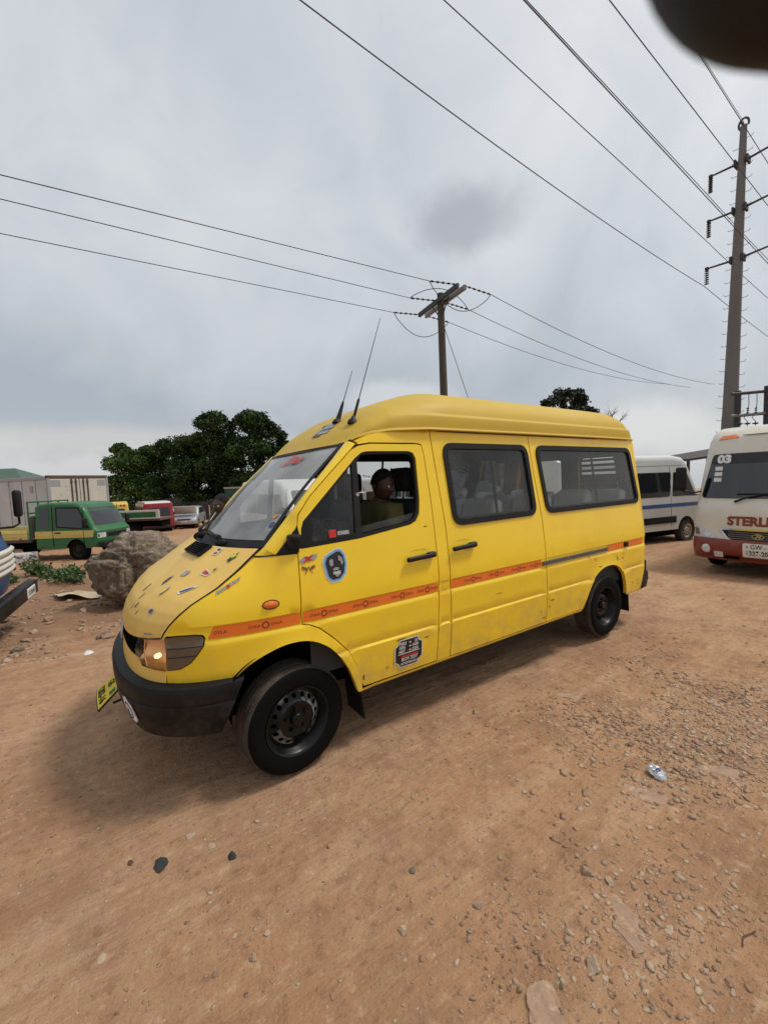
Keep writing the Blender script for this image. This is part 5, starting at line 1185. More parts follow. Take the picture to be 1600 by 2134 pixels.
# --- cream and red coach, number 03
bus = empty('coach'); tag(bus, 'cream coach with red bumper numbered 03 facing the camera', 'coach')
sh = Shell([(.06, .36), (.0, .48), (-.01, .62), (.02, .78), (.05, 1.10), (.10, 1.24), (.17, 1.33), (.46, 2.10), (.54, 2.26), (.66, 2.46), (.82, 2.58), (1.1, 2.66), (1.6, 2.70), (5.0, 2.70), (6.4, 2.66), (6.5, 2.5), (6.55, 1.2), (6.5, .42)], 1.02, .16, .20, .06, 1.2, arches=(1.25, 4.9), ra=.40, zb=.36)
sh.b.build('body', 'bus_cream', bus, 40)
wsp = rounded([(-.93, 1.37), (.93, 1.37), (.80, 2.16), (-.80, 2.16)], .10, 5)
o = sh.pf('windscreen', wsp, 'black_glass', bus, .008)
sh.pf('screen_band', rounded([(-.83, 1.98), (.83, 1.98), (.80, 2.155), (-.80, 2.155)], .05, 4), 'black_print', o, .013, .004); 
lettering('screen_number', '03', .19, lambda a, c: sh.front(.61 - a * 1.15, 2.055 + c, .018), 'white_print', o, bold=.012)
for z_ in (1.86, 1.76, 1.66): sh.pf('screen_sticker', rect(.62, z_, .74, z_ + .07), 'white_print', o, .014, .003)
lettering('front_lettering', 'STERLING', .20, lambda a, c: sh.front(-a * 1.0, .985 + c, .008), 'bus_red', bus, bold=.010)
b = B(); b.grid(lambda i, j: sh.front(-1.015 + 2.03 * i, .31 + .36 * j, .03 + .03 * math.sin(j * math.pi)), 40, 10); b.grid(lambda i, j: sh.front(-1.015 + 2.03 * i, .67, .03 - .03 * j), 40, 2); b.grid(lambda i, j: sh.front(-1.015 + 2.03 * i, .31, .03 - .06 * j), 40, 2); b.build('bumper', 'bus_red', bus, 50)
gr = rounded([(-.40, .66), (.40, .66), (.54, .84), (-.54, .84)], .06, 5); g_ = sh.pf('grille', gr, 'black_plastic', bus, .010); panel(inset(gr, -.02), lambda y, z: sh.front(y, z, .014), [inset(gr, .008)], step=.06).build('grille_surround', 'chrome', g_)
for k in range(4): sh.pf('grille_bar', rect(-.42, .69 + .034 * k, .42, .700 + .034 * k), 'rail', g_, .020, .006)
eb = ell(0, .742, .085, .044, 24); panel(eb, lambda y, z: sh.front(y, z, .034), [inset(eb, .010)], step=.05).build('grille_emblem', 'chrome', g_)
lettering('grille_emblem', 'H', .072, lambda a, c: sh.front(-a * 1.3, .742 + c, .036), 'chrome', g_, shear=.35, bold=.004)
for s in (-1, 1):
    h = sh.pf('headlamp', rounded([(s * .60, .675), (s * .99, .675), (s * 1.0, .86), (s * .86, .85), (s * .66, .75)], .03, 3), 'headlamp_glass', bus, .010); sh.pf('lamp_bowl', ell(s * .74, .735, .055, .04, 14), 'chrome', h, .016, .004); sh.pf('turn_lamp', rounded([(s * .88, .71), (s * .97, .71), (s * .975, .835), (s * .90, .83)], .02, 3), 'smoke_lens', h, .016, .004)
    f = B(); f.lathe([(0, .03), (.05, .028), (.075, .010), (.08, -.01)], sh.front(s * .74, .50, .055), (-1, 0, 0), 20); f.build('fog_lamp', 'headlamp_glass', bus)
    sh.pf('roof_lamp', [(s * .44, 2.44), (s * .76, 2.42), (s * .72, 2.49), (s * .50, 2.50)], 'lamp_amber', bus, .012)
    mirror_arm(bus, s * 1.22, .20, 1.74, .42)
    for x0 in (1.0, 2.0, 3.0, 4.0, 5.0): sh.ps('side_window', rounded(rect(x0, 1.42, x0 + .92, 2.20), .07, 4), 'black_glass', bus, s, .008)
    sh.ps('side_band', rect(.35, .42, 6.4, .80), 'bus_red', bus, s, .004) if False else None
    for xw in (1.25, 4.9): road_wheel(bus, xw, s * .86, .40, .24, s, 'rim_black')
    w_ = B(); p0 = sh.front(s * -.55 - .18, 1.30, .03); w_.tube([p0, sh.front(s * -.3 - .10, 1.37, .05), sh.front(s * .05 + .0, 1.44, .03)], [.02, .014, .010], 6); w_.tube([sh.front(s * .05 - .45, 1.45, .02), sh.front(s * .05 + .30, 1.44, .02)], .012, 5); w_.build('wiper', 'rubber', bus)
bp_ = sh.pf('number_plate', rounded(rect(-.19, .43, .19, .63), .02, 3), 'plate_white', bus, .075, .03); lettering('plate_lettering', 'GW -', .09, lambda a, c: sh.front(-.02 - a, .580 + c, .079), 'black_print', bp_, bold=.001); lettering('plate_lettering', '1327-20', .09, lambda a, c: sh.front(-a, .485 + c, .079), 'black_print', bp_, bold=.001); lettering('plate_lettering', 'o', .06, lambda a, c: sh.front(.13 - a, .580 + c, .079), 'black_print', bp_)
sh.pf('bumper_sticker', rect(.48, .38, .62, .47), 'white_print', bus, .066, .004)
for s in (-1, 1): sh.pf('bumper_slot', rounded([(s * .24, .36), (s * .50, .36), (s * .45, .42), (s * .24, .42)], .02, 3), 'dark', bus, .064, .004)
panel(rounded([(-.40, 2.47), (.40, 2.47), (.36, 2.60), (-.36, 2.60)], .06, 4), lambda y, z: sh.front(y, z, .03), step=.08, lip=(.04, 0, 0)).build('roof_panel', 'bus_cream', bus)
under(bus, .3, 6.3, .8, .26, .6)
put(bus, 8.5, -.95, (-1.0, -.05), -.14); bus.scale = (1, 1, 1.055)
# --- white van with blue stripe behind the coach
wv = empty('white_van'); tag(wv, 'white high-roof van with blue stripe parked behind the coach', 'van')
s2 = Shell([(.06, .45), (.0, .62), (.03, .92), (.08, 1.14), (.22, 1.34), (.70, 2.12), (.84, 2.34), (1.02, 2.46), (1.5, 2.52), (5.6, 2.52), (5.82, 2.42), (5.92, 1.8), (5.95, .5)], .97, .15, .22, .07, 1.1, arches=(.95, 4.6), ra=.40, zb=.42)
s2.b.build('body', 'white_paint', wv, 40); s2.pf('windscreen', rounded([(-.80, 1.42), (.80, 1.42), (.72, 2.10), (-.72, 2.10)], .08, 4), 'black_glass', wv)
for s in (-1, 1):
    d_ = s2.ps('front_window', rounded([(.50, 1.36), (1.62, 1.36), (1.52, 2.04), (.92, 2.04)], .06, 4), 'black_glass', wv, s); s2.ps('side_window', rounded([(1.74, 1.36), (3.72, 1.36), (3.72, 2.04), (1.64, 2.04)], .08, 4), 'black_glass', wv, s); s2.ps('side_window', rounded(rect(3.80, 1.36, 5.66, 2.04), .08, 4), 'black_glass', wv, s)
    s2.ps('stripe', rect(.4, 1.06, 5.88, 1.16), 'blue_stripe', wv, s, .004); s2.ps('rub_strip', rect(1.45, .62, 4.10, .80), 'black_plastic', wv, s, .012); s2.ps('roof_seam', rect(1.1, 2.22, 5.7, 2.235), 'grey_print', wv, s, .004)
    for x_ in (1.68, 3.76): s2.ps('door_seam', rect(x_, .5, x_ + .012, 2.2), 'dark', wv, s, .003)
    for xw in (.95, 4.6): road_wheel(wv, xw, s * .84, .345, .21, s, 'metal')
    s2.pf('headlamp', rounded([(s * .52, .80), (s * .86, .84), (s * .82, 1.0), (s * .56, .92)], .04, 3), 'headlamp_glass', wv)
s2.pf('grille', rounded(rect(-.45, .72, .45, .92), .05, 3), 'black_plastic', wv); under(wv, .3, 5.7, .75, .22, .55)
put(wv, 14.15, 2.445, (.979, -.208))
# --- small plain vans
def plain_van(name, label, x, y, head, paint, top=2.0, L=4.5, hw=.84, roofm=None, group=None, band=None, rear=True):
    v = empty(name); tag(v, label, 'van', group); k = top / 2.0
    s_ = Shell([(.05, .34), (.0, .5), (.03, .8), (.12, .92), (.55, 1.10 * k), (1.15, 1.72 * k), (1.4, 1.90 * k), (1.8, 1.98 * k), (3.0, 2.0 * k), (L - .25, 1.97 * k), (L - .08, 1.85 * k), (L, 1.0), (L, .36)], hw, .12, .16, .08, 1.0, arches=(.85, L - 1.0), ra=.34, zb=.34)
    s_.b.build('body', paint, v, 40); zw0, zw1 = 1.10 * k, 1.62 * k
    s_.pf('windscreen', rounded([(-.70, 1.16 * k), (.70, 1.16 * k), (.62, 1.70 * k), (-.62, 1.70 * k)], .07, 4), 'black_glass', v)
    for s in (-1, 1):
        s_.ps('side_window', rounded([(.92, zw0), (1.75, zw0), (1.72, zw1), (1.30, zw1)], .06, 4), 'black_glass', v, s); s_.ps('side_window', rounded(rect(1.85, zw0, 2.95, zw1), .06, 4), 'black_glass', v, s); s_.ps('side_window', rounded(rect(3.05, zw0, L - .25, zw1), .06, 4), 'black_glass', v, s)
        for x_ in (.86, 1.80, 3.0): s_.ps('door_seam', rect(x_, .42, x_ + .012, 1.75 * k), 'dark', v, s, .003)
        if roofm: s_.ps('roof_side', rect(1.3, 1.72 * k, L - .12, 1.86 * k), roofm, v, s, .004)
        if band: s_.ps('side_band', rect(.3, .84, L - .05, .98), band, v, s, .004)
        for xw in (.85, L - 1.0): road_wheel(v, xw, s * (hw - .12), .31, .19, s, 'metal', 20, False)
        mirror_arm(v, s * (hw + .14), .82, 1.22 * k, .24)
        s_.pb('tail_lamp', rounded(rect(s * (hw - .13), .80, s * (hw - .03), 1.05), .02, 2) if s > 0 else rounded(rect(-(hw - .03), .80, -(hw - .13), 1.05), .02, 2), 'lamp_red', v); s_.pf('headlamp', rounded([(s * .42, .70), (s * .74, .72), (s * .72, .86), (s * .45, .84)], .03, 3), 'headlamp_glass', v)
    if rear:
        for s in (-1, 1):
            s_.pb('rear_window', rounded([(s * .07, zw0), (s * .62, zw0), (s * .58, zw1), (s * .07, zw1)], .06, 4), 'black_glass', v)
        s_.pb('door_seam', rect(-.008, .45, .008, 1.8 * k), 'dark', v, .004)
        s_.pb('number_plate', rect(-.30, .66, -.02, .74), 'plate_yellow', v, .008)
    b = B(); b.rbox((L - .06, -hw + .03, .34), (L + .08, hw - .03, .50), .03, 2); b.build('rear_bumper', 'black_plastic', v); b = B(); b.rbox((-.06, -hw + .06, .32), (.12, hw - .06, .52), .04, 2); b.build('front_bumper', 'black_plastic', v)
    if roofm:
        c = B(); c.grid(lambda i, j: s_.at(int(round(np.interp(i, [0, 1], [np.argmin(np.abs(s_.prof[:, 0] - 1.45) + (s_.prof[:, 1] < 1.5) * 9), np.argmin(np.abs(s_.prof[:, 0] - (L - .12)) + (s_.prof[:, 1] < 1.6 * k) * 9)]))), -1 + 2 * j) + Vector((0, 0, .006)), 24, 17); c.build('roof', roofm, v)
    under(v, .3, L - .2, hw - .2, .2, .45); put(v, x, y, head); return v, s_
fw2, rt2 = Vector((.5549, .8319)), Vector((.8319, -.5549))
rv, rs = plain_van('red_van', 'dark red van with white roof seen from its rear corner', 0, 0, (0, 1), 'red_paint', 2.02, 4.4, .86, 'white_paint')
hdv = fw2 * .78 - rt2 * .62; pr = CAM.to_2d() + fw2 * 25.2 + rt2 * (-13.75); cpos = pr + hdv * 4.4; put(rv, cpos.x, cpos.y, hdv)
rs.pb('rear_lettering', rect(-.60, .60, -.12, .68), 'plate_yellow', rv, .014) if False else None
yv, ys = plain_van('yellow_van', 'small yellow van seen from behind beside the box body', 0, 0, (0, 1), 'dull_yellow', 2.05, 4.3, .82)
pr = CAM.to_2d() + fw2 * 24.0 + rt2 * (-15.75); yh = (fw2 * 24 - rt2 * 15.2).normalized(); cpos = pr + yh * 4.3; put(yv, cpos.x, cpos.y, yh)
for dx in (.40, .56): c = B(); c.lathe([(0, .03), (.05, .025), (.06, 0)], ys.back(dx, 1.85, .0), (1, 0, 0), 12); c.build('round_lamp', 'lamp_red', yv)
va, _ = plain_van('parked_van', 'white van parked beyond the windscreen of the minibus', 0, 0, (0, 1), 'white_paint', 2.12, 4.6, .88)
p_ = CAM.to_2d() + fw2 * 10.0 + rt2 * (-1.18); put(va, p_.x, p_.y, rt2 * .60 - fw2 * .80)
vb, _ = plain_van('parked_van', 'white van parked beyond the driver window of the minibus', 0, 0, (0, 1), 'white_paint', 2.25, 5.0, .90)
p_ = CAM.to_2d() + fw2 * 14.0 + rt2 * (2.2); put(vb, p_.x, p_.y, rt2 * .98 + fw2 * .2)
vc, _ = plain_van('parked_van', 'white van parked beyond the middle window of the minibus', 0, 0, (0, 1), 'white_paint', 2.1, 4.8, .88)
p_ = CAM.to_2d() + fw2 * 17.0 + rt2 * (8.6); put(vc, p_.x, p_.y, rt2 * .96 + fw2 * .28)
vd, _ = plain_van('parked_van', 'cream van parked beyond the rearmost window of the minibus', 0, 0, (0, 1), 'cream_paint', 2.1, 4.6, .88)
p_ = CAM.to_2d() + fw2 * 17.5 + rt2 * (15.2); put(vd, p_.x, p_.y, rt2 * .3 + fw2 * .95)
# --- silver car
car = empty('silver_car'); tag(car, 'silver car with raised hood standing right of the red van', 'car')
s3 = Shell([(.05, .30), (.0, .45), (.06, .66), (.25, .78), (.95, .90), (1.55, 1.36), (2.2, 1.44), (3.1, 1.38), (3.65, 1.0), (3.95, .92), (4.0, .55), (3.97, .30)], .80, .12, .14, .16, .8, arches=(.75, 3.2), ra=.32, zb=.28)
s3.b.build('body', 'silver', car, 40); s3.pf('windscreen', rounded([(-.62, .96), (.62, .96), (.54, 1.33), (-.54, 1.33)], .06, 4), 'black_glass', car)
c = B(); c.rbox((.12, -.68, 0), (.95, .68, .03), .01, 2, M=Matrix.Translation((.95, 0, .92)) @ Matrix.Rotation(R(42), 4, 'Y') @ Matrix.Translation((-.98, 0, 0))); c.build('raised_hood', 'white_paint', car)
for s in (-1, 1):
    s3.ps('side_window', rounded([(1.2, .95), (2.1, .95), (2.1, 1.33), (1.62, 1.33)], .05, 3), 'black_glass', car, s); s3.ps('side_window', rounded([(2.18, .95), (3.3, .95), (3.0, 1.31), (2.18, 1.33)], .05, 3), 'black_glass', car, s); s3.pf('headlamp', rounded([(s * .45, .56), (s * .74, .58), (s * .72, .68), (s * .48, .66)], .02, 3), 'headlamp_glass', car)
    for xw in (.75, 3.2): road_wheel(car, xw, s * .70, .30, .18, s, 'metal', 18, False)
s3.pf('grille', rounded(rect(-.4, .58, .4, .66), .02, 3), 'black_plastic', car); s3.pf('number_plate', rect(-.2, .42, .2, .50), 'plate_white', car); under(car, .3, 3.7, .6, .15, .4)
p_ = CAM.to_2d() + fw2 * 27.5 + rt2 * (-13.4); put(car, p_.x, p_.y, -fw2 * .95 + rt2 * .25)
s4c = empty('distant_car'); tag(s4c, 'pale car half hidden between silver car and black rickshaw', 'car')
s4 = Shell([(.05, .30), (.0, .45), (.06, .70), (.9, .92), (1.5, 1.40), (2.2, 1.5), (3.6, 1.46), (3.95, .95), (4.0, .32)], .80, .12, .14, .14, .8, arches=(.75, 3.2), ra=.32, zb=.28); s4.b.build('body', 'white_paint', s4c, 40); s4.pf('windscreen', rounded([(-.62, .98), (.62, .98), (.54, 1.38), (-.54, 1.38)], .06, 4), 'black_glass', s4c)
for s in (-1, 1):
    for xw in (.75, 3.2): road_wheel(s4c, xw, s * .70, .30, .18, s, 'metal', 18, False)
    s4.ps('side_window', rounded([(1.2, .98), (3.6, .98), (3.3, 1.38), (1.6, 1.38)], .05, 3), 'black_glass', s4c, s)
p_ = CAM.to_2d() + fw2 * 31 + rt2 * (-14.0); put(s4c, p_.x, p_.y, rt2)
# --- black auto rickshaw
rk = empty('auto_rickshaw'); tag(rk, 'black three-wheeled rickshaw with yellow lower edge behind the smoking man', 'rickshaw')
mat('rick_black', (0.015, 0.017, 0.017), .45, var=.2)
prk = [(.20, .32), (.10, .55), (.22, .95), (.48, 1.62), (.60, 1.72), (2.3, 1.72), (2.52, 1.6), (2.62, .9), (2.6, .32)]
s5 = Shell(prk, .64, .10, .10, .06, .9, arches=(2.1,), ra=.26, zb=.30)
s5.b.build('body', 'rick_black', rk, 40); s5.pf('windscreen', rounded([(-.48, 1.0), (.48, 1.0), (.44, 1.55), (-.44, 1.55)], .05, 3), 'black_glass', rk)
for s in (-1, 1):
    s5.ps('side_opening', rounded([(.62, .92), (1.28, .92), (1.28, 1.55), (.78, 1.55)], .05, 3), 'side_glass', rk, s, .01); s5.ps('side_opening', rounded(rect(1.38, .92, 2.3, 1.55), .05, 3), 'black_glass', rk, s, .01); s5.ps('lower_band', rect(.25, .36, 2.5, .44), 'dull_yellow', rk, s, .006); road_wheel(rk, 2.1, s * .56, .24, .11, s, 'metal', 16, False)
    s5.ps('door_post', rect(1.31, .4, 1.35, 1.6), 'grey_print', rk, s, .012)
road_wheel(rk, .42, 0, .24, .10, -1, 'metal', 16, False); b = B(); b.rbox((.5, -.62, 1.715), (2.45, .62, 1.76), .02, 2); b.build('roof', 'grey_print', rk)
p_ = CAM.to_2d() + fw2 * 18.6 + rt2 * (-8.15); put(rk, p_.x, p_.y, -rt2 * .94 - fw2 * .34)
# --- green pickup truck with flat bed
gt = empty('green_truck'); tag(gt, 'green and yellow cab pickup truck with pale yellow flat bed', 'truck')
s6 = Shell([(.10, .40), (.02, .55), (.02, .92), (.14, 1.02), (.46, 1.58), (.62, 1.76), (.85, 1.83), (1.6, 1.86), (2.10, 1.82), (2.22, 1.72), (2.24, .42)], .82, .09, .10, .07, 1.0, arches=(.80,), ra=.36, zb=.40)
s6.b.build('cab', 'green_paint', gt, 40); s6.pf('windscreen', rounded([(-.68, 1.10), (.68, 1.10), (.60, 1.66), (-.60, 1.66)], .06, 4), 'black_glass', gt)
for s in (-1, 1):
    g_ = s6.ps('door_window', rounded([(.34, 1.07), (.70, 1.03), (1.42, 1.10), (1.42, 1.68), (.68, 1.66)], [.04, .03, .05, .06, .06], 3), 'black_glass', gt, s)
    s6.ps('window_interior_light', rounded([(.86, 1.12), (1.36, 1.16), (1.34, 1.50), (.9, 1.50)], .05, 3), 'box_white', g_, s, .009, .002) if False else None
    s6.ps('rear_window', rounded(rect(1.68, 1.05, 2.04, 1.68), .08, 4), 'black_glass', gt, s); s6.ps('yellow_band', [(.16, .74), (2.22, .74), (2.22, .96), (.10, .96)], 'pale_yellow', gt, s, .005); s6.ps('orange_line', [(.3, .78), (2.2, .78), (2.2, .83), (.3, .83)], 'dull_yellow', gt, s, .008)
    for x_ in (.50, 1.56): s6.ps('door_seam', rect(x_, .46, x_ + .014, 1.72), 'dark', gt, s, .010)
    fr_ = [(.34, 1.07), (.70, 1.03), (1.42, 1.10), (1.42, 1.68), (.68, 1.66)]; panel(inset(fr_, -.03), lambda x, z: s6.side(x, z, s, .009), [inset(fr_, .012)], step=.2).build('window_rubber', 'rubber', gt); s6.pf('headlamp', rounded([(s * .50, .70), (s * .78, .70), (s * .78, .86), (s * .50, .86)], .03, 3), 'headlamp_glass', gt)
    panel(ell(.80, .34, .43, .43, 30)[:16], lambda x, z: s6.side(x, z, s, .02), [], step=.2).build('arch_trim', 'rubber', gt) if False else None
    h = B(); h.rbox((1.30, s * .83 - .012, .88), (1.50, s * .83 + .012, .92), .008, 2); h.build('door_handle', 'black_plastic', gt); mirror_arm(gt, s * 1.0, .34, 1.22, .26)
    road_wheel(gt, .80, s * .70, .33, .19, s, 'rim_black', 22); road_wheel(gt, 3.75, s * .66, .33, .20, s, 'rim_black', 22)
    b = B(); b.rbox((2.42, s * .84 - .02, .72), (5.3, s * .84 + .02, 1.02), .012, 2); sd = b.build('bed_side', 'pale_yellow', gt)
    for k in range(2): c = B(); c.rbox((2.44, s * .865 - .012, .80 + .11 * k), (5.28, s * .865 + .012, .835 + .11 * k), .010, 2); c.build('bed_rib', 'pale_yellow', sd)
    for k in range(5): c = B(); c.rbox((2.6 + .62 * k, s * .865 - .02, .68), (2.66 + .62 * k, s * .865 + .02, .76), .008, 1); c.build('bed_hinge', 'rust', sd)
b = B(); b.rbox((-.10, -.80, .40), (.10, .80, .58), .03, 2); b.build('front_bumper', 'black_plastic', gt); s6.pf('grille', rounded(rect(-.45, .70, .45, .84), .03, 3), 'black_plastic', gt)
b = B(); b.box((2.40, -.82, .62), (5.32, .82, .70)); b.build('bed_floor', 'rust', gt)
b = B()
for y in (-.80, -.4, 0, .4, .80): b.tube([(2.36, y, .62), (2.36, y, 1.92)], .025, 6)
for z in (1.55, 1.9): b.tube([(2.36, -.82, z), (2.36, .82, z)], .025, 6)
b.build('headboard_frame', 'green_paint', gt); b = B(); b.box((2.345, -.78, .75), (2.36, .78, 1.45)); b.build('headboard_panel', 'silver', gt)
under(gt, .3, 5.2, .45, .38, .62); b = B(); b.rbox((2.6, -.78, .40), (3.2, -.5, .62), .03, 2); b.build('tool_box', 'rust', gt)
hdg = Vector((.80, -.60)); nf = Vector((-.85, 12.05)); put(gt, nf.x + .18, nf.y + .46, hdg); gt.scale = (.95, .95, .97)
# --- white box body behind it
bx = empty('box_truck_body'); tag(bx, 'weathered white box truck body behind the green truck', 'truck body')
b = B(); b.box((0, -1.12, .72), (9.5, 1.12, 2.86)); b.build('box_shell', 'box_white', bx)
for k in range(10):
    for s in (-1, 1): c = B(); c.box((.75 + .9 * k, s * 1.125 - .012, .80), (.765 + .9 * k, s * 1.125 + .012, 2.76)); c.build('panel_seam', 'grey_print', bx)
for s in (-1, 1):
    c = B(); c.rbox((-.04, s * 1.10 - .05, .70), (.06, s * 1.10 + .05, 2.90), .012, 1); c.build('corner_post', 'grey_print', bx); c = B(); c.rbox((-.03, s * 1.13 - .02, 2.76), (9.5, s * 1.13 + .02, 2.89), .01, 1); c.build('top_rail', 'grey_print', bx)
    c = B(); c.rbox((-.035, .02 if s > 0 else -1.05, .78), (-.004, 1.05 if s > 0 else -.02, 2.78), .01, 1); dd = c.build('rear_door', 'box_door', bx)
    for q in (.14, .30): c = B(); c.tube([(-.06, s * q, .75), (-.06, s * q, 2.80)], .022, 6); c.rbox((-.085, s * q - .03, 2.62), (-.03, s * q + .03, 2.72), .008, 1); c.build('lock_bar', 'rust', dd)
    c = B(); c.rbox((-.045, s * .86 - .16, 2.50), (-.036, s * .86 + .16, 2.74), .003, 1); c.build('door_patch', 'grey_print', dd)
c = B(); c.rbox((-.04, -1.15, 2.80), (.06, 1.15, 2.92), .012, 1); c.build('header_rail', 'rust', bx)
c = B(); c.box((.3, -.45, .45), (9.3, .45, .72)); c.build('chassis', 'dark', bx)
for s in (-1, 1):
    for xw in (1.3, 2.3): road_wheel(bx, xw, s * .85, .42, .28, s, 'rim_black', 20)
    c = B(); c.box((2.2, s * 1.133 - .004, 2.0), (2.42, s * 1.133 + .004, 2.3)); c.build('side_placard', 'grey_print', bx); c = B(); c.box((.95, s * 1.133 - .004, 2.28), (1.15, s * 1.133 + .004, 2.55)); c.build('side_placard', 'grey_print', bx)
cor = CAM.to_2d() + fw2 * 15.6 + rt2 * (-12.65); dirx = (-rt2 * .92 + fw2 * .39).normalized()    # body runs away to the left
ctr = cor + Vector((-dirx.y, dirx.x)) * 1.14 * (-1); bx.location = (ctr.x, ctr.y, slope(ctr.x, ctr.y)); bx.rotation_euler = (0, 0, math.atan2(dirx.y, dirx.x))
# --- flatbed with green and white side board in front of the red van
fb = empty('flatbed'); tag(fb, 'low flatbed with green and white side board before the red van', 'truck')
b = B(); b.rbox((0, -.03, .95), (2.8, .03, 1.40), .01, 1); o = b.build('side_board', 'white_paint', fb); b = B(); b.box((.25, -.042, 1.02), (2.62, -.032, 1.30)); b.build('board_panel', 'green_paint', o); b = B(); b.box((0, .03, .84), (2.8, 1.7, .94)); b.build('bed_floor', 'rust', fb); b = B(); b.box((.1, .4, .5), (2.7, 1.2, .84)); b.build('chassis', 'dark', fb)
for xw in (.6, 1.4): road_wheel(fb, xw, .18, .36, .22, -1, 'rim_black', 18)
p_ = CAM.to_2d() + fw2 * 21.2 + rt2 * (-14.35); fb.location = (p_.x, p_.y, slope(p_.x, p_.y)); fb.rotation_euler = (0, 0, math.atan2(rt2.y, rt2.x))
# --- blue truck at the left edge
bt = empty('blue_truck'); tag(bt, 'blue truck cab with cream front bars at the left edge', 'truck')
s7 = Shell([(.05, .55), (.0, .72), (.0, 1.10), (.05, 1.22), (.20, 1.75), (.32, 2.0), (.5, 2.08), (1.5, 2.10), (1.62, 2.0), (1.65, .60)], .92, .12, .12, .05, 1.1, arches=(.75,), ra=.40, zb=.58)
s7.b.build('cab', 'truck_blue', bt, 40); s7.pf('windscreen', rounded([(-.78, 1.27), (.78, 1.27), (.72, 1.92), (-.72, 1.92)], .08, 4), 'black_glass', bt)
for k, (z, h) in enumerate(((1.08, .05), (1.0, .045), (.925, .045), (.85, .045))):
    c = B(); c.grid(lambda i, j: s7.front(-.91 + 1.82 * i, z - h * .8 + h * 1.6 * j, .03 + .03 * math.sin(j * math.pi)), 30, 7); c.build('front_bar', 'cream_paint', bt, 50)
for s in (-1, 1):
    s7.ps('side_window', rounded([(.28, 1.25), (1.15, 1.25), (1.15, 1.85), (.45, 1.85)], .06, 4), 'black_glass', bt, s); road_wheel(bt, .75, s * .78, .40, .24, s, 'rim_black', 20); road_wheel(bt, 3.6, s * .78, .40, .26, s, 'rim_black', 20)
    c = B(); c.rbox((.06, s * .94 - .02, .75), (.16, s * .94 + .03, 1.08), .02, 2); c.build('corner_guard', 'rubber', bt)
    c = B(); c.rbox((-.06, s * .96 - .10, 1.50), (.02, s * .96 + .09, 1.88), .045, 4); c.tube([(0, s * 1.05, 1.62), (0, s * 1.06, 1.40), (.05, s * .98, 1.36), (.18, s * .9, 1.36)], .016, 6); c.build('side_mirror', 'black_plastic', bt)
c = B(); c.rbox((-.16, -.96, .40), (-.02, .96, .60), .035, 3); bpr = c.build('bumper', 'bumper_plastic', bt); c = B(); c.rbox((-.17, -.74, .43), (-.158, -.36, .56), .004, 1); np_ = c.build('number_plate', 'plate_white', bpr)
lettering('plate_lettering', 'S 13 47', .085, lambda a, q: Vector((-.176, -.55 - a * 1.1, .495 + q)), 'black_print', np_, bold=.003)
c = B(); c.box((1.8, -.95, .85), (5.0, .95, .95)); c.box((1.8, -.98, .95), (1.86, .98, 1.5)); c.build('load_bed', 'truck_blue', bt); under(bt, .2, 5.0, .5, .45, .8)
hdb = (rt2 * .87 + fw2 * .48).normalized(); pfc = CAM.to_2d() + fw2 * 5.80 + rt2 * (-5.17)      # far front corner of the cab
sidev = Vector((-hdb.y, hdb.x))    # left of heading
bt.location = (0, 0, 0)
org = pfc - sidev * .95; put(bt, org.x, org.y, hdb)
# ------------------------------------------------------------------ poles and lines
mat('pole_concrete', (0.15, 0.145, 0.14), .85, var=.2, vscale=1.5, bump=.15, bscale=20, stretch=(1, 1, .15))
mat('pole_wood', (0.065, 0.055, 0.042), .9, var=.3, vscale=6, bump=.3, bscale=30, stretch=(1, 1, .08))
mat('steel_dark', (0.05, 0.05, 0.052), .6, metal=.4, var=.2)
mat('insulator', (0.022, 0.018, 0.017), .35, var=.2)
mat('wire_metal', (0.05, 0.05, 0.055), .55, metal=.3)
def insul(b, p0, p1, n=6, r=.07):
    p0, p1 = Vector(p0), Vector(p1); d = (p1 - p0); L = d.length; prof = [(.0, 0), (.018, .0)]
    for k in range(n):
        h = L * (k + .5) / n; w = L / n; prof += [(.016, h - w * .3), (r, h - w * .08), (r, h + w * .08), (.016, h + w * .3)]
    prof += [(.018, L), (0, L)]; b.lathe(prof, p0, d.normalized(), 12)
tp = empty('transmission_pole', (33.6, 6.98, slope(33.6, 6.98))); tag(tp, 'tall tapered concrete power pole with six arms on the right', 'power pole')
z0 = tp.location.z
def TP(x, y, z): return Vector((x - 33.6, y - 6.98, z - z0))
axis = lambda z: Vector((33.6, 6.98 - .44 * (z - z0) / (23.0 - z0), z))
b = B(); b.tube([TP(*axis(z)) for z in (z0, 5.2, 5.21, 12, 18, 23.0)], [.50, .44, .425, .335, .255, .175], 12); b.build('shaft', 'pole_concrete', tp, 40)
for sg, zs_ in ((1, (20.9, 18.1, 15.1)), (-1, (20.9, 18.1, 15.1))):
    for z in zs_:
        a = axis(z); tip = Vector((33.6, a.y + sg * 1.62, z + .10)); b = B(); b.tube([TP(*a), TP(*tip)], [.075, .055], 8); b.rbox(TP(*tip) - Vector((.09, .10, .09)), TP(*tip) + Vector((.09, .10, .09)), .02, 1); b.lathe([(.40, -.12), (.44, -.08), (.44, .08), (.40, .12)], TP(*a), (0, 0, 1), 16) if False else None
        b.rbox(TP(*a) + Vector((-.30, sg * .30 - .06, -.22)), TP(*a) + Vector((.30, sg * .30 + .06, .22)), .03, 1); arm = b.build('arm', 'steel_dark', tp)
        c = B(); insul(c, TP(*tip) - Vector((0, 0, .10)), TP(*tip) - Vector((0, 0, 1.05)), 7, .13); c.build('insulator', 'insulator', arm)
b = B(); k = 0; z = 3.0
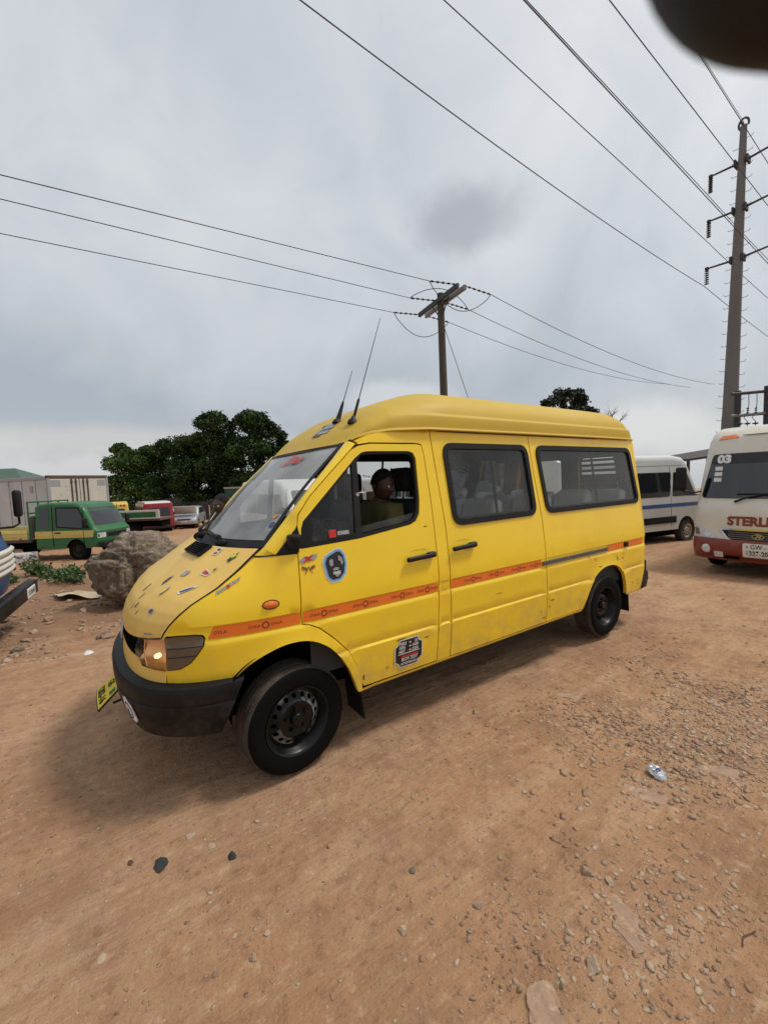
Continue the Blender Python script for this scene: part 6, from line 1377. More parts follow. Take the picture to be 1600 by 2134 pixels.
while z < 22.5:
    a = axis(z); r_ = .47 - .0125 * (z - z0)
    sg = 1 if k % 2 else -1; c = B(); c.tube([TP(*a) + Vector((0, sg * r_, 0)), TP(*a) + Vector((0, sg * (r_ + .26), 0)), TP(*a) + Vector((0, sg * (r_ + .32), .10))], .016, 5); c.build('climbing_step', 'steel_dark', tp); z += .40; k += 1
b = B(); t = axis(23.0); b.tube([TP(*t) + Vector((0, .42 * math.cos(a) * .6 - .0, .30 + .34 * math.sin(a) - .2)) for a in np.linspace(-1.2, 3.6, 12)], .06, 7); b.tube([TP(*t), TP(*t) + Vector((0, .1, .25))], .07, 7); b.build('pole_top_bracket', 'steel_dark', tp)
def wire(p0, p1, sag, r, label, group, n=40, m_='wire_metal'):
    p0, p1 = Vector(p0), Vector(p1); pts = []
    for i in range(n + 1): t = i / n; p = p0.lerp(p1, t); p.z -= sag * 4 * t * (1 - t); pts.append(p)
    b = B(); b.tube(pts, r, 5); o = b.build('power_line', m_); tag(o, label, 'power line', group); return o
TG = 'conductors of the tall pole line'
for y, z, dz, sg_, nm in [(8.38, 20.0, 5.2, 0, 'upper left'), (8.40, 17.07, 5.4, 0, 'middle left'), (8.42, 14.10, 9.5, 2.2, 'lowest left'), (5.2, 19.7, 8.2, .3, 'upper right'), (5.2, 17.4, 5.0, 0, 'middle right'), (5.2, 14.18, 5.7, 0, 'lowest right')]:
    wire((33.6, y, z), (-45, y, z + dz), sg_, .019, 'power line overhead hung from the %s arm of the tall pole' % nm, TG, 60); wire((33.6, y, z), (120, y - 3, z - .5), 3.0, .019, 'power line leaving the %s arm towards the right edge' % nm, TG)
wire((33.6, 6.54, 23.2), (-45, 6.0, 29.5), .2, .013, 'thin earth wire running overhead from the top of the tall pole', TG, 60)
# wooden pole
wp_ = empty('utility_pole', (10.15, 8.75, slope(10.15, 8.75))); tag(wp_, 'dark wooden utility pole with crossarm rising behind the minibus roof', 'utility pole'); zo = wp_.location.z
def UP(x, y, z): return Vector((x - 10.15, y - 8.75, z - zo))
b = B(); b.tube([UP(10.15, 8.75, zo), UP(10.28, 8.93, 4.5), UP(10.42, 9.15, 8.95)], [.17, .155, .13], 12); b.build('shaft', 'pole_wood', wp_, 40)
eL, eR = Vector((10.66, 10.55, 8.65)), Vector((10.21, 7.78, 8.65)); dd = (eR - eL).normalized(); pp = Vector((dd.y, -dd.x, 0)); pp = pp if pp.x < 0 else -pp
for s in (-1, 1):
    b = B(); q = pp * (.16 * s)
    for (o1, o2) in ((0, 0),):
        b.add([UP(*(eL + q)) + Vector((0, 0, h)) + pp * w for h, w in ((-.08, -.05), (-.08, .05), (.08, .05), (.08, -.05))] + [UP(*(eR + q)) + Vector((0, 0, h)) + pp * w for h, w in ((-.08, -.05), (-.08, .05), (.08, .05), (.08, -.05))], [(0, 1, 2, 3), (7, 6, 5, 4), (0, 4, 5, 1), (1, 5, 6, 2), (2, 6, 7, 3), (3, 7, 4, 0)])
    b.build('crossarm', 'steel_dark' if s > 0 else 'rail', wp_)
b = B(); b.tube([UP(*(eL.lerp(eR, .30))), UP(10.38, 9.08, 7.95)], .025, 6); b.tube([UP(*(eL.lerp(eR, .70))), UP(10.38, 9.08, 7.95)], .025, 6); b.build('crossarm_brace', 'steel_dark', wp_)
WG = 'lines on the wooden pole'
for k, (t, nm, zl, zr) in enumerate(((1.0, 'near', 7.95, 7.55), (.5, 'middle', 8.22, 7.62), (0.0, 'far', 8.12, 8.15))):
    p = eL.lerp(eR, t) + Vector((0, 0, .02)); a0, a1 = p + pp * .22, p + pp * 1.35 + Vector((0, 0, -.06)); c0, c1 = p - pp * .22, p - pp * 1.30 + Vector((0, 0, -.12))
    b = B(); insul(b, UP(*a0), UP(*a1), 5, .040); b.build('strain_insulator', 'insulator', wp_); b = B(); insul(b, UP(*c0), UP(*c1), 5, .040); b.build('strain_insulator', 'insulator', wp_)
    b = B(); pts = []
    for i in range(17):
        u = i / 16; q = a1.lerp(c1, u); q.z -= (.75 if k != 1 else -.45) * math.sin(math.pi * u) ** .8; q += dd * (.25 if k == 1 else -.12) * math.sin(math.pi * u); pts.append(UP(*q))
    b.tube(pts, .014, 5); b.build('jumper', 'wire_metal', wp_)
    wire(a1, (-30, p.y, (6.68, 7.61, 7.28)[k]), 0, .011, 'thin line running left from the %s end of the wooden pole crossarm' % nm if k != 1 else 'thin line running left from the middle of the wooden pole crossarm', WG, 50)
    wire(c1, (34, p.y + .1, zr), .55, .012, 'thin line running right from the %s end of the wooden pole crossarm' % nm if k != 1 else 'thin line running right from the middle of the wooden pole crossarm', WG)
gw = wire((10.42, 9.02, 7.75), (10.62, 5.9, slope(10.6, 5.9)), 0, .012, 'guy wire stay slanting down from the wooden pole', None); b = B(); q0, q1 = Vector((10.42, 9.02, 7.75)), Vector((10.62, 5.9, slope(10.6, 5.9))); insul(b, q0.lerp(q1, .38), q0.lerp(q1, .43), 3, .07); b.build('stay_insulator', 'insulator', gw)
# H frame with transformer
hf = empty('switch_frame', (28.0, 4.3, slope(28, 4.3))); tag(hf, 'steel switch frame with black bushings behind the coach roof', 'power frame'); zo2 = hf.location.z
def HF(x, y, z): return Vector((x - 28.0, y - 4.3, z - zo2))
for x, y in ((28.9, 5.15), (28.75, 3.85)): b = B(); b.rbox(HF(x, y, zo2) - Vector((.13, .13, 0)), HF(x, y, 6.1) + Vector((.13, .13, 0)), .02, 1); b.build('post', 'steel_dark', hf)
for z in (5.78, 4.62): b = B(); b.tube([HF(27.15, 4.92, z - .06), HF(30.2, 2.9, z + .14)], .085, 6); b.build('beam', 'steel_dark' if z > 5 else 'rail', hf)
for x, y in ((27.45, 4.66), (27.85, 4.42), (28.22, 4.18)):
    b = B(); insul(b, HF(x, y, 3.4), HF(x, y, 4.25), 4, .14); b.build('bushing', 'insulator', hf); b = B(); insul(b, HF(x, y, 4.66), HF(x, y, 5.0), 3, .07); b.build('bushing', 'insulator', hf); b = B(); b.tube([HF(x, y, 4.25), HF(x - .2, y + .1, 4.45), HF(x, y, 4.7), HF(x + .15, y, 5.2), HF(x + .1, y, 5.7)], .018, 5); b.build('jumper', 'wire_metal', hf)
b = B(); b.rbox(HF(27.2, 3.9, 1.9), HF(28.6, 4.9, 3.4), .05, 2); b.tube([HF(27.2, 4.4, zo2), HF(27.2, 4.4, 2.0)], .1, 8); b.tube([HF(28.6, 4.4, zo2), HF(28.6, 4.4, 2.0)], .1, 8); b.build('transformer', 'rail', hf)
# ------------------------------------------------------------------ sheds, walls, house
mat('roof_green', (0.06, 0.105, 0.075), .6, var=.1); mat('plaster', (0.36, 0.34, 0.29), .9, var=.15, vscale=2); mat('dark_wall', (0.055, 0.05, 0.045), .95, var=.4, vscale=1.2, col3=(.30, .32, .31), c3scale=1.6, c3lo=.62, c3hi=.68); mat('container_green', (0.020, 0.085, 0.055), .6, var=.15); mat('roof_sheet', (0.05, 0.035, 0.03), .7, var=.2)
ho = empty('house', (-16.5, 98, slope(-16.5, 98) + .0)); tag(ho, 'distant cream house with green hip roof above the box truck', 'house'); zh = ho.location.z
b = B(); b.box((-5.5, -3, 0), (5.5, 3, 7.3)); b.build('wall', 'plaster', ho); b = B(); b.add([(-7, -4.2, 7.2), (7, -4.2, 7.2), (7, 4.2, 7.2), (-7, 4.2, 7.2), (-2.4, 0, 9.6), (2.4, 0, 9.6)], [(0, 1, 5, 4), (1, 2, 5), (2, 3, 4, 5), (3, 0, 4), (3, 2, 1, 0)]); b.build('roof', 'roof_green', ho); ho.rotation_euler = (0, 0, -.55)
for x in (-4, -1.6, 1.0, 3.6): b = B(); b.box((x, -3.04, 4.7), (x + .9, -2.98, 6.0)); w_ = b.build('window', 'black_glass', ho); c = B(); c.box((x - .08, -3.10, 4.58), (x + .98, -2.98, 4.68)); c.build('sill', 'plaster', w_)
wl_ = empty('yard_wall', (8, 44, slope(8, 44))); tag(wl_, 'dark patched sheet wall under the trees behind the cars', 'wall')
for k in range(12): b = B(); b.box((-16 + 2.7 * k, -.04 + .03 * (k % 2), 0), (-16 + 2.68 * k + 2.7, .0 + .03 * (k % 2), 2.2 + .3 * math.sin(k * 2.1))); b.build('sheet', 'dark_wall', wl_)
wl_.rotation_euler = (0, 0, math.atan2(rt2.y, rt2.x)); 
ct = empty('green_container'); tag(ct, 'dark green shipping container behind the smoking man', 'container'); b = B(); b.box((0, 0, .15), (6, 2.4, 2.75)); b.build('shell', 'container_green', ct)
for k in range(24): c = B(); c.box((.1 + .245 * k, -.03, .3), (.22 + .245 * k, 0, 2.6)); c.build('rib', 'container_green', ct)
c = B(); c.box((-.04, -.05, 2.68), (6.04, .04, 2.80)); c.build('top_rail', 'plaster', ct)
p_ = CAM.to_2d() + fw2 * 30 + rt2 * (-11.5); ct.location = (p_.x, p_.y, slope(p_.x, p_.y)); ct.rotation_euler = (0, 0, math.atan2(rt2.y, rt2.x))
sd = empty('open_shed', (21.0, 4.2, slope(21, 4.2))); tag(sd, 'dark sheet roof of a shed behind the white van', 'shed'); zs_ = sd.location.z
rc = [Vector((20.30, 4.40, 2.26)), Vector((23.2, 2.4, 2.66)), Vector((25.0, 5.2, 2.82)), Vector((22.0, 7.0, 2.36))]; b = B(); q = [p - sd.location for p in rc]; b.add(q + [p - Vector((0, 0, .10)) for p in q], [(0, 1, 2, 3), (7, 6, 5, 4), (0, 4, 5, 1), (1, 5, 6, 2), (2, 6, 7, 3), (3, 7, 4, 0)]); b.build('roof', 'roof_sheet', sd)
for p in q: c = B(); p2 = p * .94; c.box((p2.x - .05, p2.y - .05, 0), (p2.x + .05, p2.y + .05, p.z - .08)); c.build('post', 'roof_sheet', sd)
# ------------------------------------------------------------------ trees
mat('leaf_dark', (0.022, 0.046, 0.010), .6, spec=.25, var=.6, vscale=.9, col2=(0.052, 0.095, 0.020), c2lo=.48, c2hi=.62, c2scale=.45, detail=4)
mat('leaf_lit', (0.045, 0.085, 0.018), .6, spec=.25, var=.6, vscale=1.1, col2=(0.085, 0.14, 0.032), c2lo=.46, c2hi=.62, c2scale=.6, detail=4)  # lighter copy of the leaf greens: lit areas painted on the leftmost tree
mat('leaf_black', (0.014, 0.022, 0.008), .6, var=.4, vscale=1.2)
mat('bark', (0.075, 0.06, 0.045), .95, var=.3, vscale=4, bump=.4, bscale=12)
def leafmesh(name, pts, s0, s1, m_, parent):
    n = len(pts); P0 = np.array(pts, np.float32); d = rng.normal(size=(n, 3)) + (0, 0, .5); d /= np.linalg.norm(d, axis=1)[:, None]; a = np.cross(d, rng.normal(size=(n, 3))); a /= np.linalg.norm(a, axis=1)[:, None]; c = np.cross(d, a); s = rng.uniform(s0, s1, (n, 1)); w = s * rng.uniform(.3, .5, (n, 1))
    V = np.stack([P0 - a * s * .5, P0 + c * w + d * s * .12, P0 + a * s * .5, P0 - c * w + d * s * .12], 1).reshape(-1, 3).astype(np.float32); q = np.arange(n * 4, dtype=np.int32)
    me = bpy.data.meshes.new(name); me.vertices.add(len(V)); me.vertices.foreach_set('co', V.ravel()); me.loops.add(n * 4); me.loops.foreach_set('vertex_index', q); me.polygons.add(n); me.polygons.foreach_set('loop_start', np.arange(n, dtype=np.int32) * 4); me.polygons.foreach_set('loop_total', np.full(n, 4, np.int32)); me.update()
    return obj(name, me, m_, parent)
def tree(x, y, label, lobes, trunk_h, trunk_r, per=1500, ls=(.22, .42), leafm='leaf_dark', group=None, hollow=.55, sub=9):
    """lobes: (dx, dy, z, rx, rz): crown masses over the base"""
    z0 = slope(x, y); t = empty('tree', (x, y, z0)); tag(t, label, 'tree', group)
    if group == TGp: lobes = [(a_ * 1.08, c_, z_ * KT, rx_ * 1.08, rz_ * 1.05) for a_, c_, z_, rx_, rz_ in lobes]; sub = 14
    b = B(); b.tube([(0, 0, -.2), (.1, .05, trunk_h * .5), (0, 0, trunk_h)], [trunk_r * 1.25, trunk_r, trunk_r * .8], 10); tr = b.build('trunk', 'bark', t)
    bb = B(); pts = []
    for (dx, dy, z, rx, rz) in lobes:
        bb.tube([(0, 0, trunk_h * .85), (dx * .5, dy * .5, (trunk_h + z) * .5), (dx * .95, dy * .95, z)], [trunk_r * .6, trunk_r * .35, trunk_r * .12], 6)
        for k in range(sub):      # clumps over the lobe
            v = rng.normal(size=3); v /= np.linalg.norm(v); v[2] = abs(v[2]) * .9 - .25; cc = np.array([dx, dy, z]) + v * (rx * .78, rx * .78, rz * .78); cr = rx * rng.uniform(.22, .42)
            m_ = per // sub; u = rng.normal(size=(m_, 3)); u /= np.linalg.norm(u, axis=1)[:, None]; r_ = cr * (hollow + (1 - hollow) * rng.random((m_, 1)) ** .6) * rng.uniform(.8, 1.1, (m_, 1)); pts.append(cc + u * r_ * (1, 1, .8)); sp_n = m_ // 6; pts.append(cc + np.clip(rng.normal(size=(sp_n, 3)), -1.7, 1.7) * cr * (.5, .5, .45))
            bb.tube([(dx * .9, dy * .9, z - rz * .2), tuple(cc)], [trunk_r * .10, .02], 4)
        u = rng.normal(size=(per // 3, 3)); u /= np.linalg.norm(u, axis=1)[:, None]; pts.append(np.array([dx, dy, z]) + u * rng.random((per // 3, 1)) ** .4 * (rx * .8, rx * .8, rz * .8))
    bb.build('branch', 'bark', tr); leafmesh('crown', np.concatenate(pts), ls[0], ls[1], leafm, t); return t
KT = 1.13
TGp = 'dark trees beyond the parked vehicles'
def W2(px, dep, lat=0): p = CAM.to_2d() + fw2 * dep + rt2 * ((px - 800) / 858.5 * dep + lat); return p.x, p.y
x, y = W2(290, 46); tree(x, y, 'leftmost dark tree with loose light green top behind the red van', [(-.6, 0, 5.6, 2.2, 2.2), (1.5, .5, 5.4, 2.0, 1.9), (-1.5, 0, 3.4, 2.4, 1.9), (1.8, 0, 3.2, 2.4, 2.2), (.2, -1, 2.0, 2.6, 1.6), (-1.2, .5, 7.1, 1.0, .8), (1.4, .5, 6.9, 1.0, .8)], 3, .3, 4200, (.15, .30), 'leaf_lit', group=TGp)
x, y = W2(400, 47); tree(x, y, 'broad rounded dark tree second from the left', [(-.8, 0, 7.0, 2.4, 2.0), (1.6, 0, 7.0, 2.2, 1.9), (0, -.5, 4.8, 3.2, 2.2), (-1.6, 0, 3.0, 2.6, 2.0), (2.4, 0, 4.2, 2.4, 2.2), (.5, -.5, 2.2, 2.8, 1.6)], 3.5, .35, 4200, (.15, .30), group=TGp)
x, y = W2(468, 47); tree(x, y, 'tallest dark tree with domed crown above the smoking man', [(-.4, 0, 9.3, 2.0, 1.8), (-1.2, 0, 7.4, 2.2, 2.0), (1.0, 0, 7.6, 2.2, 2.0), (0, -.5, 5.2, 2.8, 2.2), (1.6, -.5, 3.4, 2.6, 2.0)], 4, .38, 4200, (.15, .30), group=TGp)
x, y = W2(545, 46); tree(x, y, 'dark tree with twin domes just left of the minibus windscreen', [(-.6, 0, 9.2, 2.0, 1.7), (1.0, 0, 8.2, 1.9, 1.8), (-1.0, 0, 6.6, 2.4, 2.0), (1.6, 0, 5.8, 2.4, 2.2), (0, -.5, 3.8, 2.8, 2.2), (2.6, 0, 3.8, 2.2, 2.2), (2.9, 0, 6.9, 1.0, .9)], 4, .38, 4200, (.15, .30), group=TGp)
x, y = W2(640, 44); tree(x, y, 'dark tree seen through the windscreen of the minibus', [(-1.4, 0, 4.6, 2.2, 2.0), (1.2, 0, 4.4, 2.2, 2.0), (0, 0, 2.6, 2.8, 1.8)], 2.5, .3, 3600, (.15, .30), group=TGp)
x, y = W2(225, 62); tree(x, y, 'low dark bush tree beside the box truck top', [(-1.6, 0, 3.6, 2.2, 1.8), (1.2, 0, 4.2, 2.4, 2.0), (0, 0, 2.2, 3.0, 1.8)], 2, .25, 1000, (.3, .5), group='low trees along the far left skyline')
for px, dep, k, lab in ((5, 78, 1.05, 'far tree at the left edge beside the house'), (85, 84, .78, 'far tree right of the house roof'), (135, 80, .95, 'far bushy tree above the box truck'), (180, 80, .86, 'far tree between house and dark trees')):
    x, y = W2(px, dep); tree(x, y, lab, [(-1.8, 0, 4.6 * k, 2.4, 1.9 * k), (1.4, 0, 5.2 * k, 2.2, 1.9 * k), (0, 0, 2.8 * k, 3.2, 2.2 * k)], 3 * k, .3, 700, (.4, .7), group='low trees along the far left skyline')
x, y = W2(1185, 46); z_ = 11.7
tree(x, y, 'dark open-crowned tree rising above the minibus roof', [(-2.6, 0, z_ - .5, 1.4, 1.0), (-4.0, 0, z_ - 1.9, 1.1, .8), (-.9, 0, z_ + .5, 1.3, .9), (.8, 0, z_ + .5, 1.3, .9), (2.4, 0, z_ - .1, 1.3, .9), (3.3, 0, z_ - 1.2, 1.3, .9), (.2, 0, z_ - 1.3, 1.6, 1.0), (-1.8, 0, z_ - 1.9, 1.4, .9), (2.2, 0, z_ - 2.3, 1.4, .9)], 6, .3, 330, (.24, .42), 'leaf_black', hollow=.3, sub=10)
x, y = W2(1268, 46); bt_ = empty('tree', (x, y, slope(x, y))); tag(bt_, 'bare leafless branches beside the open-crowned tree', 'tree')
b = B()
def twig(p, d, L, r, lv):
    q = p + d * L; b.tube([p, p.lerp(q, .5) + Vector((Gs(0, .05), Gs(0, .05), Gs(0, .05))) * L, q], [r, r * .8, r * .6], 5)
    if lv:
        for k in range(3): twig(p.lerp(q, U(.55, 1)), (d + Vector((Gs(0, .55), Gs(0, .55), Gs(.1, .35)))).normalized(), L * U(.5, .75), r * .58, lv - 1)
for k in range(5): twig(Vector((0, 0, 7.0)), Vector((Gs(0, .5), Gs(0, .4), 1)).normalized(), 2.0, .09, 3)
b.tube([(0, 0, -.2), (0, 0, 7.1)], [.22, .14], 8); b.build('trunk', 'bark', bt_)
x, y = W2(1210, 30); tree(x, y, 'bush seen through the rear window of the minibus', [(-1.5, 0, 1.6, 1.6, 1.2), (1.0, 0, 1.8, 1.7, 1.3)], 1, .15, 500, (.2, .4), group='bushes behind the minibus')
x, y = W2(1020, 34); tree(x, y, 'bush seen through the middle window of the minibus', [(-2, 0, 1.2, 1.6, .9), (1.4, 0, 1.3, 1.6, .9)], .8, .15, 600, (.2, .4), group='bushes behind the minibus')
x, y = W2(800, 36); tree(x, y, 'bush seen through the driver window of the minibus', [(-2, 0, 2.2, 2.2, 1.6), (1.4, 0, 2.6, 2.2, 1.7)], 1.2, .15, 700, (.2, .4), group='bushes behind the minibus')
# ------------------------------------------------------------------ people
mat('skin', (0.060, 0.030, 0.019), .5, var=.15, vscale=12, spec=.5); mat('hair', (0.006, 0.005, 0.005), .9, bump=.6, bscale=160); mat('shirt_olive', (0.075, 0.065, 0.014), .85, var=.2, vscale=14, bump=.3, bscale=14); mat('shirt_yellow', (0.36, 0.28, 0.10), .85, var=.2, vscale=10, bump=.3, bscale=12); mat('trousers', (0.03, 0.033, 0.045), .85, var=.2); mat('eye_white', (0.5, 0.48, 0.44), .3); mat('lip', (0.085, 0.032, 0.026), .5)
def skin_mesh(name, joints, edges, root, m_, parent, sub=2):
    me = bpy.data.meshes.new(name); me.from_pydata([j[0] for j in joints], edges, []); o = bpy.data.objects.new(name, me); COL.objects.link(o)
    mo = o.modifiers.new('skin', 'SKIN'); mo.use_smooth_shade = True
    for i, j in enumerate(joints):
        sv = me.skin_vertices[0].data[i]; r_ = j[1]; sv.radius = r_ if isinstance(r_, tuple) else (r_, r_); sv.use_root = (i == root)
    s_ = o.modifiers.new('sub', 'SUBSURF'); s_.levels = sub; s_.render_levels = sub
    bpy.context.view_layer.update(); dg = bpy.context.evaluated_depsgraph_get(); nm = bpy.data.meshes.new_from_object(o.evaluated_get(dg)); nm.name = name
    COL.objects.unlink(o); bpy.data.objects.remove(o); nm.polygons.foreach_set('use_smooth', [True] * len(nm.polygons)); nm.materials.clear()
    return obj(name, nm, m_, parent)
def head_mesh(b, M, h=.235):
    """head with brow, nose, lips, chin and ears; faces -y in its own frame, origin at the head's centre"""
    def pt(i, j):
        th = 2 * math.pi * i; ph = math.pi * j; d = Vector((math.sin(ph) * math.sin(th), -math.sin(ph) * math.cos(th), math.cos(ph))); x, y, z = d
        rx, ry, rz = .076, .096, .120; p = Vector((x * rx, y * ry, z * rz)); f = max(0, -y)
        if z < 0: p.x *= 1 - .28 * (-z) ** 1.3; p.y *= 1 - .10 * (-z) if y < 0 else 1 - .35 * (-z)
        p.y += -.012 * math.exp(-((z + .80) / .16) ** 2) * f                                            # chin
        p.y += -.030 * math.exp(-((x) / .15) ** 2 - ((z + .16) / .15) ** 2) * f                       # nose
        p.y += -.010 * math.exp(-((z - .24) / .10) ** 2) * f * math.exp(-(x / .6) ** 2)                  # brow
        p.y += .013 * math.exp(-((abs(x) - .42) / .16) ** 2 - ((z - .05) / .10) ** 2) * f                # eye sockets
        p.y += -.012 * math.exp(-(x / .30) ** 2 - ((z + .46) / .10) ** 2) * f                           # lips
        p.x += math.copysign(.005 * math.exp(-((z + .18) / .18) ** 2) * f, x) if abs(x) > .2 else 0
        return M @ p
    b.grid(pt, 40, 34, closeu=True)
    for s in (-1, 1):
        b.grid(lambda i, j: M @ Vector((s * (.074 + .016 * math.sin(math.pi * j)), .012 + .020 * math.cos(2 * math.pi * i) * math.sin(math.pi * j), -.005 + .034 * math.sin(2 * math.pi * i) * math.sin(math.pi * j))), 12, 8, closeu=True)
def face_bits(parent, M):
    for s in (-1, 1):
        b = B(); b.lathe([(0, .0125), (.009, .009), (.0125, 0), (.009, -.009), (0, -.0125)], M @ Vector((s * .032, -.079, .006)), (0, 0, 1), 12); b.build('eye', 'eye_white', parent); b = B(); b.lathe([(0, .003), (.006, .001), (.006, 0)], M @ Vector((s * .032, -.0915, .006)), M.to_3x3() @ Vector((0, -1, 0)), 10); b.build('iris', 'hair', parent)
    b = B(); b.tube([M @ Vector((-.024, -.089, -.055)), M @ Vector((0, -.098, -.053)), M @ Vector((.024, -.089, -.055))], [.004, .008, .004], 6); b.build('mouth', 'lip', parent)
def hair_cap(parent, M, lo=.04, up=1.025):
    b = B()
    def pt(i, j):
        th = 2 * math.pi * i; f = (math.cos(th) + 1) / 2; phm = 1.72 - .92 * f ** 1.6; ph = phm * j; d = Vector((math.sin(ph) * math.sin(th), -math.sin(ph) * math.cos(th), math.cos(ph))); k = up + .03 * (1 - j) + .012 * noise.noise(d * 22); return M @ Vector((d.x * .080 * k, d.y * .100 * k + .002, d.z * .124 * k + .004))
    b.grid(pt, 36, 16, closeu=True); b.build('hair', 'hair', parent)
def hand_chain(J, E, wrist_i, dirv, side, palm=.085):
    """palm and five bent fingers, appended to a skin skeleton"""
    w = Vector(J[wrist_i][0]); d = Vector(dirv).normalized(); s = Vector(side).normalized(); n = d.cross(s)
    J.append((tuple(w + d * palm * .55), (.030, .018))); pi = len(J) - 1; E.append((wrist_i, pi))
    for k, (o, L) in enumerate(((-.027, .062), (-.009, .074), (.009, .070), (.026, .055))):
        p = w + d * palm + s * o; J.append((tuple(p), .0095)); a = len(J) - 1; E.append((pi, a)); q = p + d * L * .5 - n * L * .25; J.append((tuple(q), .0085)); E.append((a, a + 1)); q2 = q + d * L * .15 - n * L * .42; J.append((tuple(q2), .007)); E.append((a + 1, a + 2))
    p = w + d * palm * .35 - s * .038; J.append((tuple(p), .011)); a = len(J) - 1; E.append((pi, a)); q = p + d * .035 - s * .018 - n * .012; J.append((tuple(q), .009)); E.append((a, a + 1))
# driver, seated at the wheel and looking out of his window
dr = empty('person', (.96, -.47, 1.14)); tag(dr, 'driver in olive shirt looking out of the minibus window', 'person')
J = [((0, 0, .02), (.14, .12)), ((-.01, 0, .20), (.13, .11)), ((0, -.02, .375), (.135, .10)), ((0, -.03, .475), (.095, .085)), ((0, -.05, .52), (.055, .055)), ((0, -.07, .565), (.05, .05)),
     ((-.02, .175, .405), (.058, .056)), ((-.12, .25, .26), .05), ((-.36, .16, .26), .042), ((-.50, .10, .33), .030),
     ((-.02, -.205, .405), (.058, .056)), ((-.06, -.31, .22), .05), ((-.30, -.24, .16), .042), ((-.48, -.10, .26), .030),
     ((-.06, .12, -.06), .095), ((-.42, .14, -.06), .075), ((-.50, .14, -.42), .055), ((-.06, -.12, -.06), .095), ((-.42, -.14, -.06), .075), ((-.50, -.14, -.42), .055)]
E_ = [(0, 1), (1, 2), (2, 3), (3, 4), (4, 5), (2, 6), (6, 7), (7, 8), (8, 9), (2, 10), (10, 11), (11, 12), (12, 13), (0, 14), (14, 15), (15, 16), (0, 17), (17, 18), (18, 19)]
JJ, EE = list(J), list(E_); hand_chain(JJ, EE, 9, (-.8, -.1, .5), (0, 1, .2)); hand_chain(JJ, EE, 13, (-.8, .3, .5), (0, 1, .2))
body = skin_mesh('body', JJ, EE, 0, 'skin', dr)
tops = [0, 1, 2, 3, 6, 7, 8, 10, 11, 12]; mp = {v: i for i, v in enumerate(tops)}
skin_mesh('shirt', [(J[i][0], tuple(r_ + .014 for r_ in (J[i][1] if isinstance(J[i][1], tuple) else (J[i][1], J[i][1])))) for i in tops], [(mp[a], mp[c]) for a, c in E_ if a in mp and c in mp], 0, 'shirt_olive', dr)
Mh = Matrix.Translation((-.02, -.085, .600)) @ Matrix.Rotation(R(24), 4, 'Z') @ Matrix.Rotation(R(12), 4, 'X')
b = B(); head_mesh(b, Mh); b.build('head', 'skin', dr); face_bits(dr, Mh); hair_cap(dr, Mh)
# standing man with a stick in his mouth beyond the hood
sm = empty('person', (.20, 1.50, gz(.20, 1.50))); tag(sm, 'man in yellowish shirt with white stick in his mouth beyond the hood', 'person')
J = [((0, 0, .93), (.14, .11)), ((0, 0, 1.12), (.135, .10)), ((0, 0, 1.33), (.16, .105)), ((0, 0, 1.41), (.10, .08)), ((0, 0, 1.47), (.055, .056)), ((-.01, 0, 1.54), (.05, .05)),
     ((0, .19, 1.37), .06), ((.02, .23, 1.10), .048), ((-.06, .22, .86), .038), ((-.08, .21, .82), .03), ((0, -.19, 1.37), .06), ((.02, -.23, 1.10), .048), ((-.06, -.22, .86), .038), ((-.08, -.21, .82), .03),
     ((0, .10, .86), .095), ((.0, .11, .48), .068), ((.02, .11, .10), .048), ((-.10, .12, .045), (.045, .035)), ((-.17, .12, .035), (.04, .025)), ((0, -.10, .86), .095), ((.0, -.11, .48), .068), ((.02, -.11, .10), .048), ((-.10, -.12, .045), (.045, .035)), ((-.17, -.12, .035), (.04, .025))]
E_ = [(0, 1), (1, 2), (2, 3), (3, 4), (4, 5), (2, 6), (6, 7), (7, 8), (8, 9), (2, 10), (10, 11), (11, 12), (12, 13), (0, 14), (14, 15), (15, 16), (16, 17), (17, 18), (0, 19), (19, 20), (20, 21), (21, 22), (22, 23)]
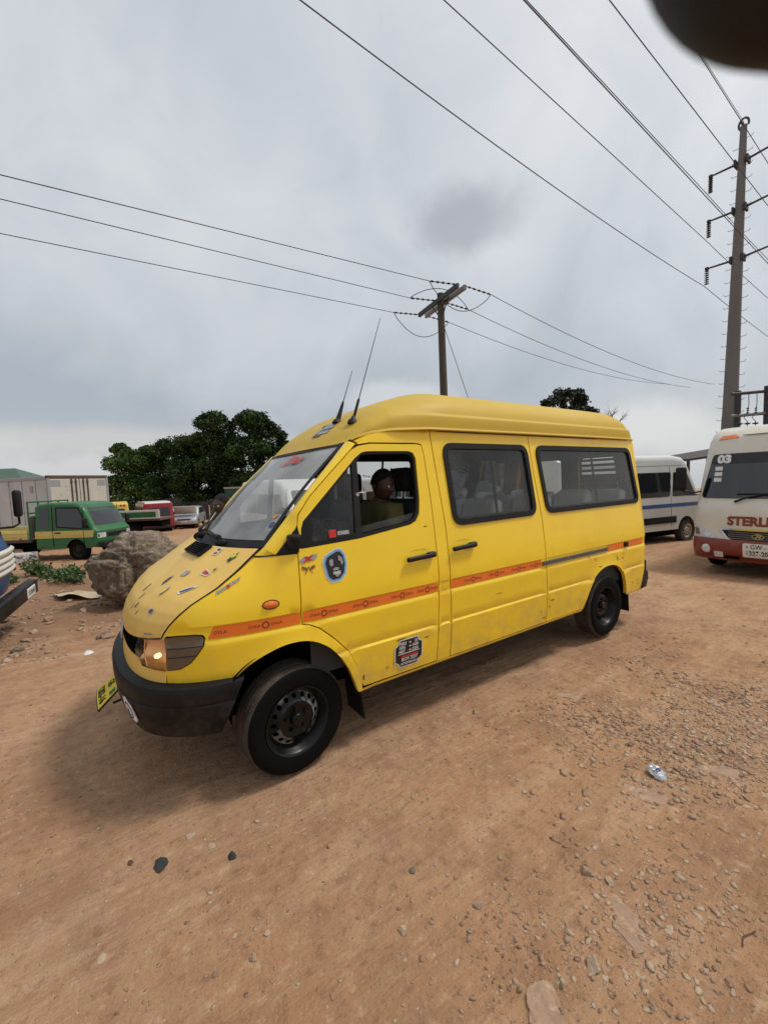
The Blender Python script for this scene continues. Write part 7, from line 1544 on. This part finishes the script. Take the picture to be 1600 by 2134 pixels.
JJ, EE = list(J), list(E_); hand_chain(JJ, EE, 9, (-.2, 0, -1), (1, 0, 0)); hand_chain(JJ, EE, 13, (-.2, 0, -1), (1, 0, 0)); skin_mesh('body', JJ, EE, 0, 'skin', sm)
def wear(idx, nm, m_, gr): mp = {v: i for i, v in enumerate(idx)}; skin_mesh(nm, [(J[i][0], tuple(r_ + gr for r_ in (J[i][1] if isinstance(J[i][1], tuple) else (J[i][1], J[i][1])))) for i in idx], [(mp[a], mp[c]) for a, c in E_ if a in mp and c in mp], 0, m_, sm)
wear([0, 1, 2, 3, 6, 7, 10, 11], 'shirt', 'shirt_yellow', .015); wear([0, 14, 15, 16, 19, 20, 21], 'trousers', 'trousers', .014)
Mh = Matrix.Translation((-.025, 0, 1.605)) @ Matrix.Rotation(R(-62), 4, 'Z') @ Matrix.Rotation(R(4), 4, 'X')
b = B(); head_mesh(b, Mh); b.build('head', 'skin', sm); face_bits(sm, Mh); hair_cap(sm, Mh, up=1.03)
b = B(); p0 = Mh @ Vector((.008, -.096, -.056)); p1 = p0 + Vector((-.075, -.045, -.085)); b.tube([p0, p1], .0055, 8); tag(b.build('white_stick', 'eye_white'), 'thin white stick held in the mouth of the standing man', 'stick'); bpy.data.objects['white_stick'].location = sm.location
# ------------------------------------------------------------------ the photographer's fingertip over the top right of the lens
mat('finger_backlit', (0.004, 0.002, 0.002), .7, var=.2, vscale=300)  # near-black base: shade of the backlit finger put into the colour
fdir = pxdir(1768, -425); base = CAM + fdir * .034
fax = (pxdir(2300, -200) - pxdir(1700, -100)).normalized(); fa = fax.orthogonal().normalized(); fc = fax.cross(fa)
def fpt(i, j):
    th = 2 * math.pi * i; r_ = .0072 * math.sqrt(max(0, 1 - (1 - min(1, j / .22)) ** 2)) * (1 + .06 * math.sin(j * 14) + .05 * math.sin(3 * th) + .025 * math.sin(7 * th + j * 20)); return base + fax * (.05 * j - .0068) + (fa * math.cos(th) + fc * math.sin(th)) * r_
b = B(); b.grid(fpt, 64, 60, closeu=True); tag(b.build('fingertip', 'finger_backlit', None, None), 'dark blurred fingertip over the top right corner', 'finger')
for p in bpy.data.objects['fingertip'].data.polygons: p.use_smooth = True
